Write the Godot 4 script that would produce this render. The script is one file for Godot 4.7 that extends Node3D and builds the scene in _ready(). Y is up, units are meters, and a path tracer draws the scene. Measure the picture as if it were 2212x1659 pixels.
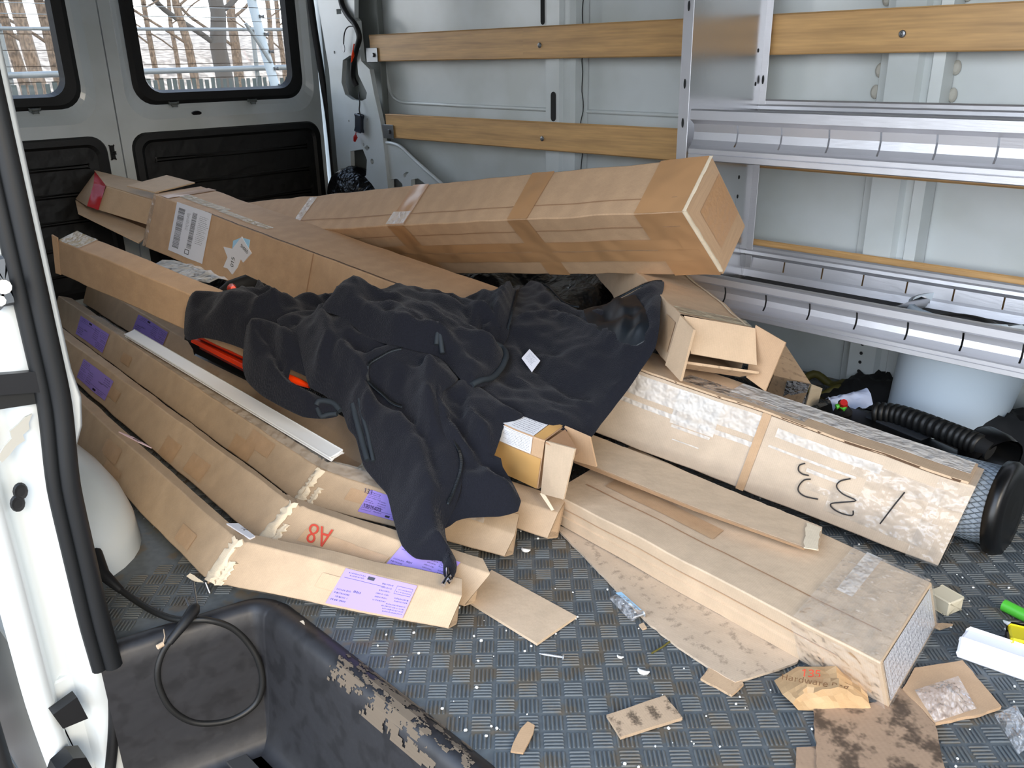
extends Node3D
# A cargo van seen from its side door: rear doors on the left, the far wall with rails and shelving, long cartons piled on a rubber floor.
# x runs to the front of the van, y up, z out of the side door. The camera stands in the doorway at x = z = 0; the van floor is y = 0.

var taken := {}
var M := {}
var noi := FastNoiseLite.new()
var rng := RandomNumberGenerator.new()
var font := SystemFont.new()
var F: PackedFloat32Array   # height field of the pile under the jacket
const FX := -2.35
const FZ := -1.95
const FS := 0.02
const FNX := 95
const FNZ := 71

func _ready():
	view()
	materials()
	shell()
	rear_doors()
	far_wall()
	side_jamb()
	step_well()
	mat_floor()
	outside()
	shelving()
	cartons()
	jacket()
	loose_things()
	litter()

# ---------------------------------------------------------------- camera, sky, sun, exposure
func view():
	var cam := Camera3D.new()
	cam.name = "camera"
	cam.position = Vector3(0, 0.85, 0)
	cam.basis = Basis.from_euler(Vector3(deg_to_rad(-20.99), deg_to_rad(45.3), deg_to_rad(-0.975)))
	cam.fov = 48.77
	cam.near = 0.02
	cam.far = 300.0
	add_child(cam)
	cam.current = true
	var sky := ProceduralSkyMaterial.new()
	sky.sky_top_color = Color(0.60, 0.70, 0.84)
	sky.sky_horizon_color = Color(0.97, 0.98, 0.98)
	sky.sky_curve = 0.4
	sky.sky_energy_multiplier = 1.6
	sky.ground_bottom_color = Color(0.42, 0.40, 0.38)
	sky.ground_horizon_color = Color(0.62, 0.60, 0.57)
	sky.sun_angle_max = 1.0
	var env := Environment.new()
	env.background_mode = Environment.BG_SKY
	env.sky = Sky.new()
	env.sky.sky_material = sky
	env.background_energy_multiplier = 1.0
	env.tonemap_mode = Environment.TONE_MAPPER_LINEAR
	env.tonemap_exposure = 2.25
	env.sdfgi_enabled = true
	env.ssao_enabled = true
	env.ssil_enabled = true
	var we := WorldEnvironment.new()
	we.name = "world_environment"
	we.environment = env
	add_child(we)
	var sun := DirectionalLight3D.new()
	sun.name = "sun"
	sun.light_energy = 0.42
	sun.light_color = Color(1.0, 0.95, 0.88)
	sun.light_angular_distance = 24.0
	sun.shadow_enabled = true
	sun.look_at_from_position(Vector3(0.86, 0.40, 0.32), Vector3.ZERO, Vector3.UP)
	add_child(sun)

# ---------------------------------------------------------------- mesh building
class MB:
	var v := PackedVector3Array()
	var n := PackedVector3Array()
	var t := PackedVector2Array()
	func tri(a, b, c, na, nb, nc, ua := Vector2(), ub := Vector2(), uc := Vector2()):
		if (c - a).cross(b - a).dot(na + nb + nc) < 0:
			v.append(a); v.append(c); v.append(b)
			n.append(na); n.append(nc); n.append(nb)
			t.append(ua); t.append(uc); t.append(ub)
		else:
			v.append(a); v.append(b); v.append(c)
			n.append(na); n.append(nb); n.append(nc)
			t.append(ua); t.append(ub); t.append(uc)
	func quad(a, b, c, d, out: Vector3, u := [Vector2(0, 0), Vector2(1, 0), Vector2(1, 1), Vector2(0, 1)]):
		var m: Vector3 = (c - a).cross(d - b)
		if m.length() < 1e-12:
			return
		m = m.normalized()
		if m.dot(out) < 0:
			m = -m
		tri(a, b, c, m, m, m, u[0], u[1], u[2])
		tri(a, c, d, m, m, m, u[0], u[2], u[3])
	# rows of points; out: a direction on the seen side; unit: uv 0..1, else metres
	func grid(P: Array, out: Vector3, unit := false, flipv := false):
		var R := P.size()
		var K: int = P[0].size()
		var N := []
		var U := []
		var ru := 0.0
		for i in R:
			var rn := []
			var rt := []
			var cv := 0.0
			if i > 0:
				ru += (P[i][K / 2] - P[i - 1][K / 2]).length()
			for j in K:
				var dx: Vector3 = P[mini(i + 1, R - 1)][j] - P[maxi(i - 1, 0)][j]
				var dy: Vector3 = P[i][mini(j + 1, K - 1)] - P[i][maxi(j - 1, 0)]
				var m := dx.cross(dy).normalized()
				if m.dot(out) < 0:
					m = -m
				rn.append(m)
				if j > 0:
					cv += (P[i][j] - P[i][j - 1]).length()
				if unit:
					var q := float(j) / (K - 1)
					rt.append(Vector2(float(i) / (R - 1), q if flipv else 1.0 - q))
				else:
					rt.append(Vector2(ru, cv))
			N.append(rn)
			U.append(rt)
		for i in R - 1:
			for j in K - 1:
				tri(P[i][j], P[i + 1][j], P[i + 1][j + 1], N[i][j], N[i + 1][j], N[i + 1][j + 1], U[i][j], U[i + 1][j], U[i + 1][j + 1])
				tri(P[i][j], P[i + 1][j + 1], P[i][j + 1], N[i][j], N[i + 1][j + 1], N[i][j + 1], U[i][j], U[i + 1][j + 1], U[i][j + 1])
	# closed rings joined one to the next
	func rings(R: Array, smooth := true, cap0 := true, cap1 := true):
		var K: int = R[0].size()
		var cen := []
		for r in R:
			var c := Vector3.ZERO
			for p in r:
				c += p
			cen.append(c / K)
		var u0 := 0.0
		for i in R.size() - 1:
			var u1: float = u0 + (cen[i + 1] - cen[i]).length()
			var w := 0.0
			for j in K:
				var k := (j + 1) % K
				var a: Vector3 = R[i][j]
				var b: Vector3 = R[i + 1][j]
				var c: Vector3 = R[i + 1][k]
				var d: Vector3 = R[i][k]
				var w2: float = w + (d - a).length()
				if smooth:
					var na := vn(R, cen, i, j)
					var nb := vn(R, cen, i + 1, j)
					var nc := vn(R, cen, i + 1, k)
					var nd := vn(R, cen, i, k)
					tri(a, b, c, na, nb, nc, Vector2(u0, w), Vector2(u1, w), Vector2(u1, w2))
					tri(a, c, d, na, nc, nd, Vector2(u0, w), Vector2(u1, w2), Vector2(u0, w2))
				else:
					quad(a, b, c, d, (a + b + c + d) / 4.0 - (cen[i] + cen[i + 1]) / 2.0, [Vector2(u0, w), Vector2(u1, w), Vector2(u1, w2), Vector2(u0, w2)])
				w = w2
			u0 = u1
		var last := R.size() - 1
		for e in 2:
			if (cap0 if e == 0 else cap1):
				var r: Array = R[0 if e == 0 else last]
				var c: Vector3 = cen[0 if e == 0 else last]
				var o: Vector3 = c - cen[1 if e == 0 else last - 1]
				for j in K:
					var m: Vector3 = (r[j] - c).cross(r[(j + 1) % K] - c).normalized()
					if m.dot(o) < 0:
						m = -m
					var s := 1.0
					tri(c, r[j], r[(j + 1) % K], m, m, m, Vector2(0, 0), Vector2((r[j] - c).length() * s, 0), Vector2(0, (r[(j + 1) % K] - c).length() * s))
	func vn(R, cen, i, j) -> Vector3:
		var K: int = R[0].size()
		var al: Vector3 = R[mini(i + 1, R.size() - 1)][j] - R[maxi(i - 1, 0)][j]
		var ar: Vector3 = R[i][(j + 1) % K] - R[i][(j + K - 1) % K]
		var m := al.cross(ar).normalized()
		if m.length() < 0.5:
			m = (R[i][j] - cen[i]).normalized()
		return m if m.dot(R[i][j] - cen[i]) >= 0 else -m
	func tube(path: Array, rad, seg := 10, cap := true):
		var R := []
		var up := Vector3.UP
		for i in path.size():
			var d: Vector3 = (path[mini(i + 1, path.size() - 1)] - path[maxi(i - 1, 0)]).normalized()
			if absf(d.dot(up)) > 0.97:
				up = Vector3.RIGHT if absf(d.x) < 0.9 else Vector3.FORWARD
			var s := d.cross(up).normalized()
			var w := s.cross(d).normalized()
			up = w
			var rr: float = rad[i] if rad is Array else rad
			var ring := []
			for j in seg:
				var a := TAU * j / seg
				ring.append(path[i] + (s * cos(a) + w * sin(a)) * rr)
			R.append(ring)
		rings(R, true, cap, cap)
	# chamfered block: o centre, three half-axes
	func block(o: Vector3, x: Vector3, y: Vector3, z: Vector3, r := 0.002):
		var rx: float = minf(r / x.length(), 0.45)
		var ry: float = minf(r / y.length(), 0.45)
		var rz: float = minf(r / z.length(), 0.45)
		var R := []
		for e in [[-1.0, 1.0], [-1.0 + rx, 0.0], [1.0 - rx, 0.0], [1.0, 1.0]]:
			var k: float = e[1]
			var ys: float = 1.0 - ry * k
			var zs: float = 1.0 - rz * k
			var ring := []
			for c in [[-1, -1], [1, -1], [1, 1], [-1, 1]]:
				var p1 := Vector2(c[0] * (ys - (ry if c[0] == c[1] else 0.0)), c[1] * (zs - (0.0 if c[0] == c[1] else rz)))
				var p2 := Vector2(c[0] * (ys - (0.0 if c[0] == c[1] else ry)), c[1] * (zs - (rz if c[0] == c[1] else 0.0)))
				ring.append(o + x * e[0] + y * p1.x + z * p1.y)
				ring.append(o + x * e[0] + y * p2.x + z * p2.y)
			R.append(ring)
		rings(R, false)
	# flat board: an outline of points lying about in one plane, swept by thick
	func board(P: Array, thick: Vector3):
		var c := Vector3.ZERO
		for p in P:
			c += p
		c /= P.size()
		var nn := Vector3.ZERO
		for i in P.size():
			nn += (P[i] - c).cross(P[(i + 1) % P.size()] - c)
		nn = nn.normalized()
		if nn.dot(thick) < 0:
			nn = -nn
		var ax: Vector3 = (P[1] - P[0]).normalized()
		ax = (ax - nn * ax.dot(nn)).normalized()
		var ay := nn.cross(ax)
		var q := PackedVector2Array()
		for p in P:
			q.append(Vector2((p - c).dot(ax), (p - c).dot(ay)))
		var ix := Geometry2D.triangulate_polygon(q)
		for i in range(0, ix.size(), 3):
			var a: Vector3 = P[ix[i]]
			var b: Vector3 = P[ix[i + 1]]
			var d: Vector3 = P[ix[i + 2]]
			tri(a + thick, b + thick, d + thick, nn, nn, nn, q[ix[i]], q[ix[i + 1]], q[ix[i + 2]])
			tri(a, b, d, -nn, -nn, -nn, q[ix[i]], q[ix[i + 1]], q[ix[i + 2]])
		var w := 0.0
		for i in P.size():
			var a: Vector3 = P[i]
			var b: Vector3 = P[(i + 1) % P.size()]
			var o := (b - a).cross(nn)
			if o.dot((a + b) / 2.0 - c) < 0:
				o = -o
			var w2 := w + (b - a).length()
			quad(a, b, b + thick, a + thick, o, [Vector2(w, 0), Vector2(w2, 0), Vector2(w2, thick.length()), Vector2(w, thick.length())])
			w = w2
	func mesh() -> ArrayMesh:
		var a := []
		a.resize(Mesh.ARRAY_MAX)
		a[Mesh.ARRAY_VERTEX] = v
		a[Mesh.ARRAY_NORMAL] = n
		a[Mesh.ARRAY_TEX_UV] = t
		var m := ArrayMesh.new()
		m.add_surface_from_arrays(Mesh.PRIMITIVE_TRIANGLES, a)
		return m

func numbered(called: String, parent: Node) -> String:
	var key := str(parent.get_instance_id()) + called
	taken[key] = taken.get(key, -1) + 1
	return called if taken[key] == 0 else "%s_%03d" % [called, taken[key]]

func thing(called: String, label: String, category: String, at: Vector3, group := "") -> Node3D:
	var o := Node3D.new()
	o.name = numbered(called, self)
	o.position = at
	add_child(o, true)
	o.set_meta("label", label)
	o.set_meta("category", category)
	if group:
		o.set_meta("group", group)
	return o

# a mesh in van coordinates becomes a named part of a thing
func part(called: String, mb, mat: String, parent: Node3D, label := "") -> MeshInstance3D:
	var o := MeshInstance3D.new()
	o.name = numbered(called, parent)
	o.mesh = mb.mesh() if mb is MB else mb
	o.material_override = M[mat]
	parent.add_child(o, true)
	o.position = -parent.global_position
	if label:
		o.set_meta("label", label)
	return o

func single(called: String, mb: MB, mat: String, label: String, category: String, at: Vector3, group := "") -> MeshInstance3D:
	for i in mb.v.size():
		mb.v[i] -= at
	var o := MeshInstance3D.new()
	o.name = numbered(called, self)
	o.mesh = mb.mesh()
	o.material_override = M[mat]
	o.position = at
	add_child(o, true)
	o.set_meta("label", label)
	o.set_meta("category", category)
	if group:
		o.set_meta("group", group)
	return o

func struct(called: String, mb: MB, mat: String, label := "") -> MeshInstance3D:
	var o := MeshInstance3D.new()
	o.name = called
	o.mesh = mb.mesh()
	o.material_override = M[mat]
	add_child(o, true)
	o.set_meta("kind", "structure")
	if label:
		o.set_meta("label", label)
	return o

func words(parent: Node3D, s: String, at: Vector3, right: Vector3, up: Vector3, high: float, mat := "ink", serif := false):
	var tm := TextMesh.new()
	tm.text = s
	tm.font = font
	tm.font_size = 32
	tm.pixel_size = high / 23.0
	tm.depth = 0.0003
	tm.curve_step = 2.0
	var o := MeshInstance3D.new()
	o.name = numbered("printed_text", parent)
	o.mesh = tm
	o.material_override = M[mat]
	parent.add_child(o, true)
	var r := right.normalized()
	var u := (up - r * up.dot(r)).normalized()
	o.basis = Basis(r, u, r.cross(u))
	o.position = at - parent.global_position

func arc(a: Vector3, b: Vector3, c: Vector3, k := 5) -> Array:
	var o := []
	for i in k + 1:
		var t := float(i) / k
		o.append(a.lerp(b, t).lerp(b.lerp(c, t), t))
	return o

# smooth curve through points
func spline(P: Array, per := 5) -> Array:
	var o := []
	for i in P.size() - 1:
		var p0: Vector3 = P[maxi(i - 1, 0)]
		var p1: Vector3 = P[i]
		var p2: Vector3 = P[i + 1]
		var p3: Vector3 = P[mini(i + 2, P.size() - 1)]
		for k in per:
			o.append(p1.cubic_interpolate(p2, p0, p3, float(k) / per))
	o.append(P[-1])
	return o

# ---------------------------------------------------------------- materials
func plain(key: String, c: Color, rough: float, metal := 0.0, spec := 0.5) -> StandardMaterial3D:
	var m := StandardMaterial3D.new()
	m.resource_name = key
	m.albedo_color = c
	m.roughness = rough
	m.metallic = metal
	m.metallic_specular = spec
	M[key] = m
	return m

func noise_tex(freq: float, size: int, seed_: int, lo: Color, hi: Color, normal := false, bump := 4.0, oct := 4) -> NoiseTexture2D:
	var f := FastNoiseLite.new()
	f.seed = seed_
	f.frequency = freq
	f.fractal_octaves = oct
	f.noise_type = FastNoiseLite.TYPE_SIMPLEX_SMOOTH
	var t := NoiseTexture2D.new()
	t.noise = f
	t.width = size
	t.height = size
	t.seamless = true
	if normal:
		t.as_normal_map = true
		t.bump_strength = bump
	else:
		var g := Gradient.new()
		g.colors = PackedColorArray([lo, hi])
		g.offsets = PackedFloat32Array([0.25, 0.75])
		t.color_ramp = g
	return t

# base tone with fine fibre, soft blotches and flute lines across
func card_image(seed_: int, dirt: float, side := 512) -> ImageTexture:
	var a := FastNoiseLite.new()
	a.seed = seed_
	a.frequency = 0.006
	a.fractal_octaves = 4
	var b := FastNoiseLite.new()
	b.seed = seed_ + 9
	b.frequency = 0.25
	var d := FastNoiseLite.new()
	d.seed = seed_ + 21
	d.frequency = 0.016
	d.fractal_octaves = 5
	var im := Image.create(side, side, false, Image.FORMAT_RGB8)
	for y in side:
		for x in side:
			var wx := minf(x, side - x) * 2.0
			var wy := minf(y, side - y) * 2.0
			var k := 0.93 + 0.05 * a.get_noise_2d(wx, wy) + 0.035 * b.get_noise_2d(x * 0.5, y * 2.0)
			k += 0.012 * sin(TAU * x / 4.0)
			var c := Color(k, k * 0.995, k * 0.985)
			if dirt > 0.0:
				var s := d.get_noise_2d(wx, wy) + 0.35 * b.get_noise_2d(x, y)
				var q := clampf((s - 0.34 + dirt * 0.24) * 2.2, 0.0, 1.0) * minf(dirt, 1.0) * 0.75
				c = c.lerp(Color(0.34, 0.33, 0.32), q)
			im.set_pixel(x, y, c)
	return ImageTexture.create_from_image(im)

func card(key: String, c: Color, tex: Texture2D, rough := 0.75):
	var m := plain(key, c, rough)
	m.albedo_texture = tex
	m.uv1_scale = Vector3(2.2, 2.2, 1)
	m.normal_enabled = true
	m.normal_texture = M["n_card"]
	m.normal_scale = 0.12

func film(key: String, c: Color, rough: float, wr: float, scale: float):
	var m := plain(key, c, rough)
	m.transparency = BaseMaterial3D.TRANSPARENCY_ALPHA
	m.normal_enabled = true
	m.normal_texture = M["n_film"]
	m.normal_scale = wr
	m.uv1_scale = Vector3(scale, scale, 1)

func printed(key: String, im: Image, rough := 0.45):
	var m := plain(key, Color(1, 1, 1), rough)
	m.albedo_texture = ImageTexture.create_from_image(im)
	m.texture_repeat = false
	im.generate_mipmaps()

# rows of small illegible print, as dark dashes
func micro(im: Image, x0: int, y0: int, x1: int, rows: int, dy: int, h: int, c: Color, seed_: int):
	var r := RandomNumberGenerator.new()
	r.seed = seed_
	for k in rows:
		var x := x0
		var stop := x1 - r.randi_range(0, (x1 - x0) / 3)
		while x < stop:
			var w := r.randi_range(3, 9)
			for q in w:
				if r.randf() < 0.7:
					im.fill_rect(Rect2i(x + q, y0 + k * dy + r.randi_range(0, 1), 1, maxi(1, h - r.randi_range(0, 2))), c)
			x += w + 3

func bars(im: Image, x0: int, y0: int, w: int, h: int, upright: bool, seed_: int):
	var r := RandomNumberGenerator.new()
	r.seed = seed_
	var p := 0
	while p < (w if upright else h):
		var k := r.randi_range(1, 4)
		if upright:
			im.fill_rect(Rect2i(x0 + p, y0, mini(k, w - p), h), Color(0.1, 0.1, 0.11))
		else:
			im.fill_rect(Rect2i(x0, y0 + p, w, mini(k, h - p)), Color(0.1, 0.1, 0.11))
		p += k + r.randi_range(2, 4)

func purple_label(seed_: int) -> Image:
	var im := Image.create(512, 176, false, Image.FORMAT_RGB8)
	im.fill(Color(0.60, 0.52, 0.83))
	var k := Color(0.2, 0.16, 0.36)
	micro(im, 12, 14, 170, 4, 13, 6, k, seed_)
	micro(im, 12, 74, 120, 2, 14, 7, k, seed_ + 1)
	for y in [112, 152]:
		im.fill_rect(Rect2i(14, y, 110, 2), k)
	im.fill_rect(Rect2i(14, 112, 2, 42), k)
	im.fill_rect(Rect2i(122, 112, 2, 42), k)
	micro(im, 22, 122, 116, 2, 13, 5, k, seed_ + 2)
	micro(im, 150, 60, 250, 6, 17, 7, k, seed_ + 3)
	micro(im, 330, 74, 400, 1, 12, 11, k, seed_ + 4)
	micro(im, 396, 20, 500, 4, 17, 8, k, seed_ + 5)
	im.fill_rect(Rect2i(200, 134, 290, 2), k)
	im.fill_rect(Rect2i(290, 150, 50, 16), Color(0.1, 0.09, 0.17))
	micro(im, 360, 146, 480, 2, 12, 6, k, seed_ + 6)
	return im

func materials():
	font.font_names = PackedStringArray(["Droid Sans"])
	noi.seed = 4
	noi.frequency = 1.0
	noi.fractal_octaves = 3
	rng.seed = 11
	M["n_card"] = noise_tex(0.05, 256, 3, Color.BLACK, Color.WHITE, true, 3.0)
	M["n_film"] = noise_tex(0.018, 256, 8, Color.BLACK, Color.WHITE, true, 14.0, 3)
	var c1 := card_image(1, 0.0)
	var c2 := card_image(5, 0.45)
	var c3 := card_image(9, 1.0)
	card("card", Color(0.815, 0.705, 0.585), c1)
	card("card_pale", Color(0.835, 0.74, 0.63), c1)
	card("card_warm", Color(0.795, 0.66, 0.525), c1)
	card("card_bent", Color(0.765, 0.665, 0.55), c1)
	card("card_brown", Color(0.68, 0.53, 0.40), c1)
	card("card_worn", Color(0.80, 0.68, 0.55), c2)
	card("card_dirty", Color(0.75, 0.65, 0.54), c3)
	card("card_grey", Color(0.81, 0.735, 0.65), c1)
	card("card_torn", Color(0.90, 0.84, 0.74), c1, 0.9)
	card("flute", Color(0.36, 0.26, 0.17), c1)
	var bt := plain("tape_brown", Color(0.71, 0.545, 0.385), 0.32)
	bt.normal_enabled = true
	bt.normal_texture = M["n_film"]
	bt.normal_scale = 0.15
	var tg := plain("tape_gold", Color(0.74, 0.58, 0.36), 0.3)
	tg.normal_enabled = true
	tg.normal_texture = M["n_film"]
	tg.normal_scale = 0.3
	card("tape_tan", Color(0.775, 0.645, 0.51), c1, 0.4)
	card("card_dirty_pale", Color(0.80, 0.72, 0.63), c2)
	card("card_filthy", Color(0.66, 0.55, 0.45), card_image(13, 1.4, 256))
	card("paper_brown", Color(0.80, 0.66, 0.49), c1, 0.6)
	plain("ink_brown", Color(0.40, 0.29, 0.19), 0.6)
	plain("steel_pale", Color(0.78, 0.79, 0.80), 0.35, 0.7)
	var sv := plain("silver_tape", Color(0.82, 0.83, 0.85), 0.2, 0.7)
	sv.normal_enabled = true
	sv.normal_texture = M["n_film"]
	sv.normal_scale = 1.2
	sv.uv1_scale = Vector3(12, 12, 1)
	film("tape_clear", Color(0.95, 0.93, 0.9, 0.1), 0.12, 0.9, 5.0)
	film("tape_fibre", Color(0.93, 0.92, 0.9, 0.5), 0.3, 0.8, 6.0)
	film("film_soft", Color(0.86, 0.84, 0.80, 0.3), 0.35, 0.5, 4.0)
	film("tape_yellowed", Color(0.80, 0.77, 0.66, 0.5), 0.3, 0.8, 6.0)
	film("plastic_bag", Color(0.92, 0.92, 0.93, 0.22), 0.15, 1.6, 9.0)
	var rt := plain("tape_red", Color(0.68, 0.09, 0.10), 0.35)
	rt.normal_enabled = true
	rt.normal_texture = M["n_film"]
	rt.normal_scale = 0.4
	plain("ink", Color(0.08, 0.08, 0.09), 0.6)
	plain("marker", Color(0.13, 0.12, 0.12), 0.55)
	plain("ink_red", Color(0.76, 0.25, 0.17), 0.6)
	plain("ink_violet", Color(0.16, 0.12, 0.32), 0.6)
	printed("label_violet", purple_label(31))
	printed("label_violet_b", purple_label(57))
	# shipping label: bar codes down one side, lines of print
	var im := Image.create(340, 420, false, Image.FORMAT_RGB8)
	im.fill(Color(0.88, 0.89, 0.92))
	bars(im, 30, 40, 62, 340, false, 3)
	bars(im, 168, 40, 44, 300, false, 8)
	micro(im, 120, 60, 150, 18, 8, 4, Color(0.2, 0.2, 0.22), 4)
	micro(im, 236, 50, 330, 16, 15, 5, Color(0.25, 0.25, 0.28), 5)
	im.fill_rect(Rect2i(158, 352, 44, 40), Color(0.15, 0.15, 0.16))
	im.fill_rect(Rect2i(163, 357, 34, 30), Color(0.88, 0.89, 0.92))
	printed("label_post", im)
	im = Image.create(300, 200, false, Image.FORMAT_RGB8)
	im.fill(Color(0.87, 0.87, 0.88))
	micro(im, 20, 20, 280, 9, 18, 6, Color(0.25, 0.25, 0.3), 15)
	im.fill_rect(Rect2i(20, 184, 250, 3), Color(0.3, 0.3, 0.33))
	printed("label_white", im)
	im = Image.create(128, 128, false, Image.FORMAT_RGB8)
	im.fill(Color(0.90, 0.90, 0.93))
	micro(im, 24, 20, 110, 7, 12, 5, Color(0.45, 0.47, 0.55), 19)
	printed("label_care", im)
	im = Image.create(256, 128, false, Image.FORMAT_RGB8)
	im.fill(Color(0.78, 0.79, 0.82))
	micro(im, 20, 20, 240, 5, 20, 8, Color(0.55, 0.56, 0.6), 25)
	printed("label_end", im)
	plain("paper", Color(0.86, 0.86, 0.88), 0.7)
	plain("paper_blue", Color(0.62, 0.80, 0.92), 0.6)
	plain("paper_pink", Color(0.88, 0.78, 0.82), 0.6)
	# van
	var pt := plain("paint", Color(0.82, 0.845, 0.85), 0.28)
	pt.albedo_texture = noise_tex(0.012, 256, 17, Color(0.95, 0.95, 0.94), Color(1, 1, 1))
	pt.uv1_triplanar = true
	pt.clearcoat_enabled = true
	pt.clearcoat = 0.4
	pt.clearcoat_roughness = 0.15
	plain("paint_jamb", Color(0.82, 0.845, 0.85), 0.25)
	plain("headliner", Color(0.33, 0.33, 0.335), 0.9)
	plain("rubber", Color(0.055, 0.055, 0.06), 0.55)
	plain("rubber_seal", Color(0.05, 0.06, 0.068), 0.5)
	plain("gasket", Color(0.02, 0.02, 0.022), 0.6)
	plain("cavity", Color(0.10, 0.105, 0.105), 0.8)
	var tr := plain("trim_black", Color(0.032, 0.034, 0.038), 0.55)
	tr.normal_enabled = true
	tr.normal_texture = M["n_card"]
	tr.normal_scale = 0.3
	plain("trim_grey", Color(0.45, 0.47, 0.46), 0.5)
	var gl := plain("glass", Color(0.93, 0.96, 0.95, 0.06), 0.03)
	gl.transparency = BaseMaterial3D.TRANSPARENCY_ALPHA
	plain("heat_line", Color(0.45, 0.38, 0.32), 0.6)
	plain("sealant", Color(0.70, 0.69, 0.65), 0.5)
	var al := plain("aluminium", Color(0.84, 0.84, 0.855), 0.5, 0.9)
	al.normal_enabled = true
	al.normal_texture = noise_tex(0.03, 256, 41, Color.BLACK, Color.WHITE, true, 2.0)
	al.normal_scale = 0.25
	al.uv1_scale = Vector3(2, 30, 1)
	var ald := plain("aluminium_plate", Color(0.74, 0.74, 0.745), 0.22, 0.95)
	ald.normal_enabled = true
	ald.normal_texture = al.normal_texture
	ald.normal_scale = 0.12
	ald.uv1_scale = Vector3(20, 3, 1)
	plain("steel", Color(0.55, 0.56, 0.57), 0.35, 0.9)
	plain("steel_dark", Color(0.24, 0.24, 0.245), 0.4, 0.8)
	plain("tray_mat", Color(0.10, 0.10, 0.105), 0.75)
	var wd := plain("plywood", Color(0.83, 0.67, 0.46), 0.42)
	var wf := FastNoiseLite.new()
	wf.seed = 6
	wf.frequency = 0.02
	wf.fractal_octaves = 4
	var wi := Image.create(512, 128, false, Image.FORMAT_RGB8)
	for y in 128:
		for x in 512:
			var k := 0.93 + 0.11 * wf.get_noise_2d(minf(x, 512 - x) * 0.25, y * 3.0) + 0.07 * wf.get_noise_2d(x * 0.4, y * 14.0 + 300)
			wi.set_pixel(x, y, Color(k, k * 0.985, k * 0.955))
	wd.albedo_texture = ImageTexture.create_from_image(wi)
	wd.uv1_scale = Vector3(1.2, 4, 1)
	# floor and step
	var fl := plain("mat_base", Color(0.40, 0.425, 0.435), 0.5)
	var di := FastNoiseLite.new()
	di.seed = 14
	di.frequency = 0.011
	di.fractal_octaves = 5
	var fi := Image.create(512, 512, false, Image.FORMAT_RGB8)
	for y in 512:
		for x in 512:
			var s := di.get_noise_2d(minf(x, 512 - x) * 2.0, minf(y, 512 - y) * 2.0)
			var g := di.get_noise_2d(x * 9.0, y * 9.0)
			var q := clampf((s + 0.3 * g - 0.12) * 4.0, 0.0, 1.0) * 0.7
			fi.set_pixel(x, y, Color(0.88 + 0.1 * g, 0.88 + 0.1 * g, 0.88 + 0.1 * g).lerp(Color(1.0, 0.83, 0.66), q))
	fl.albedo_texture = ImageTexture.create_from_image(fi)
	fl.uv1_triplanar = true
	fl.uv1_world_triplanar = true
	fl.uv1_scale = Vector3(1.1, 1.1, 1.1)
	var st := plain("step_black", Color(0.135, 0.135, 0.145), 0.5)
	var sf := noise_tex(0.015, 512, 23, Color(0.75, 0.75, 0.76), Color(1.35, 1.32, 1.28), false, 0, 5)
	st.albedo_texture = sf
	st.uv1_triplanar = true
	st.uv1_scale = Vector3(2.5, 2.5, 2.5)
	st.normal_enabled = true
	st.normal_texture = M["n_card"]
	st.normal_scale = 0.12
	plain("step_pad", Color(0.19, 0.185, 0.18), 0.85)
	plain("mud", Color(0.40, 0.35, 0.29), 0.95)
	# cloth
	var fc := plain("fleece", Color(0.105, 0.11, 0.135), 1.0, 0.0, 0.2)
	fc.normal_enabled = true
	fc.normal_texture = noise_tex(0.16, 256, 51, Color.BLACK, Color.WHITE, true, 5.0)
	fc.normal_scale = 0.5
	fc.uv1_scale = Vector3(9, 9, 1)
	fc.rim_enabled = true
	fc.rim = 0.5
	fc.rim_tint = 0.4
	plain("satin", Color(0.05, 0.075, 0.10), 0.5)
	plain("hem", Color(0.13, 0.16, 0.185), 0.75)
	plain("zip", Color(0.14, 0.15, 0.16), 0.35, 0.6)
	plain("chrome", Color(0.75, 0.75, 0.77), 0.15, 1.0)
	# loose things
	plain("orange", Color(0.96, 0.24, 0.03), 0.3)
	plain("orange_dark", Color(0.42, 0.04, 0.03), 0.4)
	plain("white_plastic", Color(0.92, 0.92, 0.91), 0.35)
	plain("foam", Color(0.93, 0.94, 0.97), 0.9)
	plain("bucket", Color(0.77, 0.82, 0.86), 0.4)
	plain("green", Color(0.33, 0.75, 0.22), 0.4)
	plain("yellow", Color(0.80, 0.74, 0.12), 0.45)
	plain("red", Color(0.72, 0.10, 0.09), 0.45)
	plain("hose_yellow", Color(0.36, 0.33, 0.12), 0.6)
	plain("black_plastic", Color(0.03, 0.03, 0.033), 0.35)
	plain("black_rough", Color(0.045, 0.045, 0.048), 0.8)
	plain("grey_plastic", Color(0.22, 0.23, 0.245), 0.5)
	plain("hose_black", Color(0.075, 0.075, 0.07), 0.5)
	plain("filter_paper", Color(0.68, 0.72, 0.76), 0.7)
	plain("mesh_wire", Color(0.50, 0.54, 0.57), 0.4, 0.7)
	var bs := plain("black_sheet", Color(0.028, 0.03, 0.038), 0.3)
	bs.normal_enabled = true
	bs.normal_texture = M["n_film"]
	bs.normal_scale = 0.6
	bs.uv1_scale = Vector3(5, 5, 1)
	plain("cloth_pale", Color(0.72, 0.76, 0.86), 0.9)
	plain("wood_pale", Color(0.80, 0.76, 0.66), 0.7)
	plain("crumb", Color(0.92, 0.92, 0.9), 0.8)
	# outside
	var gr := plain("ground", Color(0.58, 0.55, 0.53), 0.95)
	gr.albedo_texture = noise_tex(0.02, 512, 61, Color(0.7, 0.66, 0.62), Color(1.1, 1.08, 1.05), false, 0, 5)
	gr.uv1_triplanar = true
	gr.uv1_world_triplanar = true
	gr.uv1_scale = Vector3(0.6, 0.6, 0.6)
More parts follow.
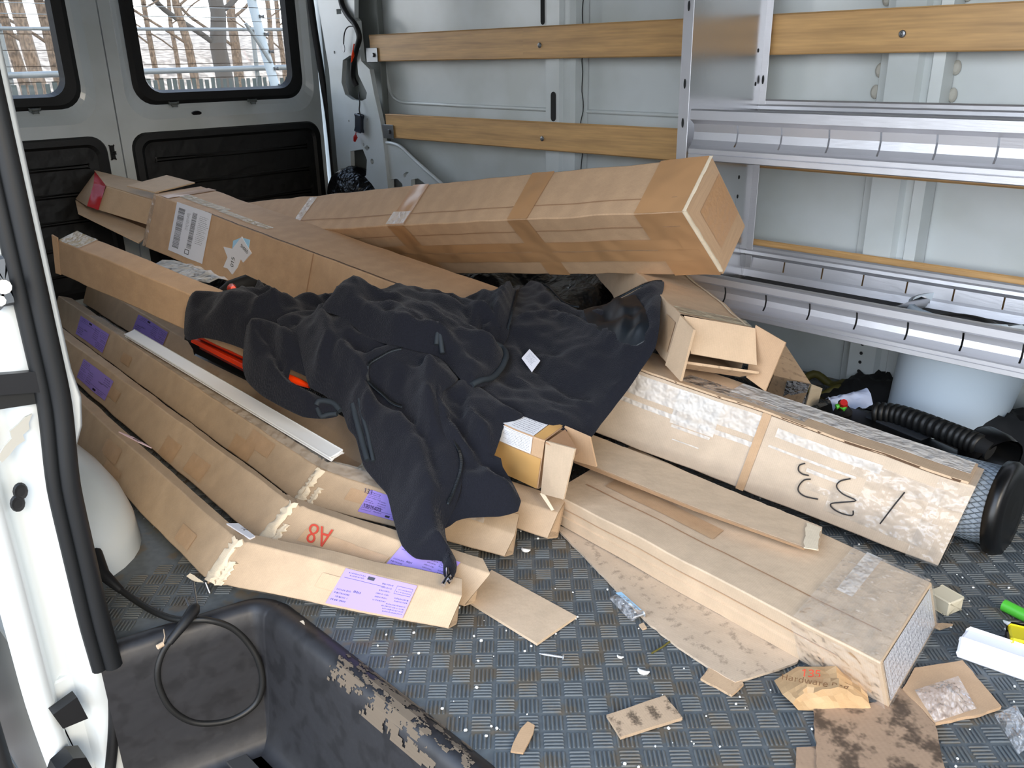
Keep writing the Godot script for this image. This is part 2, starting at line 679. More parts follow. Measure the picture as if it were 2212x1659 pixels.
	var bk := plain("bark", Color(0.45, 0.385, 0.32), 0.95)
	bk.albedo_texture = noise_tex(0.03, 256, 71, Color(0.6, 0.58, 0.55), Color(1.15, 1.12, 1.08), false, 0, 5)
	bk.uv1_triplanar = true
	bk.uv1_scale = Vector3(3, 1.2, 3)
	plain("bark_dark", Color(0.26, 0.24, 0.22), 0.95)
	var hl := plain("hill", Color(0.66, 0.61, 0.55), 1.0)
	hl.albedo_texture = noise_tex(0.04, 512, 73, Color(0.62, 0.6, 0.58), Color(1.1, 1.08, 1.05), false, 0, 5)
	hl.uv1_triplanar = true
	hl.uv1_world_triplanar = true
	hl.uv1_scale = Vector3(0.1, 0.1, 0.1)
	plain("fence_green", Color(0.12, 0.17, 0.16), 0.6)
	plain("fence_rail", Color(0.40, 0.42, 0.42), 0.5, 0.4)
	plain("pole_white", Color(0.52, 0.57, 0.60), 0.5)
	plain("rust_red", Color(0.36, 0.12, 0.09), 0.8)

# ---------------------------------------------------------------- the van's shell
func slab(called: String, lo: Vector3, hi: Vector3, mat := "paint", label := ""):
	var b := MB.new()
	b.block((lo + hi) / 2, Vector3((hi.x - lo.x) / 2, 0, 0), Vector3(0, (hi.y - lo.y) / 2, 0), Vector3(0, 0, (hi.z - lo.z) / 2), 0.003)
	return struct(called, b, mat, label)

func shell():
	slab("ceiling", Vector3(-3.42, 1.9, -2.26), Vector3(2.4, 1.95, -0.18), "headliner", "grey ceiling lining of the van")
	# the cab ahead, open to the load space: low front, windscreen opening, roof edge
	slab("wall_front", Vector3(2.35, -0.05, -2.26), Vector3(2.4, 0.7, -0.18))
	slab("wall_front_top", Vector3(2.35, 1.6, -2.26), Vector3(2.4, 1.92, -0.18))
	slab("wall_near", Vector3(-3.42, -0.05, -0.335), Vector3(-1.27, 1.92, -0.285))
	slab("wall_near_front", Vector3(1.22, -0.3, -0.335), Vector3(1.3, 1.92, -0.285))
	slab("wall_near_cab", Vector3(1.3, -0.3, -0.335), Vector3(2.4, 0.7, -0.285))
	slab("wall_near_cab_top", Vector3(1.3, 1.5, -0.335), Vector3(2.4, 1.92, -0.285))
	slab("wall_far_cab", Vector3(1.3, -0.05, -2.25), Vector3(2.4, 0.7, -2.2))
	slab("wall_far_cab_top", Vector3(1.3, 1.5, -2.25), Vector3(2.4, 1.92, -2.2))
	slab("wall_header", Vector3(-1.3, 1.62, -0.335), Vector3(1.3, 1.92, -0.25))
	# the white wheel housing beside the door pillar
	var b := MB.new()
	var R := []
	for k in [[0.0, 1.0], [0.05, 0.985], [0.09, 0.94], [0.125, 0.86], [0.155, 0.75], [0.18, 0.62], [0.2, 0.47], [0.21, 0.3]]:
		var r := []
		for p in arc(Vector3(-1.41, 0, -0.33), Vector3(-1.415, 0, -0.5), Vector3(-1.62, 0, -0.508), 9) + [Vector3(-2.0, 0, -0.508)] + arc(Vector3(-2.25, 0, -0.508), Vector3(-2.42, 0, -0.5), Vector3(-2.43, 0, -0.33), 6):
			var c := Vector3(-1.92, 0, -0.31)
			r.append(c + (p - c) * k[1] + Vector3(0, k[0], 0))
		R.append(r)
	b.grid(R, Vector3(0.4, 0.5, -0.3))
	var top := []
	for p in R[-1]:
		top.append(p)
	b.board(top, Vector3(0, 0.003, 0))
	struct("trim_4", b, "paint", "white rounded wheel housing behind the side door pillar")

# the outline of a rounded rectangle in y and z, counted evenly so that rings match
func rr(y0: float, y1: float, z0: float, z1: float, r: float, x: float, per := 7) -> Array:
	var o := []
	for c in [[y1 - r, z1 - r, 0.0], [y0 + r, z1 - r, PI / 2], [y0 + r, z0 + r, PI], [y1 - r, z0 + r, PI * 1.5]]:
		for k in per:
			var a: float = c[2] + PI / 2 * k / (per - 1)
			o.append(Vector3(x, c[0] + r * cos(a), c[1] + r * sin(a)))
	return o

func band(b: MB, A: Array, B: Array, out: Vector3):
	var n := A.size()
	for i in n:
		var j := (i + 1) % n
		b.quad(A[i], A[j], B[j], B[i], out)

func rear_door(called: String, label: String, z0: float, z1: float, g0: float, g1: float, p0: float, p1: float, seed_: int):
	# z0 < z1: door edges; g: black gasket outline; p: trim panel
	var b := MB.new()
	var edge := rr(-0.05, 1.6, z0, z1, 0.01, -3.345)
	var lip := rr(0.655, 1.42, g0 - 0.045, g1 + 0.045, 0.1, -3.345)
	var low := rr(0.713, 1.37, g0, g1, 0.075, -3.372)
	var mid := rr(0.69, 1.39, g0 - 0.02, g1 + 0.02, 0.09, -3.364)
	band(b, edge, lip, Vector3(1, 0, 0))
	band(b, lip, mid, Vector3(1, 0.2, 0))
	band(b, mid, low, Vector3(1, 0.2, 0))
	band(b, edge, rr(-0.05, 1.6, z0, z1, 0.01, -3.42), Vector3(0, 0, 1))
	band(b, rr(-0.05, 1.6, z0, z1, 0.01, -3.42), rr(0.713, 1.37, g0, g1, 0.075, -3.42), Vector3(-1, 0, 0))
	band(b, low, rr(0.713, 1.37, g0, g1, 0.075, -3.42), Vector3(0, 1, 0))
	var o := struct(called, b, "paint", label)
	# black gasket round the glass
	b = MB.new()
	var ga := rr(0.708, 1.375, g0 - 0.005, g1 + 0.005, 0.078, -3.366)
	var gb := rr(0.722, 1.36, g0 + 0.012, g1 - 0.012, 0.07, -3.356)
	var gc := rr(0.75, 1.335, g0 + 0.045, g1 - 0.045, 0.062, -3.360)
	var gd := rr(0.76, 1.33, g0 + 0.055, g1 - 0.055, 0.058, -3.385)
	band(b, ga, gb, Vector3(1, 0, 0))
	band(b, gb, gc, Vector3(1, 0, 0))
	band(b, gc, gd, Vector3(1, 0, 0))
	part("window_gasket", b, "gasket", o)
	b = MB.new()
	var pane := rr(0.755, 1.335, g0 + 0.05, g1 - 0.05, 0.06, -3.39)
	b.board(pane, Vector3(0.004, 0, 0))
	var w := part("window_pane", b, "glass", o)
	b = MB.new()
	for k in 9:
		var y := 0.80 + k * 0.052
		b.block(Vector3(-3.3845, y, (g0 + g1) / 2), Vector3(0.0004, 0, 0), Vector3(0, 0.0012, 0), Vector3(0, 0, (g1 - g0) / 2 - 0.06), 0.0002)
	var hh := part("heating_wires", b, "heat_line", w)
	# black ribbed trim below
	b = MB.new()
	var pa := rr(0.03, 0.612, p0, p1, 0.06, -3.345)
	var pb := rr(0.036, 0.606, p0 + 0.006, p1 - 0.006, 0.057, -3.332)
	var pc := rr(0.06, 0.585, p0 + 0.03, p1 - 0.03, 0.045, -3.330)
	var pd := rr(0.07, 0.575, p0 + 0.042, p1 - 0.042, 0.04, -3.338)
	band(b, pa, pb, Vector3(1, 0, 0))
	band(b, pb, pc, Vector3(1, 0, 0))
	band(b, pc, pd, Vector3(1, 0, 0))
	b.board(pd, Vector3(0.0005, 0, 0))
	var t := part("trim_panel", b, "trim_black", o, "black moulded plastic trim")
	for k in 5:
		var r := MB.new()
		r.block(Vector3(-3.335, 0.13 + k * 0.095, (p0 + p1) / 2), Vector3(0.005, 0, 0), Vector3(0, 0.012, 0), Vector3(0, 0, (p1 - p0) / 2 - 0.075), 0.004)
		part("rib", r, "trim_black", t)
	return o

func oval(c: Vector3, a: Vector3, b: Vector3, k := 14) -> Array:
	var o := []
	for i in k:
		o.append(c + a * cos(TAU * i / k) + b * sin(TAU * i / k))
	return o

func rear_doors():
	var d1 = rear_door("door_1", "left white rear van door with black window gasket and trim", -1.279, -0.33, -1.178, -0.43, -1.228, -0.40, 1)
	var d2 = rear_door("door_2", "right white rear van door with black window gasket and trim", -2.165, -1.284, -2.092, -1.372, -2.145, -1.318, 2)
	for c in [[d1, -1.011, 0.712], [d2, -1.509, 0.712], [d2, -1.842, 0.708]]:
		var b := MB.new()
		b.block(Vector3(-3.352, c[2], c[1]), Vector3(0.007, 0, 0), Vector3(0, 0.006, 0), Vector3(0, 0, 0.02), 0.002)
		b.block(Vector3(-3.347, c[2] - 0.008, c[1]), Vector3(0.006, -0.003, 0), Vector3(0.002, 0.005, 0), Vector3(0, 0, 0.012), 0.002)
		part("gasket_clip", b, "trim_grey", c[0])
	var p := MB.new()
	p.board(oval(Vector3(-3.353, 0.672, -1.594), Vector3(0, 0, 0.02), Vector3(0.004, 0.008, 0)), Vector3(0.006, -0.002, 0))
	part("rubber_plug", p, "rubber", d2)
	p = MB.new()
	p.block(Vector3(-3.343, 0.55, -1.243), Vector3(0.008, 0, 0), Vector3(0, 0.028, 0), Vector3(0, 0, 0.011), 0.003)
	p.block(Vector3(-3.335, 0.548, -1.243), Vector3(0.006, 0, 0), Vector3(0, 0.006, 0), Vector3(0, 0, 0.011), 0.002)
	part("latch", p, "black_plastic", d1)
	p = MB.new()
	p.block(Vector3(-3.33, 0.47, -1.165), Vector3(0.006, 0, 0), Vector3(0, 0.006, 0), Vector3(0, 0, 0.007), 0.003)
	part("trim_screw", p, "steel", d1)
	slab("trim_6", Vector3(-3.42, 1.5, -2.26), Vector3(-3.30, 1.92, -0.285), "paint", "white header above the rear doors")

func csg_plate(called: String, label: String, outline: PackedVector2Array, holes: Array, z: float, thick: float, mat: String):
	var c := CSGCombiner3D.new()
	c.name = called
	var pl := CSGPolygon3D.new()
	pl.name = "plate"
	pl.polygon = outline
	pl.depth = thick
	pl.position = Vector3(0, 0, z)
	pl.material = M[mat]
	c.add_child(pl)
	var k := 0
	for h in holes:
		var q := CSGPolygon3D.new()
		q.name = "opening_%03d" % k
		k += 1
		q.polygon = h
		q.depth = thick * 6
		q.position = Vector3(0, 0, z + thick * 2)
		q.operation = CSGShape3D.OPERATION_SUBTRACTION
		q.material = M[mat]
		c.add_child(q)
	c.set_meta("kind", "structure")
	c.set_meta("label", label)
	add_child(c)
	return c

func disc2(x: float, y: float, r: float, k := 10) -> PackedVector2Array:
	var o := PackedVector2Array()
	for i in k:
		o.append(Vector2(x + r * cos(TAU * i / k), y + r * sin(TAU * i / k)))
	return o

func wall_rib(called: String, label: String, prof: Array, y1 := 1.9) -> MeshInstance3D:
	var b := MB.new()
	var lo := []
	var hi := []
	for p in prof:
		lo.append(Vector3(p[0], 0.0, p[1]))
		hi.append(Vector3(p[0], y1, p[1]))
	for i in prof.size() - 1:
		b.quad(lo[i], lo[i + 1], hi[i + 1], hi[i], Vector3(0, 0, 1) + Vector3((lo[i + 1] - lo[i]).z, 0, 0) * 0.0)
	return struct(called, b, "paint", label)

func far_wall():
	slab("wall_far", Vector3(-3.42, -0.05, -2.25), Vector3(1.3, 1.92, -2.2), "paint", "white steel outer skin of the far van wall")
	# pressed line that runs along the skin and turns up beside the rear pillar
	var b := MB.new()
	var path := [Vector3(-2.93, 1.5, -2.2), Vector3(-2.925, 0.95, -2.2), Vector3(-2.91, 0.80, -2.2)] + arc(Vector3(-2.90, 0.76, -2.2), Vector3(-2.89, 0.70, -2.2), Vector3(-2.80, 0.695, -2.2), 6) + [Vector3(-2.4, 0.691, -2.2), Vector3(-1.5, 0.686, -2.2), Vector3(0.9, 0.684, -2.2)]
	b.tube(path, 0.0065, 8)
	struct("trim_7", b, "paint", "pressed bead along the far wall skin")
	var r1 := wall_rib("trim_2", "vertical white wall rib with a slot between the two rails", [[-2.035, -2.2], [-2.03, -2.192], [-2.0, -2.19], [-1.99, -2.147], [-1.93, -2.145], [-1.922, -2.158], [-1.892, -2.158], [-1.885, -2.145], [-1.862, -2.147], [-1.855, -2.2]])
	for s in [[-1.954, 0.703, 0.011, 0.046], [-2.0, 1.04, 0.009, 0.09]]:
		var q := MB.new()
		var o := []
		for e in [1.0, -1.0]:
			for i in 7:
				var a: float = PI * i / 6 + (0.0 if e > 0 else PI)
				o.append(Vector3(s[0] + s[2] * cos(a), s[1] + e * (s[3] - s[2]) + s[2] * sin(a), -2.1448))
		q.board(o, Vector3(0, 0, 0.0012))
		part("slot", q, "cavity", r1, "dark slot")
	var r2 := wall_rib("trim_3", "vertical white wall rib behind the shelving", [[-0.925, -2.2], [-0.92, -2.19], [-0.895, -2.188], [-0.885, -2.146], [-0.815, -2.144], [-0.806, -2.16], [-0.79, -2.16], [-0.783, -2.146], [-0.757, -2.148], [-0.752, -2.2]])
	for y in [0.154, 0.129, 0.104, 0.079, 0.054]:
		var q := MB.new()
		q.board(oval(Vector3(-0.853, y - 0.02, -2.1455), Vector3(0.0045, 0, 0), Vector3(0, 0.0045, 0), 10), Vector3(0, 0, 0.001))
		part("rib_hole", q, "cavity", r2)
	for s in [[-0.925, 0.81], [-0.93, 0.76], [-0.748, 0.815], [-0.747, 0.755], [-0.93, 0.97], [-0.748, 0.97]]:
		var q := MB.new()
		var R := []
		for k in [[0.0, 0.013], [0.004, 0.012], [0.006, 0.007]]:
			R.append(oval(Vector3(s[0], s[1], -2.2 + k[0]), Vector3(k[1] * 0.8, 0, 0), Vector3(0, k[1] * 1.3, 0)))
		q.rings(R, true, false, true)
		part("glue_blob", q, "sealant", r2)
	wall_rib("trim_5", "vertical white wall rib at the right edge behind the bucket", [[-0.58, -2.2], [-0.575, -2.15], [-0.535, -2.148], [-0.53, -2.2]], 0.28)
	# thin black wire down the edge of the rib
	b = MB.new()
	var wp := []
	for i in 40:
		var y := 1.5 - i * 0.03
		wp.append(Vector3(-1.853 + 0.004 * sin(i * 1.7) * (1.0 if y < 0.86 and y > 0.56 else 0.3), y, -2.17 + 0.004 * cos(i * 1.1)))
	b.tube(spline(wp, 2), 0.0016, 6)
	single("wire", b, "rubber", "thin black wire running down the edge of the slotted wall rib", "wire", Vector3(-1.853, 0.35, -2.17))
	# rear corner pillar: a pressed plate with openings
	csg_plate("trim_1", "white corner pillar between the rear doors and the far wall", PackedVector2Array([Vector2(-3.2071, 1.7697), Vector2(-3.217, 1.086), Vector2(-3.1771, 0.8213), Vector2(-3.1754, 0.3302), Vector2(-3.2029, 0.1038), Vector2(-2.8276, 0.153), Vector2(-2.8281, 0.376), Vector2(-2.8369, 0.5425), Vector2(-2.8484, 0.6271), Vector2(-2.8781, 0.7345), Vector2(-2.8948, 0.8202), Vector2(-2.946, 0.8513), Vector2(-2.9539, 0.998), Vector2(-2.9706, 1.0102), Vector2(-2.962, 1.0724), Vector2(-2.8869, 1.7116)]), [PackedVector2Array([Vector2(-3.0721, 0.856), Vector2(-3.0214, 0.8728), Vector2(-2.9742, 0.8721), Vector2(-2.9742, 0.8032), Vector2(-2.9242, 0.7339), Vector2(-2.9333, 0.711), Vector2(-2.9659, 0.7016), Vector2(-3.0292, 0.7057), Vector2(-3.0753, 0.7247), Vector2(-3.0947, 0.7711)]), PackedVector2Array([Vector2(-3.0716, 0.5002), Vector2(-2.9813, 0.5129), Vector2(-2.9578, 0.4717), Vector2(-2.9723, 0.409), Vector2(-2.9897, 0.4001), Vector2(-3.0697, 0.3957), Vector2(-3.0782, 0.4066)]), PackedVector2Array([Vector2(-2.9502, 0.5311), Vector2(-2.9324, 0.5211), Vector2(-2.953, 0.5089), Vector2(-2.9709, 0.519)]), disc2(-2.9232, 0.4684, 0.011), disc2(-2.9724, 0.5318, 0.006), disc2(-3.0641, 0.6214, 0.004), disc2(-2.9342, 0.6313, 0.005), disc2(-3.1264, 0.8865, 0.006), PackedVector2Array([Vector2(-3.0884, 1.0455), Vector2(-3.0563, 1.0457), Vector2(-3.0559, 1.0272), Vector2(-3.0881, 1.0269)]), PackedVector2Array([Vector2(-3.2202, 0.7058), Vector2(-3.1924, 0.7063), Vector2(-3.1937, 0.6989), Vector2(-3.2214, 0.6984)]), PackedVector2Array([Vector2(-3.193, 0.5961), Vector2(-3.1791, 0.5967), Vector2(-3.1789, 0.5759), Vector2(-3.1929, 0.5753)])], -2.11, 0.02, "paint")
	slab("trim_8", Vector3(-3.3, 0.0, -2.2), Vector3(-2.9, 1.9, -2.165), "trim_grey", "grey inner layer of the corner pillar")
	csg_plate("trim_9", "white gusset plate sloping down from the corner pillar", PackedVector2Array([Vector2(-2.8503, 0.5411), Vector2(-2.799, 0.5402), Vector2(-2.7527, 0.5286), Vector2(-2.6865, 0.492), Vector2(-2.6051, 0.4503), Vector2(-2.5124, 0.4055), Vector2(-2.5012, 0.3718), Vector2(-2.8577, 0.3387)]), [PackedVector2Array([Vector2(-2.8292, 0.4007), Vector2(-2.7829, 0.4081), Vector2(-2.7489, 0.389), Vector2(-2.7562, 0.3756), Vector2(-2.8327, 0.3689)]), PackedVector2Array([Vector2(-2.6939, 0.4116), Vector2(-2.6499, 0.4205), Vector2(-2.5953, 0.3985), Vector2(-2.5962, 0.3878), Vector2(-2.6969, 0.379)]), PackedVector2Array([Vector2(-2.742, 0.4294), Vector2(-2.7204, 0.44), Vector2(-2.7058, 0.4393), Vector2(-2.7212, 0.431), Vector2(-2.7284, 0.4178), Vector2(-2.7403, 0.4169)])], -2.125, 0.02, "paint")
	b = MB.new()
	b.tube(spline([Vector3(-2.8304, 0.5464, -2.12), Vector3(-2.7797, 0.5438, -2.12), Vector3(-2.7337, 0.5322, -2.12), Vector3(-2.6679, 0.4958, -2.12), Vector3(-2.5872, 0.4544, -2.12), Vector3(-2.4925, 0.4083, -2.12)], 4), 0.007, 8)
	struct("trim_10", b, "paint", "rolled edge of the gusset plate")
	# weather strip beside the right rear door
	b = MB.new()
	b.tube(spline([Vector3(-3.322, 1.58, -2.13), Vector3(-3.322, 1.09, -2.145), Vector3(-3.318, 0.8, -2.165), Vector3(-3.316, 0.6, -2.178), Vector3(-3.315, 0.33, -2.18), Vector3(-3.315, 0.02, -2.175)], 5), 0.0135, 10)
	single("weather_strip", b, "rubber", "black rubber weather strip between the right rear door and the corner pillar", "seal", Vector3(-3.318, 0.02, -2.175))
	# wiring hanging out of the pillar
	var w := thing("wiring_harness", "black wiring with a blue plug and an orange tip hanging from the corner pillar", "wiring", Vector3(-3.0, 0.6, -2.1))
	b = MB.new()
	b.tube(spline([Vector3(-3.0402, 1.1253, -2.1), Vector3(-3.0341, 1.0624, -2.1), Vector3(-2.99, 1.0155, -2.095), Vector3(-2.9385, 0.9804, -2.09), Vector3(-2.9199, 0.9385, -2.09), Vector3(-2.9511, 0.8974, -2.095), Vector3(-2.9899, 0.8553, -2.105), Vector3(-3.0262, 0.7944, -2.12), Vector3(-3.0198, 0.7589, -2.13)], 5), 0.011, 10)
	part("cable_sleeve", b, "rubber", w)
	b = MB.new()
	b.tube(spline([Vector3(-2.939, 0.9771, -2.09), Vector3(-2.9885, 0.9772, -2.09), Vector3(-3.017, 0.9546, -2.09), Vector3(-3.0304, 0.9075, -2.09)], 5), 0.0025, 6)
	part("thin_wire", b, "rubber", w)
	b = MB.new()
	b.tube(spline([Vector3(-2.9863, 0.7332, -2.115), Vector3(-2.957, 0.6958, -2.095), Vector3(-2.957, 0.6677, -2.09), Vector3(-2.9504, 0.6466, -2.09)], 4), 0.0025, 6)
	part("thin_wire", b, "rubber", w)
	b = MB.new()
	b.board(oval(Vector3(-3.0315, 0.9006, -2.09), Vector3(0.011, 0, 0), Vector3(0, 0.016, 0)), Vector3(0, 0, 0.003))
	part("ring_terminal", b, "steel", w)
	b = MB.new()
	b.tube([Vector3(-2.9514, 0.9142, -2.086), Vector3(-2.9688, 0.8757, -2.09), Vector3(-2.9966, 0.8469, -2.1)], [0.003, 0.007, 0.004], 8)
	part("orange_lead", b, "orange", w)
	b = MB.new()
	b.block(Vector3(-2.9638, 0.6176, -2.09), Vector3(0.022, -0.004, 0), Vector3(0.005, 0.036, 0), Vector3(0, 0, 0.012), 0.004)
	part("plug", b, plug_mat(), w, "dark blue plug")
	b = MB.new()
	b.tube([Vector3(-2.9866, 0.5915, -2.09), Vector3(-2.9962, 0.5693, -2.09)], 0.0018, 6)
	b.tube([Vector3(-2.9959, 0.5712, -2.09), Vector3(-2.9972, 0.562, -2.09), Vector3(-3.0061, 0.5451, -2.09)], [0.004, 0.009, 0.005], 8)
	part("orange_tip", b, "red", w)
	# wooden rails along the far wall
	for r in [["wooden_rail", "topmost wooden rail along the far van wall, screwed to the ribs", 0.849, 0.946, -2.9], ["wooden_rail", "middle wooden rail on the far van wall, behind the raised long carton", 0.566, 0.656, -2.83], ["wooden_rail", "lowest wooden rail, seen just above the lower shelf tray", 0.288, 0.372, -2.5]]:
		var o := thing(r[0], r[1], "rail", Vector3(-1.0, r[2], -2.13), "wooden rails on the far wall")
		b = MB.new()
		b.block(Vector3((r[4] + 0.9) / 2, (r[2] + r[3]) / 2, -2.127), Vector3((0.9 - r[4]) / 2, 0, 0), Vector3(0, (r[3] - r[2]) / 2, 0), Vector3(0, 0, 0.009), 0.003)
		part("board", b, "plywood", o)
		for x in [-1.99, -0.85]:
			if r[2] > 0.5:
				var s := MB.new()
				var c := Vector3(x + (0.01 if r[2] < 0.6 else 0.0), (r[2] + r[3]) / 2 - 0.008, -2.118)
				s.rings([oval(c, Vector3(0.0085, 0, 0), Vector3(0, 0.0085, 0), 12), oval(c + Vector3(0, 0, 0.002), Vector3(0.007, 0, 0), Vector3(0, 0.007, 0), 12), oval(c + Vector3(0, 0, 0.003), Vector3(0.003, 0, 0), Vector3(0, 0.003, 0), 12), oval(c + Vector3(0, 0, 0.0015), Vector3(0.002, 0, 0), Vector3(0, 0.002, 0), 12)], false)
				part("screw", s, "steel", o)
		if r[2] > 0.5:
			var s := MB.new()
			var bx: float = r[4] + 0.02
			s.block(Vector3(bx, r[2] + 0.024, -2.115), Vector3(0.036, 0, 0), Vector3(0, 0.026, 0), Vector3(0, 0, 0.002), 0.001)
			s.block(Vector3(bx - 0.036, r[2] + 0.024, -2.13), Vector3(0.002, 0, 0), Vector3(0, 0.026, 0), Vector3(0, 0, 0.016), 0.001)
			var k := part("bracket", s, "steel", o, "small steel bracket")
			s = MB.new()
			s.rings([oval(Vector3(bx + 0.012, r[2] + 0.024, -2.113), Vector3(0.009, 0, 0), Vector3(0, 0.009, 0), 6), oval(Vector3(bx + 0.012, r[2] + 0.024, -2.106), Vector3(0.008, 0, 0), Vector3(0, 0.008, 0), 6)], false)
			part("bolt", s, "steel", k)

func plug_mat() -> String:
	plain("plug_blue", Color(0.07, 0.11, 0.17), 0.4)
	return "plug_blue"

# ---------------------------------------------------------------- side door pillar on the left
func jamb_z(y: float) -> float:
	return -0.342 - 0.006 * exp(-pow((y - 0.41) / 0.03, 2)) if y > 0.385 else lerpf(-0.321, -0.342, smoothstep(0.34, 0.385, y))

func seal_z(y: float) -> float:
	return lerpf(-0.298, -0.311, smoothstep(0.28, 0.45, y)) - 0.004 * smoothstep(0.1, -0.05, y)

func side_jamb():
	var b := MB.new()
	var P := []
	for i in 48:
		var y := -0.42 + i * 0.042
		var row := []
		var zr := jamb_z(y)
		var w := 1.6
		for c in [[-0.19, -1.235], [-0.2, -1.214], [-0.205, -1.208], [-0.222, -1.208], [-0.232, -1.214 - 0.012 * w], [-0.245, -1.226 - 0.012 * w], [-0.258, -1.226 - 0.006 * w], [-0.268, -1.212], [-0.276, -1.206], [-0.29, -1.206], [-0.31, -1.206]]:
			row.append(Vector3(c[1] + 0.004 * sin(y * 9.0), y, c[0] - 0.012 * smoothstep(0.0, -0.3, y) * (1.0 if c[0] > -0.23 else 0.0)))
		row.append(Vector3(-1.203, y, zr + 0.006))
		row.append(Vector3(-1.206, y, zr))
		row.append(Vector3(-1.23, y, zr + 0.002))
		row.append(Vector3(-1.28, y, zr + 0.01))
		P.append(row)
	b.grid(P, Vector3(1, 0, 0))
	var o := struct("wall_pillar", b, "paint_jamb", "white side door pillar at the left edge")
	# rubber door seal, two lobes
	var s := thing("door_seal", "thick black rubber seal running down the white side door pillar", "seal", Vector3(-1.19, 0.0, -0.31))
	var pa := []
	var pb := []
	for i in 36:
		var y := 1.35 - i * 0.0388
		if y < -0.01:
			break
		pa.append(Vector3(-1.196, y, seal_z(y) + 0.0125))
		pb.append(Vector3(-1.19, y, seal_z(y) - 0.006))
	b = MB.new()
	b.tube(spline(pa, 2), 0.0105, 12)
	part("outer_lobe", b, "rubber_seal", s)
	b = MB.new()
	b.tube(spline(pb, 2), 0.0135, 12)
	part("inner_lobe", b, "rubber_seal", s)
	b = MB.new()
	b.tube(spline([Vector3(-1.2, 0.1257, -0.31), Vector3(-1.2, 0.0768, -0.309), Vector3(-1.2, 0.0185, -0.3072), Vector3(-1.2, -0.0322, -0.3042), Vector3(-1.2, -0.0906, -0.2972), Vector3(-1.2, -0.1474, -0.2854), Vector3(-1.2, -0.211, -0.268)], 4), 0.0085, 10)
	part("lower_strip", b, "rubber", s)
	# fittings on the pillar
	b = MB.new()
	b.block(Vector3(-1.2, 0.5983, -0.2836), Vector3(0.008, 0, 0), Vector3(0, 0.036, 0), Vector3(0, 0, 0.016), 0.004)
	var k := part("striker_plate", b, "steel", o)
	b = MB.new()
	b.tube([Vector3(-1.188, 0.5926, -0.2801), Vector3(-1.165, 0.5976, -0.2747)], 0.009, 12)
	b.tube([Vector3(-1.188, 0.5762, -0.2724), Vector3(-1.175, 0.5792, -0.2694)], 0.007, 8)
	part("striker_pin", b, "steel", k)
	b = MB.new()
	var ch = [Vector3(-1.199, 0.484, -0.2453), Vector3(-1.199, 0.4741, -0.3032), Vector3(-1.199, 0.464, -0.3041), Vector3(-1.199, 0.4475, -0.3013), Vector3(-1.199, 0.4459, -0.2975), Vector3(-1.199, 0.4575, -0.2396)]
	b.board(ch, Vector3(0.012, 0, 0))
	part("door_guide", b, "steel_dark", o, "dark metal door guide")
	b = MB.new()
	ch = [Vector3(-1.203, 0.455, -0.2402), Vector3(-1.203, 0.4433, -0.3006), Vector3(-1.203, 0.4277, -0.301), Vector3(-1.203, 0.4355, -0.236)]
	b.board(ch, Vector3(0.007, 0, 0))
	part("guide_groove", b, "cavity", o)
	b = MB.new()
	ch = [Vector3(-1.2, 0.4166, -0.2804), Vector3(-1.2, 0.4059, -0.2736), Vector3(-1.2, 0.3973, -0.273), Vector3(-1.2, 0.3915, -0.2638), Vector3(-1.2, 0.3832, -0.2644), Vector3(-1.2, 0.3788, -0.2532), Vector3(-1.2, 0.3699, -0.2435), Vector3(-1.2, 0.3618, -0.2317), Vector3(-1.2, 0.3715, -0.2293), Vector3(-1.2, 0.3834, -0.2396), Vector3(-1.2, 0.3913, -0.2502), Vector3(-1.2, 0.4015, -0.25), Vector3(-1.2, 0.4078, -0.2615), Vector3(-1.2, 0.4149, -0.2709)]
	b.board(ch, Vector3(0.0035, 0, 0))
	part("sealant_patch", b, "sealant", o, "wavy patch of clear sealant")
	for c in [Vector3(-1.2, 0.3129, -0.2453), Vector3(-1.2, 0.2971, -0.2386)]:
		b = MB.new()
		b.rings([oval(c + Vector3(0.0, 0, 0), Vector3(0, 0.013, 0), Vector3(0, 0, 0.0095)), oval(c + Vector3(0.004, 0, 0), Vector3(0, 0.011, 0), Vector3(0, 0, 0.008)), oval(c + Vector3(0.0035, 0, 0), Vector3(0, 0.006, 0), Vector3(0, 0, 0.005))], false, false)
		part("hole_plug", b, "rubber", o)
	b = MB.new()
	ch = [Vector3(-1.208, -0.0411, -0.2129), Vector3(-1.208, -0.0311, -0.249), Vector3(-1.208, -0.0765, -0.2566), Vector3(-1.208, -0.0726, -0.221)]
	b.board(ch, Vector3(0.02, 0, 0))
	part("foam_stop", b, "rubber", o, "black foam block")
	b = MB.new()
	ch = [Vector3(-1.2, -0.1398, -0.1868), Vector3(-1.2, -0.1219, -0.1969), Vector3(-1.2, -0.1129, -0.2198), Vector3(-1.2, -0.1229, -0.2367), Vector3(-1.2, -0.1458, -0.2406), Vector3(-1.2, -0.1815, -0.2435)]
	b.board(ch, Vector3(0.035, 0, 0))
	part("door_roller", b, "black_plastic", o, "black door roller mount")
	# the opened sliding door behind the pillar, only its front edge in view
	var d := thing("sliding_door", "front edge of the open white sliding door at the lower left corner", "door", Vector3(-1.5, -0.5, -0.13))
	b = MB.new()
	b.block(Vector3(-1.95, 0.5, -0.115), Vector3(0.67, 0, 0), Vector3(0, 1.0, 0), Vector3(0, 0, 0.03), 0.012)
	part("door_shell", b, "paint_jamb", d)
	b = MB.new()
	b.tube([Vector3(-1.285, 1.4, -0.150), Vector3(-1.285, 0.3, -0.150), Vector3(-1.28, -0.5, -0.150)], 0.011, 10)
	part("edge_seal", b, "rubber", d)
	# sill below the pillar
	slab("trim_11", Vector3(-3.4, -0.5, -0.29), Vector3(-1.235, -0.02, -0.215), "paint_jamb", "white sill under the side door pillar")

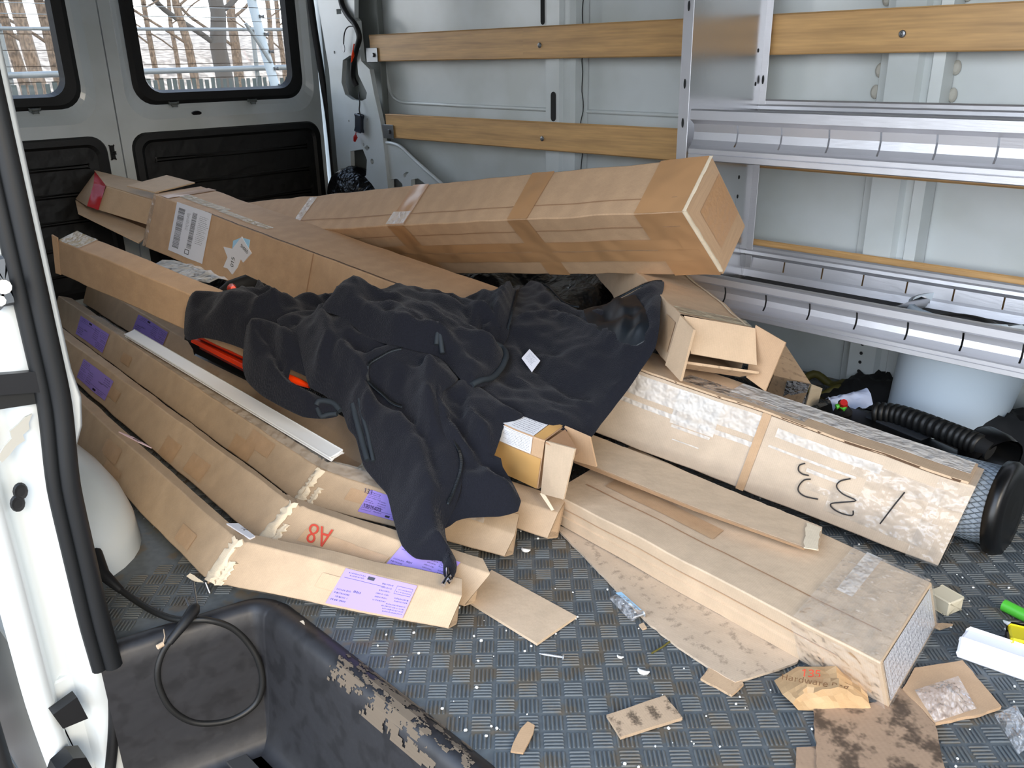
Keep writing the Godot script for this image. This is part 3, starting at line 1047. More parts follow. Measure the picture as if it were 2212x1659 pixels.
# ---------------------------------------------------------------- black step in the doorway
func step_well():
	var edge: Array = [Vector3(-1.235, 0, -0.30), Vector3(-1.215, 0, -0.38), Vector3(-1.198, 0, -0.44), Vector3(-1.185, 0, -0.49)] + arc(Vector3(-1.178, 0, -0.515), Vector3(-1.165, 0, -0.562), Vector3(-1.11, 0, -0.565), 8) + [Vector3(-1.0, 0, -0.566), Vector3(-0.8, 0, -0.566), Vector3(-0.6, 0, -0.564), Vector3(-0.3, 0, -0.562), Vector3(0.33, 0, -0.56)]
	var path := spline(edge, 3)
	var P := []
	for i in path.size():
		var d: Vector3 = (path[mini(i + 1, path.size() - 1)] - path[maxi(i - 1, 0)]).normalized()
		var inn := Vector3(-d.z, 0, d.x)
		if inn.dot(Vector3(-0.6, 0, -0.3) - path[i]) < 0 and path[i].z > -0.5:
			inn = -inn
		if path[i].z <= -0.5 and inn.z < 0:
			inn = -inn
		var row := []
		for k in [[-0.006, 0.0], [0.0, 0.006], [0.008, 0.0125], [0.02, 0.0165], [0.032, 0.0145], [0.042, 0.004], [0.046, -0.02], [0.05, -0.08], [0.0555, -0.15], [0.062, -0.2], [0.07, -0.226], [0.08, -0.2375], [0.092, -0.24], [0.13, -0.24]]:
			row.append(path[i] + inn * k[0] + Vector3(0, k[1], 0))
		P.append(row)
	var b := MB.new()
	b.grid(P, Vector3(0.2, 1, 0.3))
	var fl := []
	for r in P:
		fl.append(r[-1])
	fl.append(Vector3(0.33, -0.24, -0.12))
	fl.append(Vector3(-1.09, -0.24, -0.12))
	fl.append(Vector3(-1.09, -0.24, -0.28))
	b.board(fl, Vector3(0, 0.0005, 0))
	b.quad(Vector3(-1.09, -0.24, -0.12), Vector3(0.33, -0.24, -0.12), Vector3(0.33, -0.5, -0.12), Vector3(-1.09, -0.5, -0.12), Vector3(0, 0, 1))
	var o := struct("trim_12", b, "step_black", "black plastic step well in the side doorway")
	# dried mud caked on the rim
	var mu := MB.new()
	for i in 150:
		for j in 34:
			var x := -0.93 + i * 0.002
			var q := [Vector2(x, j), Vector2(x + 0.0021, j), Vector2(x + 0.0021, j + 1.05), Vector2(x, j + 1.05)]
			if noi.get_noise_2d(x * 22.0, j * 0.08) + 0.5 * noi.get_noise_2d(x * 60.0 + 9.0, j * 0.3) + 0.25 * noi.get_noise_2d(x * 170.0, j * 1.1) - 0.9 * absf(x + 0.79) * 4.0 + 0.25 < 0.0:
				continue
			var w := []
			for p in q:
				var d: float = -0.001 + p.y * 0.0015
				var yy := 0.0
				for k in [[0.0, 0.006, 0.008, 0.0125], [0.008, 0.0125, 0.02, 0.0165], [0.02, 0.0165, 0.032, 0.0145], [0.032, 0.0145, 0.042, 0.004], [0.042, 0.004, 0.06, -0.05]]:
					if d <= k[2]:
						yy = lerpf(k[1], k[3], clampf((d - k[0]) / (k[2] - k[0]), 0, 1))
						break
				w.append(Vector3(p.x, yy + 0.0011, -0.566 + d))
			mu.quad(w[0], w[1], w[2], w[3], Vector3.UP)
	part("mud_crust", mu, "mud", o, "dried mud on the rim").set_meta("kind", "stuff")
	for q in [Vector3(-1.102, -0.24, -0.5111), Vector3(-1.097, -0.24, -0.4406), Vector3(-1.0858, -0.24, -0.3785), Vector3(-0.8962, -0.24, -0.5184), Vector3(-0.9201, -0.24, -0.4417)]:
		var s := MB.new()
		var ring := []
		for k in [[0.0, 1.0], [0.003, 1.0], [0.0045, 0.93]]:
			var r := []
			for e in [1.0, -1.0]:
				for i in 6:
					var a: float = PI * i / 5 - PI / 2 + (0.0 if e > 0 else PI)
					r.append(q + Vector3(e * 0.082 + cos(a) * 0.016 * k[1], k[0], sin(a) * 0.0165 * k[1]))
			ring.append(r)
		s.rings(ring, false, false, true)
		part("tread_pad", s, "step_pad", o)

# ---------------------------------------------------------------- rubber floor with a basket-weave tread
func mat_floor():
	var b := MB.new()
	b.board([Vector3(-3.36, -0.04, -0.33), Vector3(-3.36, -0.04, -2.2), Vector3(2.36, -0.04, -2.2), Vector3(2.36, -0.04, -0.558), Vector3(-1.12, -0.04, -0.558), Vector3(-1.175, -0.04, -0.52), Vector3(-1.2, -0.04, -0.44), Vector3(-1.23, -0.04, -0.33)], Vector3(0, 0.04, 0))
	var o := struct("floor", b, "mat_base", "dark rubber van floor with a basket-weave tread")
	# one tread bar, rounded on top
	var bar := MB.new()
	var R := []
	for e in [[-0.0132, 0.55], [-0.0118, 1.0], [0.0118, 1.0], [0.0132, 0.55]]:
		var r := []
		for p in [[-0.0021, -0.001], [-0.0017, 0.0014], [-0.0007, 0.0022], [0.0007, 0.0022], [0.0017, 0.0014], [0.0021, -0.001]]:
			r.append(Vector3(p[0] * (0.6 + 0.4 * e[1]), p[1] * e[1] if p[1] > 0 else p[1], e[0]))
		R.append(r)
	bar.rings(R, true)
	var T := []
	var tile := 0.0326
	var m := Vector3(-0.70711, 0, -0.70711)
	var q := Vector3(0.70711, 0, -0.70711)
	var c0: Vector3 = Vector3(-0.8945, 0.0, -0.6325)
	for i in range(-80, 81):
		for j in range(-80, 81):
			var c := c0 + q * (i * tile) + m * (j * tile)
			if c.x < -3.2 or c.x > 0.5 or c.z < -2.17 or c.z > -0.35:
				continue
			if c.z > -0.577 and c.x > -1.19 - (c.z + 0.577) * 0.2 - 0.02:
				continue
			if c.x < -1.4 and c.z > -0.52:
				continue
			var along: Vector3 = m if (i + j) % 2 == 0 else q
			var across: Vector3 = q if (i + j) % 2 == 0 else m
			for k in 5:
				T.append(Transform3D(Basis(across, Vector3.UP, along), c + across * ((k - 2) * 0.0060)))
	var mm := MultiMesh.new()
	mm.transform_format = MultiMesh.TRANSFORM_3D
	mm.mesh = bar.mesh()
	mm.instance_count = T.size()
	for i in T.size():
		mm.set_instance_transform(i, T[i])
	var mi := MultiMeshInstance3D.new()
	mi.name = "tread_bars"
	mi.multimesh = mm
	mi.material_override = M["mat_base"]
	mi.set_meta("kind", "stuff")
	o.add_child(mi)

# ---------------------------------------------------------------- what stands outside the rear windows
func outside():
	var b := MB.new()
	b.board([Vector3(-60, -0.72, -50), Vector3(30, -0.72, -50), Vector3(30, -0.72, 40), Vector3(-60, -0.72, 40)], Vector3(0, 0.1, 0))
	struct("ground", b, "ground", "pale gravel ground outside the van")
	b = MB.new()
	var P := []
	for i in 40:
		var z := -60.0 + i * 3.0
		var h := 2.3 + 0.8 * noi.get_noise_2d(z * 0.07, 3.0)
		P.append([Vector3(-34, -0.7, z), Vector3(-38, h * 0.5, z), Vector3(-46, h, z), Vector3(-60, h + 0.5, z)])
	b.grid(P, Vector3(1, 1, 0))
	struct("hill", b, "hill", "hazy wooded rise beyond the trees")
	# slatted fence behind the van
	var f := thing("slatted_fence", "dark green slatted chain fence with metal rails outside the rear windows", "fence", Vector3(-11.0, -0.62, -3.5))
	for r in [[0.74, 0.035], [1.22, 0.02]]:
		b = MB.new()
		b.tube([Vector3(-11, r[0], 8), Vector3(-11, r[0] + 0.03, -3.5), Vector3(-11, r[0] + 0.12, -16)], r[1], 8)
		part("rail", b, "fence_rail", f)
	for k in 7:
		b = MB.new()
		b.tube([Vector3(-11.06, -0.62, 6.0 - k * 3.05), Vector3(-11.06, 1.3, 6.0 - k * 3.05)], 0.03, 8)
		part("post", b, "fence_rail", f)
	for k in 3:
		b = MB.new()
		b.tube([Vector3(-11.02, 1.42 + k * 0.11, 8), Vector3(-11.02, 1.40 + k * 0.11, -4), Vector3(-11.02, 1.45 + k * 0.11, -16)], 0.005, 5)
		part("barbed_wire", b, "fence_rail", f)
	var sl := MB.new()
	sl.block(Vector3.ZERO, Vector3(0.003, 0, 0), Vector3(0, 0.66, 0), Vector3(0, 0, 0.028), 0.001)
	var mm := MultiMesh.new()
	mm.transform_format = MultiMesh.TRANSFORM_3D
	mm.mesh = sl.mesh()
	mm.instance_count = 260
	for i in 260:
		mm.set_instance_transform(i, Transform3D(Basis.from_euler(Vector3(rng.randf_range(-0.01, 0.01), rng.randf_range(-0.25, 0.25), 0)), Vector3(-11.0 + rng.randf_range(-0.01, 0.01), 0.02 + rng.randf_range(-0.02, 0.02), 7.0 - i * 0.084)))
	var mi := MultiMeshInstance3D.new()
	mi.name = "slats"
	mi.multimesh = mm
	mi.material_override = M["fence_green"]
	mi.set_meta("kind", "stuff")
	f.add_child(mi)
	mi.position = -f.position
	# white pole with hooks, leaning by the fence
	var w := thing("white_pole", "pale leaning pole with hooks seen through the right rear window", "pole", Vector3(-9.5, -0.62, -4.2))
	b = MB.new()
	b.tube([Vector3(-9.5, 0.5731, -5.5467), Vector3(-9.5, 1.0821, -5.4325), Vector3(-9.5, 1.6138, -5.3422)], 0.055, 8)
	part("shaft", b, "pole_white", w)
	b = MB.new()
	b.tube([Vector3(-9.45, 0.8558, -5.4874), Vector3(-9.45, 1.0562, -5.3652), Vector3(-9.45, 1.2742, -5.2214)], 0.02, 6)
	part("brace", b, "fence_rail", w)
	for k in 6:
		var q: Vector3 = (Vector3(-9.44, 1.5338, -5.3208)).lerp(Vector3(-9.44, 0.6007, -5.5089), k / 5.0)
		b = MB.new()
		b.block(q + Vector3(0, 0, -0.07), Vector3(0.02, 0, 0), Vector3(0, 0.018, 0), Vector3(0, 0, 0.03), 0.006)
		part("hook", b, "steel_dark", w)
	# bare trees
	var list := [
		["thick dark trunk behind the middle of the right rear window", Vector3(-17.0, 0.7454, -8.7398), 0.2, 0.05, "bark_dark"],
		["slanting pale trunk just left of the thick dark trunk", Vector3(-15.5, 0.7614, -7.6104), 0.09, -0.35, "bark"],
		["thin pale trunk near the left edge of the right rear window", Vector3(-16.0, 0.774, -7.0382), 0.06, -0.1, "bark"],
		["pale trunk just right of the thick dark trunk", Vector3(-19.0, 0.7258, -10.1522), 0.13, 0.05, "bark"],
		["slim trunk behind the white leaning pole", Vector3(-18.0, 0.717, -10.4331), 0.07, 0.1, "bark"],
		["pale trunk beside the red container in the left rear window", Vector3(-15.0, 0.7837, -4.5781), 0.1, -0.3, "bark"],
		["broad pale trunk in the middle of the left rear window", Vector3(-14.5, 0.7821, -4.6108), 0.12, -0.25, "bark"],
		["trunk at the right edge of the left rear window", Vector3(-16.0, 0.8053, -5.3835), 0.1, -0.2, "bark"],
		["distant thin tree between the two left trunks of the right window", Vector3(-22.0, 0.7583, -10.1551), 0.07, 0.0, "bark"],
		["distant thin tree right of the white pole", Vector3(-22.0, 0.799, -13.1504), 0.08, 0.0, "bark"]]
	for t in list:
		var at: Vector3 = t[1]
		at.y = -0.62
		var o := thing("bare_tree", t[0], "tree", at)
		var pts := []
		var rad := []
		for i in 12:
			var y := i * 0.6
			pts.append(at + Vector3(0.05 * noi.get_noise_2d(y, at.z * 3), y, -t[3] * y * 0.35 + 0.08 * noi.get_noise_2d(y + 50, at.z)))
			rad.append(t[2] * (1.15 if i == 0 else 1.0 - i * 0.055))
		b = MB.new()
		b.tube(pts, rad, 8)
		part("trunk", b, t[4], o)
		for k in 5:
			var i := 3 + k
			var q: Vector3 = pts[i]
			var s: float = 1.0 if k % 2 == 0 else -1.0
			b = MB.new()
			var br := [q]
			for e in 4:
				br.append(q + Vector3(0.1 * e * noi.get_noise_2d(k, e), 0.22 * (e + 1) + 0.1 * noi.get_noise_2d(k * 3.0, at.x), s * (0.3 * (e + 1) + 0.2 * noi.get_noise_2d(e, k * 7.0))))
			b.tube(spline(br, 3), 0.28 * t[2], 5)
			part("branch", b, t[4], o)
	# red container at the far left
	var c := thing("container", "rusty red container seen through the left rear window", "container", Vector3(-13, -0.62, 0.4))
	b = MB.new()
	b.block(Vector3(-13, 0.45, 1.55), Vector3(0.9, 0, 0), Vector3(0, 1.0, 0), Vector3(0, 0, 2.2), 0.03)
	part("shell", b, "rust_red", c)
	for k in 9:
		b = MB.new()
		b.block(Vector3(-12.09, 0.45, -0.5 + k * 0.4), Vector3(0.02, 0, 0), Vector3(0, 0.95, 0), Vector3(0, 0, 0.07), 0.015)
		part("rib", b, "rust_red", c)

# ---------------------------------------------------------------- aluminium shelving
func lip(parent: Node3D, prof: Array, x0: float, x1: float, gaps: Array, ga: int, gb: int):
	# prof: [y, z] from top to bottom; slots cut through the rows ga..gb at the places in gaps
	var b := MB.new()
	var xs := [x0]
	for g in gaps:
		xs.append(g - 0.002)
		xs.append(g + 0.002)
	xs.append(x1)
	for k in xs.size() - 1:
		var slot: bool = k % 2 == 1
		for i in prof.size() - 1:
			if slot and i >= ga and i < gb:
				continue
			var a := Vector3(xs[k], prof[i][0], prof[i][1])
			var c := Vector3(xs[k + 1], prof[i + 1][0], prof[i + 1][1])
			b.quad(a, Vector3(c.x, a.y, a.z), c, Vector3(a.x, c.y, c.z), Vector3(0, 0.2, 1), [Vector2(a.x, i * 0.02), Vector2(c.x, i * 0.02), Vector2(c.x, i * 0.02 + 0.02), Vector2(a.x, i * 0.02 + 0.02)])
	return b

func shelving():
	var o := thing("shelf_unit", "aluminium van shelving with two long slotted trays along the far wall", "shelving", Vector3(-0.7, 0.0, -1.93))
	var b := MB.new()
	b.block(Vector3(-1.19, 0.78, -1.93), Vector3(0.0012, 0, 0), Vector3(0, 0.55, 0), Vector3(0, 0, 0.172), 0.0006)
	var e := part("end_panel", b, "aluminium_plate", o)
	for h in [[-2.075, 0.86], [-2.075, 0.78], [-2.06, 0.71], [-2.03, 0.55], [-2.03, 0.5]]:
		var s := MB.new()
		s.board(oval(Vector3(-1.1885, h[1], h[0]), Vector3(0, 0.005, 0), Vector3(0, 0, 0.003), 8), Vector3(0.0008, 0, 0))
		part("panel_hole", s, "cavity", e)
	for p in [["front_post", -1.188, -1.757, 0.0135], ["rear_post", -1.182, -2.1, 0.0115]]:
		b = MB.new()
		b.block(Vector3(p[1], 0.67, p[2]), Vector3(p[3], 0, 0), Vector3(0, 0.67, 0), Vector3(0, 0, 0.0015), 0.0008)
		b.block(Vector3(p[1] - p[3], 0.67, p[2] - 0.012), Vector3(0.0015, 0, 0), Vector3(0, 0.67, 0), Vector3(0, 0, 0.013), 0.0008)
		var q := part(p[0], b, "aluminium", o)
		for y in [0.955, 0.703, 0.79]:
			if p[0] == "rear_post" and y > 0.9:
				continue
			var s := MB.new()
			s.board(oval(Vector3(p[1], y, p[2] + 0.0015), Vector3(0.0032, 0, 0), Vector3(0, 0.011, 0), 12), Vector3(0, 0, 0.0006))
			part("post_slot", s, "cavity", q)
	b = MB.new()
	b.block(Vector3(0.3, 0.67, -1.93), Vector3(0.0015, 0, 0), Vector3(0, 0.67, 0), Vector3(0, 0, 0.172), 0.0008)
	part("end_panel", b, "aluminium_plate", o)
	var slots := []
	for k in 13:
		slots.append(-1.05 + k * 0.1085)
	for t in [["upper_tray", 0.735, 0.115, -1.166], ["lower_tray", 0.353, 0.09, -1.176]]:
		var top: float = t[1]
		var h: float = t[2]
		b = lip(o, [[top - 0.004, -1.79], [top, -1.765], [top, -1.756], [top - 0.003, -1.752], [top - h * 0.2, -1.752], [top - h * 0.225, -1.758], [top - h * 0.29, -1.769], [top - h * 0.45, -1.7725], [top - h * 0.6, -1.77], [top - h * 0.70, -1.762], [top - h * 0.74, -1.755], [top - h * 0.77, -1.752], [top - h * 0.85, -1.752], [top - h * 0.862, -1.754], [top - h * 0.875, -1.752], [top - h * 0.98, -1.752], [top - h, -1.756], [top - h, -1.80]], t[3], 0.298, slots, 6, 9)
		var f := part(t[0], b, "aluminium", o)
		b = MB.new()
		var y0: float = top - h + 0.012
		b.block(Vector3((t[3] + 0.298) / 2, y0, -1.94), Vector3((0.298 - t[3]) / 2, 0, 0), Vector3(0, 0.0015, 0), Vector3(0, 0, 0.165), 0.0006)
		part("tray_floor", b, "tray_mat" if top < 0.5 else "aluminium", f)
		var back := []
		for k in 13:
			back.append(-1.074 + k * 0.1085)
		var bt: float = 0.742 if top > 0.5 else 0.361
		b = lip(o, [[bt - 0.008, -2.112], [bt - 0.002, -2.11], [bt, -2.104], [bt - 0.004, -2.1], [bt - 0.012, -2.1], [bt - 0.016, -2.096], [bt - 0.024, -2.094], [bt - 0.03, -2.1], [bt - 0.034, -2.104], [bt - 0.062, -2.1], [bt - 0.068, -2.096], [bt - 0.085, -2.09], [y0, -2.09]], t[3] - 0.03, 0.298, back, 8, 9)
		part("tray_back", b, "aluminium", f)

# ---------------------------------------------------------------- cartons
# A carton follows sections of four corners (bottom front, top front, top back, bottom back) along its length; edges wander a little and crumple at bends.
func cbox(S: Array, amp: float, seed_: int, bends := []) -> Dictionary:
	var L := [0.0]
	for i in range(1, S.size()):
		var a := Vector3.ZERO
		for k in 4:
			a += (S[i][k] - S[i - 1][k]) / 4.0
		L.append(L[-1] + a.length())
	return {"S": S, "L": L, "amp": amp, "seed": seed_, "bends": bends}

func corners(B: Dictionary, u: float) -> Array:
	var x: float = clampf(u, 0, 1) * B.L[-1]
	var i := 0
	while i < B.L.size() - 2 and x > B.L[i + 1]:
		i += 1
	var f: float = (x - B.L[i]) / (B.L[i + 1] - B.L[i])
	var a: float = B.amp
	var hi := 0.0
	for k in range(1, B.L.size() - 1):
		hi += 0.0045 * exp(-pow((x - B.L[k]) / 0.025, 2))
	var o := []
	for k in 4:
		var p: Vector3 = B.S[i][k].lerp(B.S[i + 1][k], f)
		var s: float = B.seed * 37.0 + k * 11.0
		p += Vector3(noi.get_noise_2d(x * 5.0, s), noi.get_noise_2d(x * 5.0, s + 100), noi.get_noise_2d(x * 5.0, s + 200)) * a * 2.0
		p += Vector3(noi.get_noise_2d(x * 90.0, s + 300), noi.get_noise_2d(x * 90.0, s + 400), noi.get_noise_2d(x * 90.0, s + 500)) * hi * 1.6
		o.append(p)
	return o

func surf(B: Dictionary, u: float, face: int, t: float) -> Vector3:
	var c := corners(B, u)
	var q: Vector3 = c[face].lerp(c[(face + 1) % 4], t)
	return q

func outward(B: Dictionary, u: float, face: int) -> Vector3:
	var c := corners(B, u)
	var e := corners(B, clampf(u, 0.02, 0.98) + 0.02)
	var d := corners(B, clampf(u, 0.02, 0.98) - 0.02)
	var al: Vector3 = e[face] - d[face] + e[(face + 1) % 4] - d[(face + 1) % 4]
	var m: Vector3 = al.cross(c[(face + 1) % 4] - c[face]).normalized()
	var mid: Vector3 = (c[0] + c[1] + c[2] + c[3]) / 4.0
	return m if m.dot((c[face] + c[(face + 1) % 4]) / 2.0 - mid) > 0 else -m

func carton_mesh(B: Dictionary, r := 0.0035, cap0 := true, cap1 := true) -> MB:
	var b := MB.new()
	var len: float = B.L[-1]
	var us := []
	var n := int(maxf(10, len / 0.022))
	for i in n + 1:
		us.append(float(i) / n)
	for k in range(1, B.L.size() - 1):
		for e in range(-6, 7):
			us.append(clampf((B.L[k] + e * 0.006) / len, 0, 1))
	us.sort()
	var prev := []
	for ui in us.size():
		var c := corners(B, us[ui])
		var ring := []
		for k in 4:
			var p: Vector3 = c[(k + 3) % 4]
			var q: Vector3 = c[(k + 1) % 4]
			var rr_: float = minf(r, 0.3 * minf((p - c[k]).length(), (q - c[k]).length()))
			var a: Vector3 = c[k] + (p - c[k]).normalized() * rr_
			var d: Vector3 = c[k] + (q - c[k]).normalized() * rr_
			ring.append([a, (a + d + c[k] * 2.0) / 4.0, d, outward(B, us[ui], (k + 3) % 4), outward(B, us[ui], k)])
		if ui > 0:
			var v := 0.0
			var x0: float = us[ui - 1] * len
			var x1: float = us[ui] * len
			for k in 4:
				var A: Array = prev[k]
				var C: Array = ring[k]
				var A2: Array = prev[(k + 1) % 4]
				var C2: Array = ring[(k + 1) % 4]
				var w: float = (A2[0] - A[2]).length()
				# flat of face k
				b.tri(A[2], C[2], C2[0], A[4], C[4], C[4], Vector2(x0, v), Vector2(x1, v), Vector2(x1, v + w))
				b.tri(A[2], C2[0], A2[0], A[4], C[4], A[4], Vector2(x0, v), Vector2(x1, v + w), Vector2(x0, v + w))
				# rounded edge at corner k
				var nm0: Vector3 = (A[3] + A[4]).normalized()
				var nm1: Vector3 = (C[3] + C[4]).normalized()
				b.tri(A[0], C[0], C[1], A[3], C[3], nm1, Vector2(x0, v), Vector2(x1, v), Vector2(x1, v))
				b.tri(A[0], C[1], A[1], A[3], nm1, nm0, Vector2(x0, v), Vector2(x1, v), Vector2(x0, v))
				b.tri(A[1], C[1], C[2], nm0, nm1, C[4], Vector2(x0, v), Vector2(x1, v), Vector2(x1, v))
				b.tri(A[1], C[2], A[2], nm0, C[4], A[4], Vector2(x0, v), Vector2(x1, v), Vector2(x0, v))
				v += w
		for e in 2:
			if (ui == 0 and e == 0 and cap0) or (ui == us.size() - 1 and e == 1 and cap1):
				var o: Vector3 = c[0] - corners(B, 0.5)[0]
				var flat := []
				for k in 4:
					flat.append_array([ring[k][0], ring[k][1], ring[k][2]])
				var m := (c[0] + c[1] + c[2] + c[3]) / 4.0 as Vector3
				for k in flat.size():
					b.quad(m, flat[k], flat[(k + 1) % flat.size()], m + (flat[k] - m) * 0.001, o, [Vector2(0.1, 0.1), Vector2(flat[k].y, flat[k].z), Vector2(flat[(k + 1) % flat.size()].y, flat[(k + 1) % flat.size()].z), Vector2(0.1, 0.1)])
		prev = ring
	return b

# a sheet that follows one face: used for tape, labels, creases
func strip(B: Dictionary, face: int, R: Array, off := 0.0007, unit := false, flip := false) -> MB:
	var b := MB.new()
	var n := int(clampf(absf(R[1] - R[0]) * B.L[-1] / 0.03, 2, 40))
	var P := []
	for i in n + 1:
		var u: float = lerpf(R[0], R[1], float(i) / n)
		if flip:
			u = lerpf(R[1], R[0], float(i) / n)
		var row := []
		var o := outward(B, u, face) * (off + 0.0012)
		for j in 4:
			row.append(surf(B, u, face, lerpf(R[2], R[3], j / 3.0)) + o)
		if flip:
			row.reverse()
		P.append(row)
	b.grid(P, outward(B, (R[0] + R[1]) / 2.0, face), unit)
	return b

# a quad on an end of the carton: a along the front-back side, h up
func on_end(B: Dictionary, end: float, a0: float, a1: float, h0: float, h1: float, off: float) -> MB:
	var c := corners(B, end)
	var o: Vector3 = (c[0] - corners(B, absf(end - 0.1))[0]).normalized() * off
	var p := func(a, h): return c[0].lerp(c[3], a).lerp(c[1].lerp(c[2], a), h) + o
	var b := MB.new()
	b.grid([[p.call(a0, h0), p.call(a0, h1)], [p.call(a1, h0), p.call(a1, h1)]], o, true)
	return b

func writing(o: Node3D, B: Dictionary, face: int, u: float, t: float, s: String, high: float, turned: bool, mat := "ink", off := 0.0034):
	var r := (surf(B, u + 0.02, face, t) - surf(B, u - 0.02, face, t)).normalized()
	var w := (surf(B, u, face, 1) - surf(B, u, face, 0)).normalized()
	if turned:
		r = -r
		w = -w
	words(o, s, surf(B, u, face, t) + outward(B, u, face) * off, r, w, high, mat)

# ragged torn paper across a face at a bend
func torn(o: Node3D, B: Dictionary, u: float, t0: float, t1: float, wide: float, seed_: int):
	var b := MB.new()
	var P := []
	var Q := []
	for i in 17:
		var t := lerpf(t0, t1, i / 16.0)
		var a: float = wide * (0.45 + 0.5 * noi.get_noise_2d(i * 1.3, seed_)) / B.L[-1]
		var c: float = wide * (0.55 + 0.6 * noi.get_noise_2d(i * 1.7, seed_ + 40.0)) / B.L[-1]
		var lift := 0.003 + 0.004 * absf(noi.get_noise_2d(i * 1.1, seed_ + 80.0))
		var p0 := surf(B, u - a, 0, t) + outward(B, u - 0.01, 0) * 0.0012
		var p1 := surf(B, u - a * 0.3, 0, t) + outward(B, u, 0) * lift
		var p2 := surf(B, u + c * 0.25, 0, t) + outward(B, u, 0) * lift * 0.35
		var p3 := surf(B, u + c * 0.6, 0, t) + outward(B, u, 0) * (lift * 1.2)
		var p4 := surf(B, u + c, 0, t) + outward(B, u + 0.01, 0) * 0.001
		P.append([p0, p1, p2, p3, p4])
	b.grid(P, outward(B, u, 0))
	part("torn_paper", b, "card_torn", o, "torn pale paper at the fold")

func new_carton(label: String, B: Dictionary, mat: String, group: String, cap0 := true, cap1 := true) -> Node3D:
	var lo: Vector3 = B.S[0][0]
	var cen := Vector3.ZERO
	var y := 9.0
	for s in B.S:
		for p in s:
			cen += p / (4.0 * B.S.size())
			y = minf(y, p.y)
	var o := thing("carton", label, "carton", Vector3(cen.x, y, cen.z), group)
	part("body", carton_mesh(B, 0.0035, cap0, cap1), mat, o)
	return o

func tape(o: Node3D, B: Dictionary, face: int, R: Array, mat := "tape_brown", off := 0.0007):
	part("tape_strip", strip(B, face, R, off), mat, o)

func flap(o: Node3D, P: Array, mat := "card_pale", thick := 0.004, label := ""):
	var b := MB.new()
	var n: Vector3 = (P[1] - P[0]).cross(P[2] - P[0]).normalized() * thick
	b.board(P, n)
	part("flap", b, mat, o, label)

func sticker(o: Node3D, P: Array, mat: String, called: String, thick := 0.0024):
	var b := MB.new()
	var n: Vector3 = (P[1] - P[0]).cross(P[2] - P[0]).normalized() * thick
	if n.dot(Vector3(0, 0.85, 0) - P[0]) < 0:
		n = -n
	b.board(P, n)
	return part(called, b, mat, o)

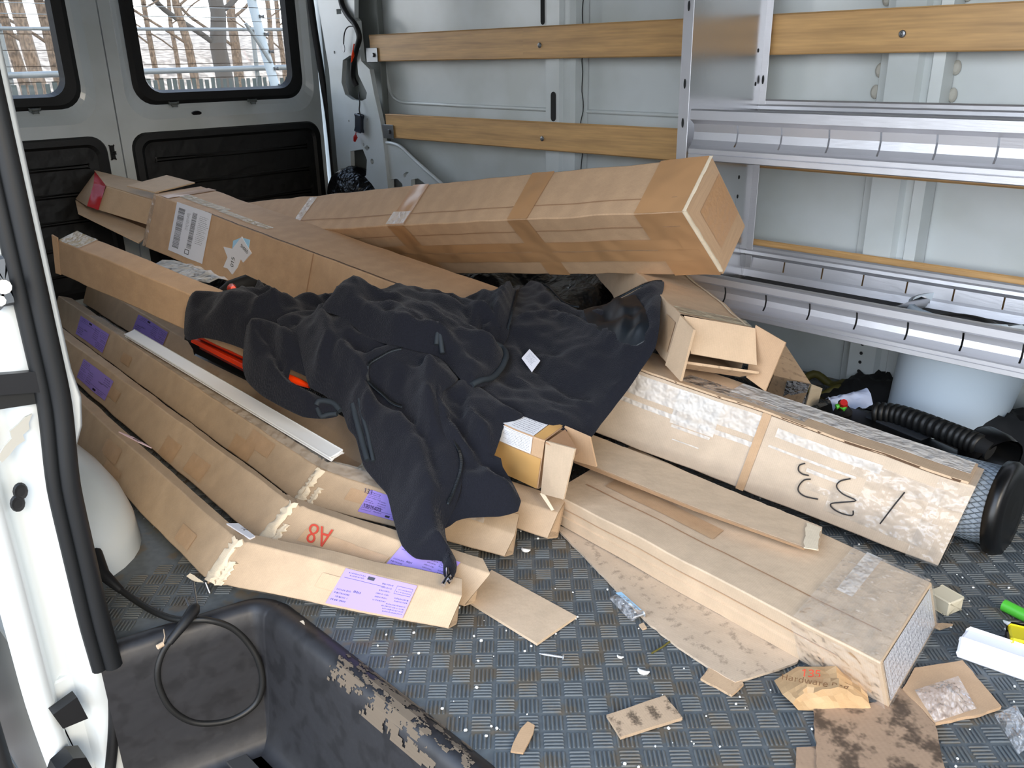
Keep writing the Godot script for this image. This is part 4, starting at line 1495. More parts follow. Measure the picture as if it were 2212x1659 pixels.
func cartons():
	var g := "long cartons in the pile"
	# raised carton across the back
	var A := cbox([[Vector3(-2.7889, 0.1364, -1.4942), Vector3(-2.8039, 0.2952, -1.3569), Vector3(-2.8239, 0.3899, -1.4686), Vector3(-2.8088, 0.2311, -1.606)], [Vector3(-0.9572, 0.4043, -1.5998), Vector3(-0.9726, 0.558, -1.4594), Vector3(-0.9909, 0.655, -1.574), Vector3(-0.9762, 0.4915, -1.7084)]], 0.0017, 1)
	var o := new_carton("long heavy brown carton raised across the back of the pile, square end by the shelving", A, "card_warm", g)
	for R in [[0.735, 0.772, 0, 1], [0.495, 0.53, 0, 1], [0.935, 0.998, 0, 1]]:
		tape(o, A, 0, R)
		tape(o, A, 1, R)
	tape(o, A, 0, [0.12, 0.97, 0.44, 0.6], "tape_brown", 0.001)
	tape(o, A, 0, [0.12, 0.99, 0.25, 0.425], "tape_brown", 0.0011)
	tape(o, A, 1, [0.49, 0.528, 0.03, 0.33], "tape_fibre", 0.0012)
	tape(o, A, 1, [0.225, 0.247, 0.05, 0.95], "tape_fibre", 0.001)
	for t in [[0, 0.79, 0.005], [1, 0.26, 0.006]]:
		part("crease", strip(A, t[0], [0.01, 0.99, t[1], t[1] + t[2] * 3.0], 0.0005), "card_brown", o)
	part("end_tape", on_end(A, 1.0, 0.26, 0.98, 0.22, 0.78, 0.001), "tape_brown", o, "brown tape square on the carton end")
	for k in 3:
		var b := MB.new()
		var P := []
		for i in 15:
			var h := lerpf(0.3, 1.0, i / 14.0) if k == 0 else lerpf(0.05, 0.55, i / 14.0)
			var c := corners(A, 1.0)
			var p: Vector3 = c[1].lerp(c[2], (i / 14.0)) if k == 2 else c[0].lerp(c[1], h)
			var d: Vector3 = (c[0] - corners(A, 0.9)[0]).normalized()
			P.append([p - d * 0.005 + outward(A, 0.99, 0 if k < 2 else 1) * 0.001, p + d * (0.003 + 0.004 * absf(noi.get_noise_2d(i * 1.9, k * 5.0))), p + d * 0.001 - (outward(A, 0.99, 0) + Vector3(0, 0.3, 0)) * (0.010 + 0.005 * noi.get_noise_2d(i * 1.5, k * 9.0 + 50))])
		b.grid(P, Vector3(1, 0.5, 1))
		part("torn_paper", b, "card_torn", o, "worn torn edge of the carton end")
	# carton with the shipping label
	var B := cbox([[Vector3(-2.8988, 0.2801, -1.1208), Vector3(-2.8514, 0.4534, -1.1679), Vector3(-2.8926, 0.4535, -1.3562), Vector3(-2.8998, 0.2484, -1.3324)], [Vector3(-1.3085, 0.1307, -1.2439), Vector3(-1.2867, 0.2976, -1.2617), Vector3(-1.3067, 0.289, -1.4666), Vector3(-1.3211, 0.0934, -1.4407)]], 0.0014, 2)
	o = new_carton("long brown carton with a white bar-coded shipping label and the tag 015", B, "card_warm", g)
	var R0 := [0.101, 0.229, 0.124, 1.020]
	part("shipping_label", strip(B, 0, R0, 0.001, true), "label_post", o, "white shipping label with bar codes")
	sticker(o, [Vector3(-2.3274, 0.3708, -1.1933), Vector3(-2.2847, 0.369, -1.1964), Vector3(-2.2924, 0.3216, -1.1866), Vector3(-2.3736, 0.321, -1.1794), Vector3(-2.3696, 0.3566, -1.1869)], "paper_blue", "blue_sticker", 0.0022)
	sticker(o, [Vector3(-2.419, 0.3332, -1.1779), Vector3(-2.3869, 0.3329, -1.1806), Vector3(-2.3143, 0.3296, -1.1863), Vector3(-2.3412, 0.2816, -1.1745), Vector3(-2.3657, 0.2578, -1.1675), Vector3(-2.3913, 0.2722, -1.168), Vector3(-2.4136, 0.2734, -1.1662), Vector3(-2.3942, 0.3048, -1.1743)], "paper", "number_tag", 0.0026)
	sticker(o, [Vector3(-2.3253, 0.3737, -1.194), Vector3(-2.2722, 0.3321, -1.1903), Vector3(-2.3118, 0.3004, -1.1808), Vector3(-2.3699, 0.3336, -1.1823)], "paper", "name_tag", 0.0032)
	words(o, "015", Vector3(-2.3652, 0.2948, -1.1749) + outward(B, 0.3, 0) * 0.0034, Vector3(-2.3614, 0.3198, -1.1802) - Vector3(-2.3715, 0.2694, -1.1693), Vector3(-2.3954, 0.2909, -1.1714) - Vector3(-2.3473, 0.2971, -1.177), 0.014)
	words(o, "SHRED", Vector3(-2.308, 0.3397, -1.1888) + outward(B, 0.3, 0) * 0.0038, Vector3(-2.2835, 0.3281, -1.1886) - Vector3(-2.3304, 0.3504, -1.189), Vector3(-2.286, 0.357, -1.194) - Vector3(-2.3211, 0.3261, -1.185), 0.010)
	tape(o, B, 1, [0.036, 0.218, 0.227, 0.434], "tape_yellowed")
	tape(o, B, 1, [0.212, 0.377, 0.192, 0.343], "tape_yellowed", 0.0009)
	tape(o, B, 1, [0.394, 0.546, 0.226, 0.226], "tape_clear", 0.0012)
	tape(o, B, 1, [0.03, 0.06, 0.0, 1.0], "tape_brown", 0.001)
	part("edge_tape", strip(B, 0, [0.0, 0.016, 0.0, 1.0], 0.001), "tape_clear", o)
	part("corrugated_edge", strip(B, 1, [0.2, 0.95, -0.005, 0.018], 0.0015), "flute", o, "dark corrugated edge of the lid")
	part("crease", strip(B, 0, [0.55, 0.553, 0.0, 1.0], 0.0004), "card_brown", o)
	flap(o, [Vector3(-2.9493, 0.4753, -1.1246), Vector3(-3.0257, 0.487, -1.2973), Vector3(-2.9045, 0.4668, -1.3404), Vector3(-2.8468, 0.4578, -1.1729)], "card", 0.004, "open top flap")
	# open carton with red tape behind it
	o = thing("carton", "open carton marked with red tape, behind the carton with the shipping label", "carton", Vector3(-3.1352, 0.3972, -1.1225) - Vector3(0, 0.06, 0), g)
	var b := MB.new()
	b.board([Vector3(-3.1033, 0.4587, -1.1121), Vector3(-3.1248, 0.3828, -1.0795), Vector3(-2.9133, 0.3298, -1.1882), Vector3(-2.8892, 0.4034, -1.2222)], Vector3(0.001, 0.002, -0.003))
	part("body", b, "card", o)
	b = MB.new()
	b.board([Vector3(-3.3059, 0.4928, -1.1545), Vector3(-3.1058, 0.46, -1.1133), Vector3(-2.895, 0.4055, -1.2251), Vector3(-3.0925, 0.4489, -1.27)], Vector3(0, 0.004, 0))
	part("top_panel", b, "card", o)
	b = MB.new()
	b.board([Vector3(-3.297, 0.4009, -1.0677), Vector3(-3.1818, 0.3717, -1.0311), Vector3(-2.9357, 0.2854, -1.1261), Vector3(-2.9919, 0.3053, -1.202)], Vector3(0, -0.004, 0.001))
	part("bottom_panel", b, "card", o)
	b = MB.new()
	b.board([Vector3(-3.2973, 0.4902, -1.1541), Vector3(-3.2966, 0.404, -1.0697), Vector3(-3.166, 0.3939, -1.0592), Vector3(-3.1451, 0.4641, -1.0881)], Vector3(-0.004, 0, 0))
	part("flap", b, "card_warm", o)
	b = MB.new()
	b.board([Vector3(-3.3038, 0.3931, -1.0718), Vector3(-3.3435, 0.4722, -1.1662), Vector3(-3.111, 0.3981, -1.2693), Vector3(-3.0298, 0.2848, -1.1982)], Vector3(0.001, 0, -0.004))
	part("back_panel", b, "card_brown", o)
	b = MB.new()
	b.grid([[Vector3(-3.3001, 0.4941, -1.1534), Vector3(-3.1367, 0.4699, -1.0846), Vector3(-3.1446, 0.397, -1.052)], [Vector3(-3.2398, 0.4831, -1.1703), Vector3(-3.0968, 0.4628, -1.1088), Vector3(-3.1164, 0.3824, -1.0771)]], Vector3(0.5, 0.5, 1))
	part("red_tape", b, "tape_red", o, "red tape")
	# narrow carton under the jacket
	var D := cbox([[Vector3(-2.4954, 0.3182, -0.7311), Vector3(-2.4692, 0.4141, -0.7364), Vector3(-2.4876, 0.4269, -0.7955), Vector3(-2.5003, 0.3168, -0.7961)], [Vector3(-0.9641, 0.1, -1.0188), Vector3(-0.9479, 0.2049, -1.019), Vector3(-0.9579, 0.2089, -1.0817), Vector3(-0.9751, 0.1021, -1.0795)]], 0.0014, 4)
	o = new_carton("narrow brown carton passing under the jacket, open flaps and white label at its near end", D, "card_warm", g, true, false)
	part("address_label", strip(D, 1, [0.936, 0.984, 0.0, 1.0], 0.001, true, true), "label_white", o, "white address label")
	part("address_label", strip(D, 0, [0.936, 0.984, 0.66, 1.0], 0.001, true, true), "label_white", o, "white address label")
	tape(o, D, 0, [0.90, 0.999, 0.02, 0.64], "tape_gold", 0.0009)
	tape(o, D, 1, [0.985, 0.999, 0.0, 1.0], "tape_gold", 0.0009)
	tape(o, D, 1, [0.0, 0.06, 0.0, 1.0], "tape_yellowed")
	flap(o, [Vector3(-0.9453, 0.2059, -1.0186), Vector3(-0.8797, 0.2099, -1.0231), Vector3(-0.8991, 0.1057, -1.0153), Vector3(-0.9581, 0.095, -1.0183)], "card_pale", 0.004, "pale inner side of the near flap")
	flap(o, [Vector3(-0.953, 0.2071, -1.08), Vector3(-0.8997, 0.1849, -1.0579), Vector3(-0.8853, 0.1927, -1.031), Vector3(-0.9436, 0.2047, -1.0181)], "card_brown", 0.003)
	flap(o, [Vector3(-0.9571, 0.21, -1.082), Vector3(-0.904, 0.2004, -1.0924), Vector3(-0.9026, 0.1346, -1.1112), Vector3(-0.9489, 0.1347, -1.1025)], "card_warm", 0.004)
	flap(o, [Vector3(-0.9587, 0.0955, -1.0164), Vector3(-0.9524, 0.0979, -1.021), Vector3(-0.9213, 0.0764, -1.0149), Vector3(-0.9245, 0.0749, -1.0109)], "card_torn", 0.003)
	flap(o, [Vector3(-2.4932, 0.4271, -0.7293), Vector3(-2.4751, 0.4197, -0.7359), Vector3(-2.4921, 0.3162, -0.7308), Vector3(-2.5032, 0.3211, -0.7223)], "card_warm", 0.004)
	# the four bent cartons
	var names := ["bent narrow carton nearest the side doorway, frontmost of the four folded ones", "bent narrow carton second from the doorway, red marker writing just past its fold", "bent narrow carton third from the doorway, violet label numbered 133 past its fold", "bent narrow carton fourth from the doorway, against the white plastic strip and orange tool"]
	var fs := [[[Vector3(-2.546, 0.022, -0.5782), Vector3(-2.5438, 0.103, -0.6125), Vector3(-2.5411, 0.085, -0.6547), Vector3(-2.5433, 0.004, -0.6204)], [Vector3(-1.2487, 0.022, -0.4943), Vector3(-1.2286, 0.0904, -0.5485), Vector3(-1.2642, 0.085, -0.5694), Vector3(-1.2573, 0.004, -0.5357)], [Vector3(-0.8538, 0.021, -0.6947), Vector3(-0.853, 0.069, -0.7255), Vector3(-0.885, 0.0724, -0.7561), Vector3(-0.8712, 0.0039, -0.7289)]], [[Vector3(-2.7845, 0.03, -0.7124), Vector3(-2.7822, 0.111, -0.7467), Vector3(-2.7795, 0.093, -0.789), Vector3(-2.7817, 0.012, -0.7547)], [Vector3(-1.2876, 0.03, -0.6156), Vector3(-1.2587, 0.0973, -0.676), Vector3(-1.2976, 0.093, -0.6917), Vector3(-1.2931, 0.012, -0.6576)], [Vector3(-0.8824, 0.021, -0.7534), Vector3(-0.8645, 0.0696, -0.7994), Vector3(-0.9046, 0.0724, -0.8186), Vector3(-0.8948, 0.0039, -0.7897)]], [[Vector3(-3.1091, 0.035, -0.8553), Vector3(-3.1069, 0.116, -0.8897), Vector3(-3.1042, 0.098, -0.9319), Vector3(-3.1064, 0.017, -0.8976)], [Vector3(-1.3628, 0.035, -0.7424), Vector3(-1.3445, 0.0959, -0.789), Vector3(-1.374, 0.098, -0.8183), Vector3(-1.369, 0.017, -0.7843)], [Vector3(-0.938, 0.021, -0.9011), Vector3(-0.9347, 0.0562, -0.9255), Vector3(-0.9621, 0.0724, -0.9656), Vector3(-0.9514, 0.0039, -0.937)]], [[Vector3(-3.2863, 0.03, -1.0181), Vector3(-3.2841, 0.111, -1.0524), Vector3(-3.2813, 0.093, -1.0946), Vector3(-3.2836, 0.012, -1.0603)], [Vector3(-1.3903, 0.03, -0.8954), Vector3(-1.3662, 0.0682, -0.9333), Vector3(-1.3961, 0.093, -0.9719), Vector3(-1.3935, 0.012, -0.9377)], [Vector3(-0.9236, 0.021, -0.9986), Vector3(-0.9211, 0.0665, -1.0249), Vector3(-0.9384, 0.0724, -1.0658), Vector3(-0.9318, 0.0039, -1.036)]]]
	var mats := ["card_bent", "card_bent", "card_bent", "card"]
	var fb := []
	for i in 4:
		var X := cbox(fs[i], 0.0012, 10 + i, [1])
		var q := new_carton(names[i], X, mats[i], "bent narrow cartons")
		var ub: float = X.L[1] / X.L[2]
		torn(q, X, ub, 0.02, 1.02, 0.024, 100 + i * 7)
		if i < 3:
			torn(q, X, ub + 0.012, 0.0, 0.55, 0.013, 150 + i * 7)
		# patches of brown tape
		for k in 5:
			var u0: float = rng.randf_range(0.3, 0.9)
			if absf(u0 - ub) < 0.04:
				u0 += 0.07
			var t0 := rng.randf_range(0.0, 0.5)
			tape(q, X, 0, [u0, minf(u0 + rng.randf_range(0.02, 0.06), 0.97), t0, t0 + rng.randf_range(0.3, 0.5)], "tape_tan", 0.0004 + k * 0.00008)
		part("end_tape", on_end(X, 1.0, 0.02, 0.98, 0.05, 0.95, 0.0006), "card_dirty", q)
		fb.append([q, X])
	var q1 = fb[0]
	part("violet_label", strip(q1[1], 0, [0.879, 0.956, 0.078, 0.986], 0.001, true, true), "label_violet", q1[0], "violet printed label")
	part("end_film", strip(q1[1], 3, [0.78, 0.99, 0.0, 0.9], 0.001), "film_soft", q1[0])
	sticker(q1[0], [Vector3(-1.8339, 0.0925, -0.5876), Vector3(-1.796, 0.0855, -0.6036), Vector3(-1.7222, 0.0809, -0.6113), Vector3(-1.763, 0.086, -0.6002)], "paper_pink", "pink_tag")
	words(q1[0], "010", Vector3(-1.7729, 0.0855, -0.6022) + outward(q1[1], 0.5, 1) * 0.0032, Vector3(-1.7376, 0.0842, -0.6033) - Vector3(-1.809, 0.0868, -0.601), Vector3(-1.7904, 0.0819, -0.6129) - Vector3(-1.7557, 0.0897, -0.5898), 0.011)
	sticker(q1[0], [Vector3(-1.2944, 0.0876, -0.5628), Vector3(-1.2885, 0.0818, -0.582), Vector3(-1.2205, 0.0856, -0.5774), Vector3(-1.2169, 0.0876, -0.5659)], "paper", "white_tag")
	words(q1[0], "57", Vector3(-1.2577, 0.0844, -0.5746) + outward(q1[1], 0.72, 1) * 0.0032, Vector3(-1.2761, 0.0841, -0.573) - Vector3(-1.2349, 0.086, -0.5713), Vector3(-1.2519, 0.0864, -0.5648) - Vector3(-1.2623, 0.0833, -0.5815), 0.012)
	var q2 = fb[1]
	part("violet_label", strip(q2[1], 0, [0.911, 0.970, 0.264, 1.020], 0.001, true, true), "label_violet", q2[0], "violet printed label past the fold")
	part("violet_label", strip(q2[1], 0, [0.19, 0.315, 0.18, 0.82], 0.001, true), "label_violet_b", q2[0], "violet label near the far end")
	writing(q2[0], q2[1], 0, 0.832, 0.55, "A8", 0.032, true, "ink_red")
	writing(q2[0], q2[1], 0, 0.975, 0.45, "76", 0.016, true, "marker")
	var q3 = fb[2]
	part("violet_label", strip(q3[1], 0, [0.858, 0.905, 0.203, 0.915], 0.001, true), "label_violet_b", q3[0], "violet label numbered 133")
	writing(q3[0], q3[1], 0, 0.857, 0.84, "133", 0.0085, false, "ink_violet", 0.0034)
	writing(q3[0], q3[1], 0, 0.869, 0.42, "13016420", 0.0065, false, "ink_violet", 0.0034)
	part("violet_label", strip(q3[1], 0, [0.122, 0.243, 0.15, 0.85], 0.001, true, true), "label_violet", q3[0], "violet label near the far end")
	part("top_film", strip(q3[1], 1, [0.15, 0.97, 0.0, 1.0], 0.0015), "film_soft", q3[0], "clear film along the top")
	var q4 = fb[3]
	part("violet_label", strip(q4[1], 0, [0.224, 0.331, 0.15, 0.9], 0.001, true, true), "label_violet_b", q4[0], "violet label half under the white strip")
	# open carton with spread flaps
	var K := cbox([[Vector3(-1.6457, 0.2746, -1.9436), Vector3(-1.6296, 0.375, -1.9595), Vector3(-1.5334, 0.341, -2.0758), Vector3(-1.5496, 0.2406, -2.0599)], [Vector3(-0.9051, 0.2826, -1.3252), Vector3(-0.889, 0.383, -1.3411), Vector3(-0.7928, 0.349, -1.4574), Vector3(-0.809, 0.2486, -1.4415)]], 0.002, 20)
	o = new_carton("open-ended carton with four spread flaps, resting on the taped carton", K, "card", g, true, false)
	tape(o, K, 0, [0.92, 0.99, 0.2, 0.8], "tape_tan")
	tape(o, K, 1, [0.94, 0.995, 0.0, 1.0], "tape_yellowed")
	part("crease", strip(K, 1, [0.2, 0.99, 0.9, 0.93], 0.001), "card_torn", o)
	flap(o, [Vector3(-0.8894, 0.3822, -1.3403), Vector3(-0.8453, 0.3667, -1.3216), Vector3(-0.8496, 0.2696, -1.2932), Vector3(-0.9059, 0.281, -1.3233)], "card", 0.006, "near side flap")
	flap(o, [Vector3(-0.8845, 0.3806, -1.3474), Vector3(-0.7915, 0.3492, -1.4578), Vector3(-0.7687, 0.2838, -1.4345), Vector3(-0.8525, 0.3148, -1.3302)], "card", 0.005, "hanging top flap")
	flap(o, [Vector3(-0.793, 0.3552, -1.4595), Vector3(-0.729, 0.3319, -1.4643), Vector3(-0.7449, 0.2362, -1.4326), Vector3(-0.7979, 0.2469, -1.4503)], "card_warm", 0.006, "far side flap")
	flap(o, [Vector3(-0.9065, 0.2786, -1.3244), Vector3(-0.854, 0.2966, -1.3187), Vector3(-0.7642, 0.2659, -1.4368), Vector3(-0.8082, 0.2472, -1.4431)], "card_worn", 0.005, "bottom flap")
	# large carton covered in clear tape
	var Lc := cbox([[Vector3(-1.139, 0.1171, -1.2656), Vector3(-1.1062, 0.2804, -1.2866), Vector3(-1.128, 0.2699, -1.4028), Vector3(-1.1592, 0.1115, -1.3861)], [Vector3(-0.3772, 0.0101, -1.4125), Vector3(-0.3482, 0.1708, -1.4282), Vector3(-0.3679, 0.1558, -1.5442), Vector3(-0.4002, 0.0079, -1.5288)]], 0.0014, 30)
	o = new_carton("large carton with shiny clear tape and black marker scrawl on its front, at the right", Lc, "card_grey", g)
	part("lid_sheet", lid(Lc, 0.02, 0.985, -0.02, 1.0, 0.0045), "card", o)
	part("corrugated_edge", strip(Lc, 0, [0.02, 0.97, 0.995, 1.022], 0.0012), "flute", o, "open corrugated edge")
	for R in [[0.155, 0.540, 0.681, 0.951], [0.154, 0.543, 0.549, 0.611], [0.570, 0.815, 0.776, 0.886], [0.563, 0.774, 0.632, 0.662], [0.311, 0.430, 0.502, 0.955]]:
		tape(o, Lc, 0, R, "tape_fibre", 0.001)
	for R in [[0.318, 0.424, 0.454, 0.492], [0.330, 0.405, 0.298, 0.315], [0.666, 0.746, 0.514, 0.560]]:
		tape(o, Lc, 0, R, "tape_fibre", 0.0016)
	for R in [[0.734, 0.972, 0.145, 0.459], [0.758, 0.999, 0.676, 0.863], [0.677, 0.755, 0.319, 0.402], [0.795, 0.952, 0.158, 0.850]]:
		tape(o, Lc, 0, R, "tape_clear", 0.002)
	tape(o, Lc, 0, [0.93, 0.999, 0.0, 0.98], "tape_clear", 0.0024)
	part("lid_tape", lid(Lc, 0.42, 0.98, 0.35, 0.95, 0.0065, 0.0006), "tape_fibre", o)
	part("lid_tape", lid(Lc, 0.3, 0.62, 0.1, 0.5, 0.006, 0.0006), "tape_clear", o)
	part("groove", strip(Lc, 0, [0.525, 0.545, 0.0, 1.0], 0.0015), "tape_tan", o, "bulging vertical seam of tape")
	part("end_film", on_end(Lc, 1.0, 0.0, 1.0, 0.0, 1.0, 0.003), "tape_clear", o)
	for P in [[Vector3(-0.6198, 0.1444, -1.3728), Vector3(-0.6289, 0.1383, -1.3705), Vector3(-0.6292, 0.128, -1.3697), Vector3(-0.6209, 0.1227, -1.371), Vector3(-0.6102, 0.1228, -1.3732)], [Vector3(-0.606, 0.1165, -1.3736), Vector3(-0.6169, 0.1116, -1.371), Vector3(-0.6243, 0.0983, -1.3686), Vector3(-0.6236, 0.0871, -1.368), Vector3(-0.611, 0.0803, -1.37), Vector3(-0.5879, 0.0812, -1.3747)], [Vector3(-0.5395, 0.1355, -1.3882), Vector3(-0.5555, 0.1265, -1.3843), Vector3(-0.5601, 0.1142, -1.3826), Vector3(-0.5473, 0.103, -1.3844), Vector3(-0.5243, 0.0967, -1.3886), Vector3(-0.548, 0.0861, -1.3831), Vector3(-0.5646, 0.0785, -1.3792), Vector3(-0.5602, 0.0704, -1.3796), Vector3(-0.5434, 0.0651, -1.3826), Vector3(-0.5261, 0.0666, -1.3862), Vector3(-0.5259, 0.0759, -1.3868)], [Vector3(-0.4502, 0.1342, -1.4058), Vector3(-0.4637, 0.1025, -1.401), Vector3(-0.479, 0.0642, -1.3955)]]:
		b = MB.new()
		var W := []
		var on := outward(Lc, 0.7, 0) * 0.003
		for p in P:
			W.append(p + on)
		b.tube(spline(W, 4), 0.0013, 6)
		part("marker_line", b, "marker", o, "black marker scrawl")
	# wide carton in front
	var Mc := cbox([[Vector3(-0.9617, 0.012, -1.0715), Vector3(-0.9705, 0.075, -1.0625), Vector3(-0.9884, 0.075, -1.3322), Vector3(-0.9797, 0.012, -1.3413)], [Vector3(-0.3003, 0.006, -1.016), Vector3(-0.314, 0.088, -0.9939), Vector3(-0.3343, 0.088, -1.2312), Vector3(-0.3206, 0.006, -1.2533)]], 0.0009, 40)
	o = new_carton("wide low tan carton in front at the right, white label on its taped end", Mc, "card_pale", g)
	part("base_tray", lid_front(Mc, 0.0, 0.86, 0.0, 0.36, 0.004), "card_pale", o)
	part("crease", strip(Mc, 1, [0.05, 0.97, 0.262, 0.272], 0.0006), "card_brown", o)
	part("crease", strip(Mc, 0, [0.0, 0.9, 0.62, 0.65], 0.0006), "card_warm", o)
	tape(o, Mc, 1, [0.80, 0.999, 0.0, 1.0], "tape_clear", 0.0024)
	tape(o, Mc, 1, [0.835, 0.875, 0.45, 1.0], "tape_fibre", 0.0018)
	tape(o, Mc, 0, [0.80, 0.999, 0.0, 1.0], "tape_clear", 0.0048)
	tape(o, Mc, 1, [0.1, 0.5, 0.35, 0.5], "tape_tan", 0.0006)
	part("end_label", on_end(Mc, 1.0, 0.04, 0.94, 0.08, 0.95, 0.0015), "label_end", o, "white label on the end")
	part("end_film", on_end(Mc, 1.0, 0.0, 1.0, 0.0, 1.0, 0.003), "tape_clear", o)

# a thin sheet lying on the top face, its edge standing proud
func lid(B: Dictionary, u0: float, u1: float, t0: float, t1: float, off: float, thick := 0.004) -> MB:
	return plate_on(B, 1, u0, u1, t0, t1, off, thick)

func lid_front(B: Dictionary, u0: float, u1: float, t0: float, t1: float, off: float) -> MB:
	return plate_on(B, 0, u0, u1, t0, t1, off, off)

func plate_on(B: Dictionary, face: int, u0: float, u1: float, t0: float, t1: float, off: float, thick: float) -> MB:
	var b := MB.new()
	var R := []
	for i in 25:
		var u := lerpf(u0, u1, i / 24.0)
		var n := outward(B, u, face)
		var e := 0.008 * noi.get_noise_2d(i * 0.9, B.seed + 9.0)
		var a := surf(B, u, face, t0 + e)
		var c := surf(B, u, face, t1)
		R.append([a + n * (off - thick), a + n * off, a.lerp(c, 0.5) + n * off, c + n * off, c + n * (off - thick)])
	b.rings(R, false)
	return b

# ---------------------------------------------------------------- the fleece jacket, draped over the pile
func fi(i: int, j: int) -> int:
	return i * FNZ + j

func raster(a: Vector3, b: Vector3, c: Vector3):
	var i0 := maxi(0, floori((minf(a.x, minf(b.x, c.x)) - FX) / FS))
	var i1 := mini(FNX - 1, ceili((maxf(a.x, maxf(b.x, c.x)) - FX) / FS))
	var j0 := maxi(0, floori((minf(a.z, minf(b.z, c.z)) - FZ) / FS))
	var j1 := mini(FNZ - 1, ceili((maxf(a.z, maxf(b.z, c.z)) - FZ) / FS))
	var d := (b.z - c.z) * (a.x - c.x) + (c.x - b.x) * (a.z - c.z)
	if absf(d) < 1e-9:
		return
	for i in range(i0, i1 + 1):
		for j in range(j0, j1 + 1):
			var x := FX + i * FS
			var z := FZ + j * FS
			var w0 := ((b.z - c.z) * (x - c.x) + (c.x - b.x) * (z - c.z)) / d
			var w1 := ((c.z - a.z) * (x - c.x) + (a.x - c.x) * (z - c.z)) / d
			var w2 := 1.0 - w0 - w1
			if minf(w0, minf(w1, w2)) >= -1e-5:
				F[fi(i, j)] = maxf(F[fi(i, j)], w0 * a.y + w1 * b.y + w2 * c.y)

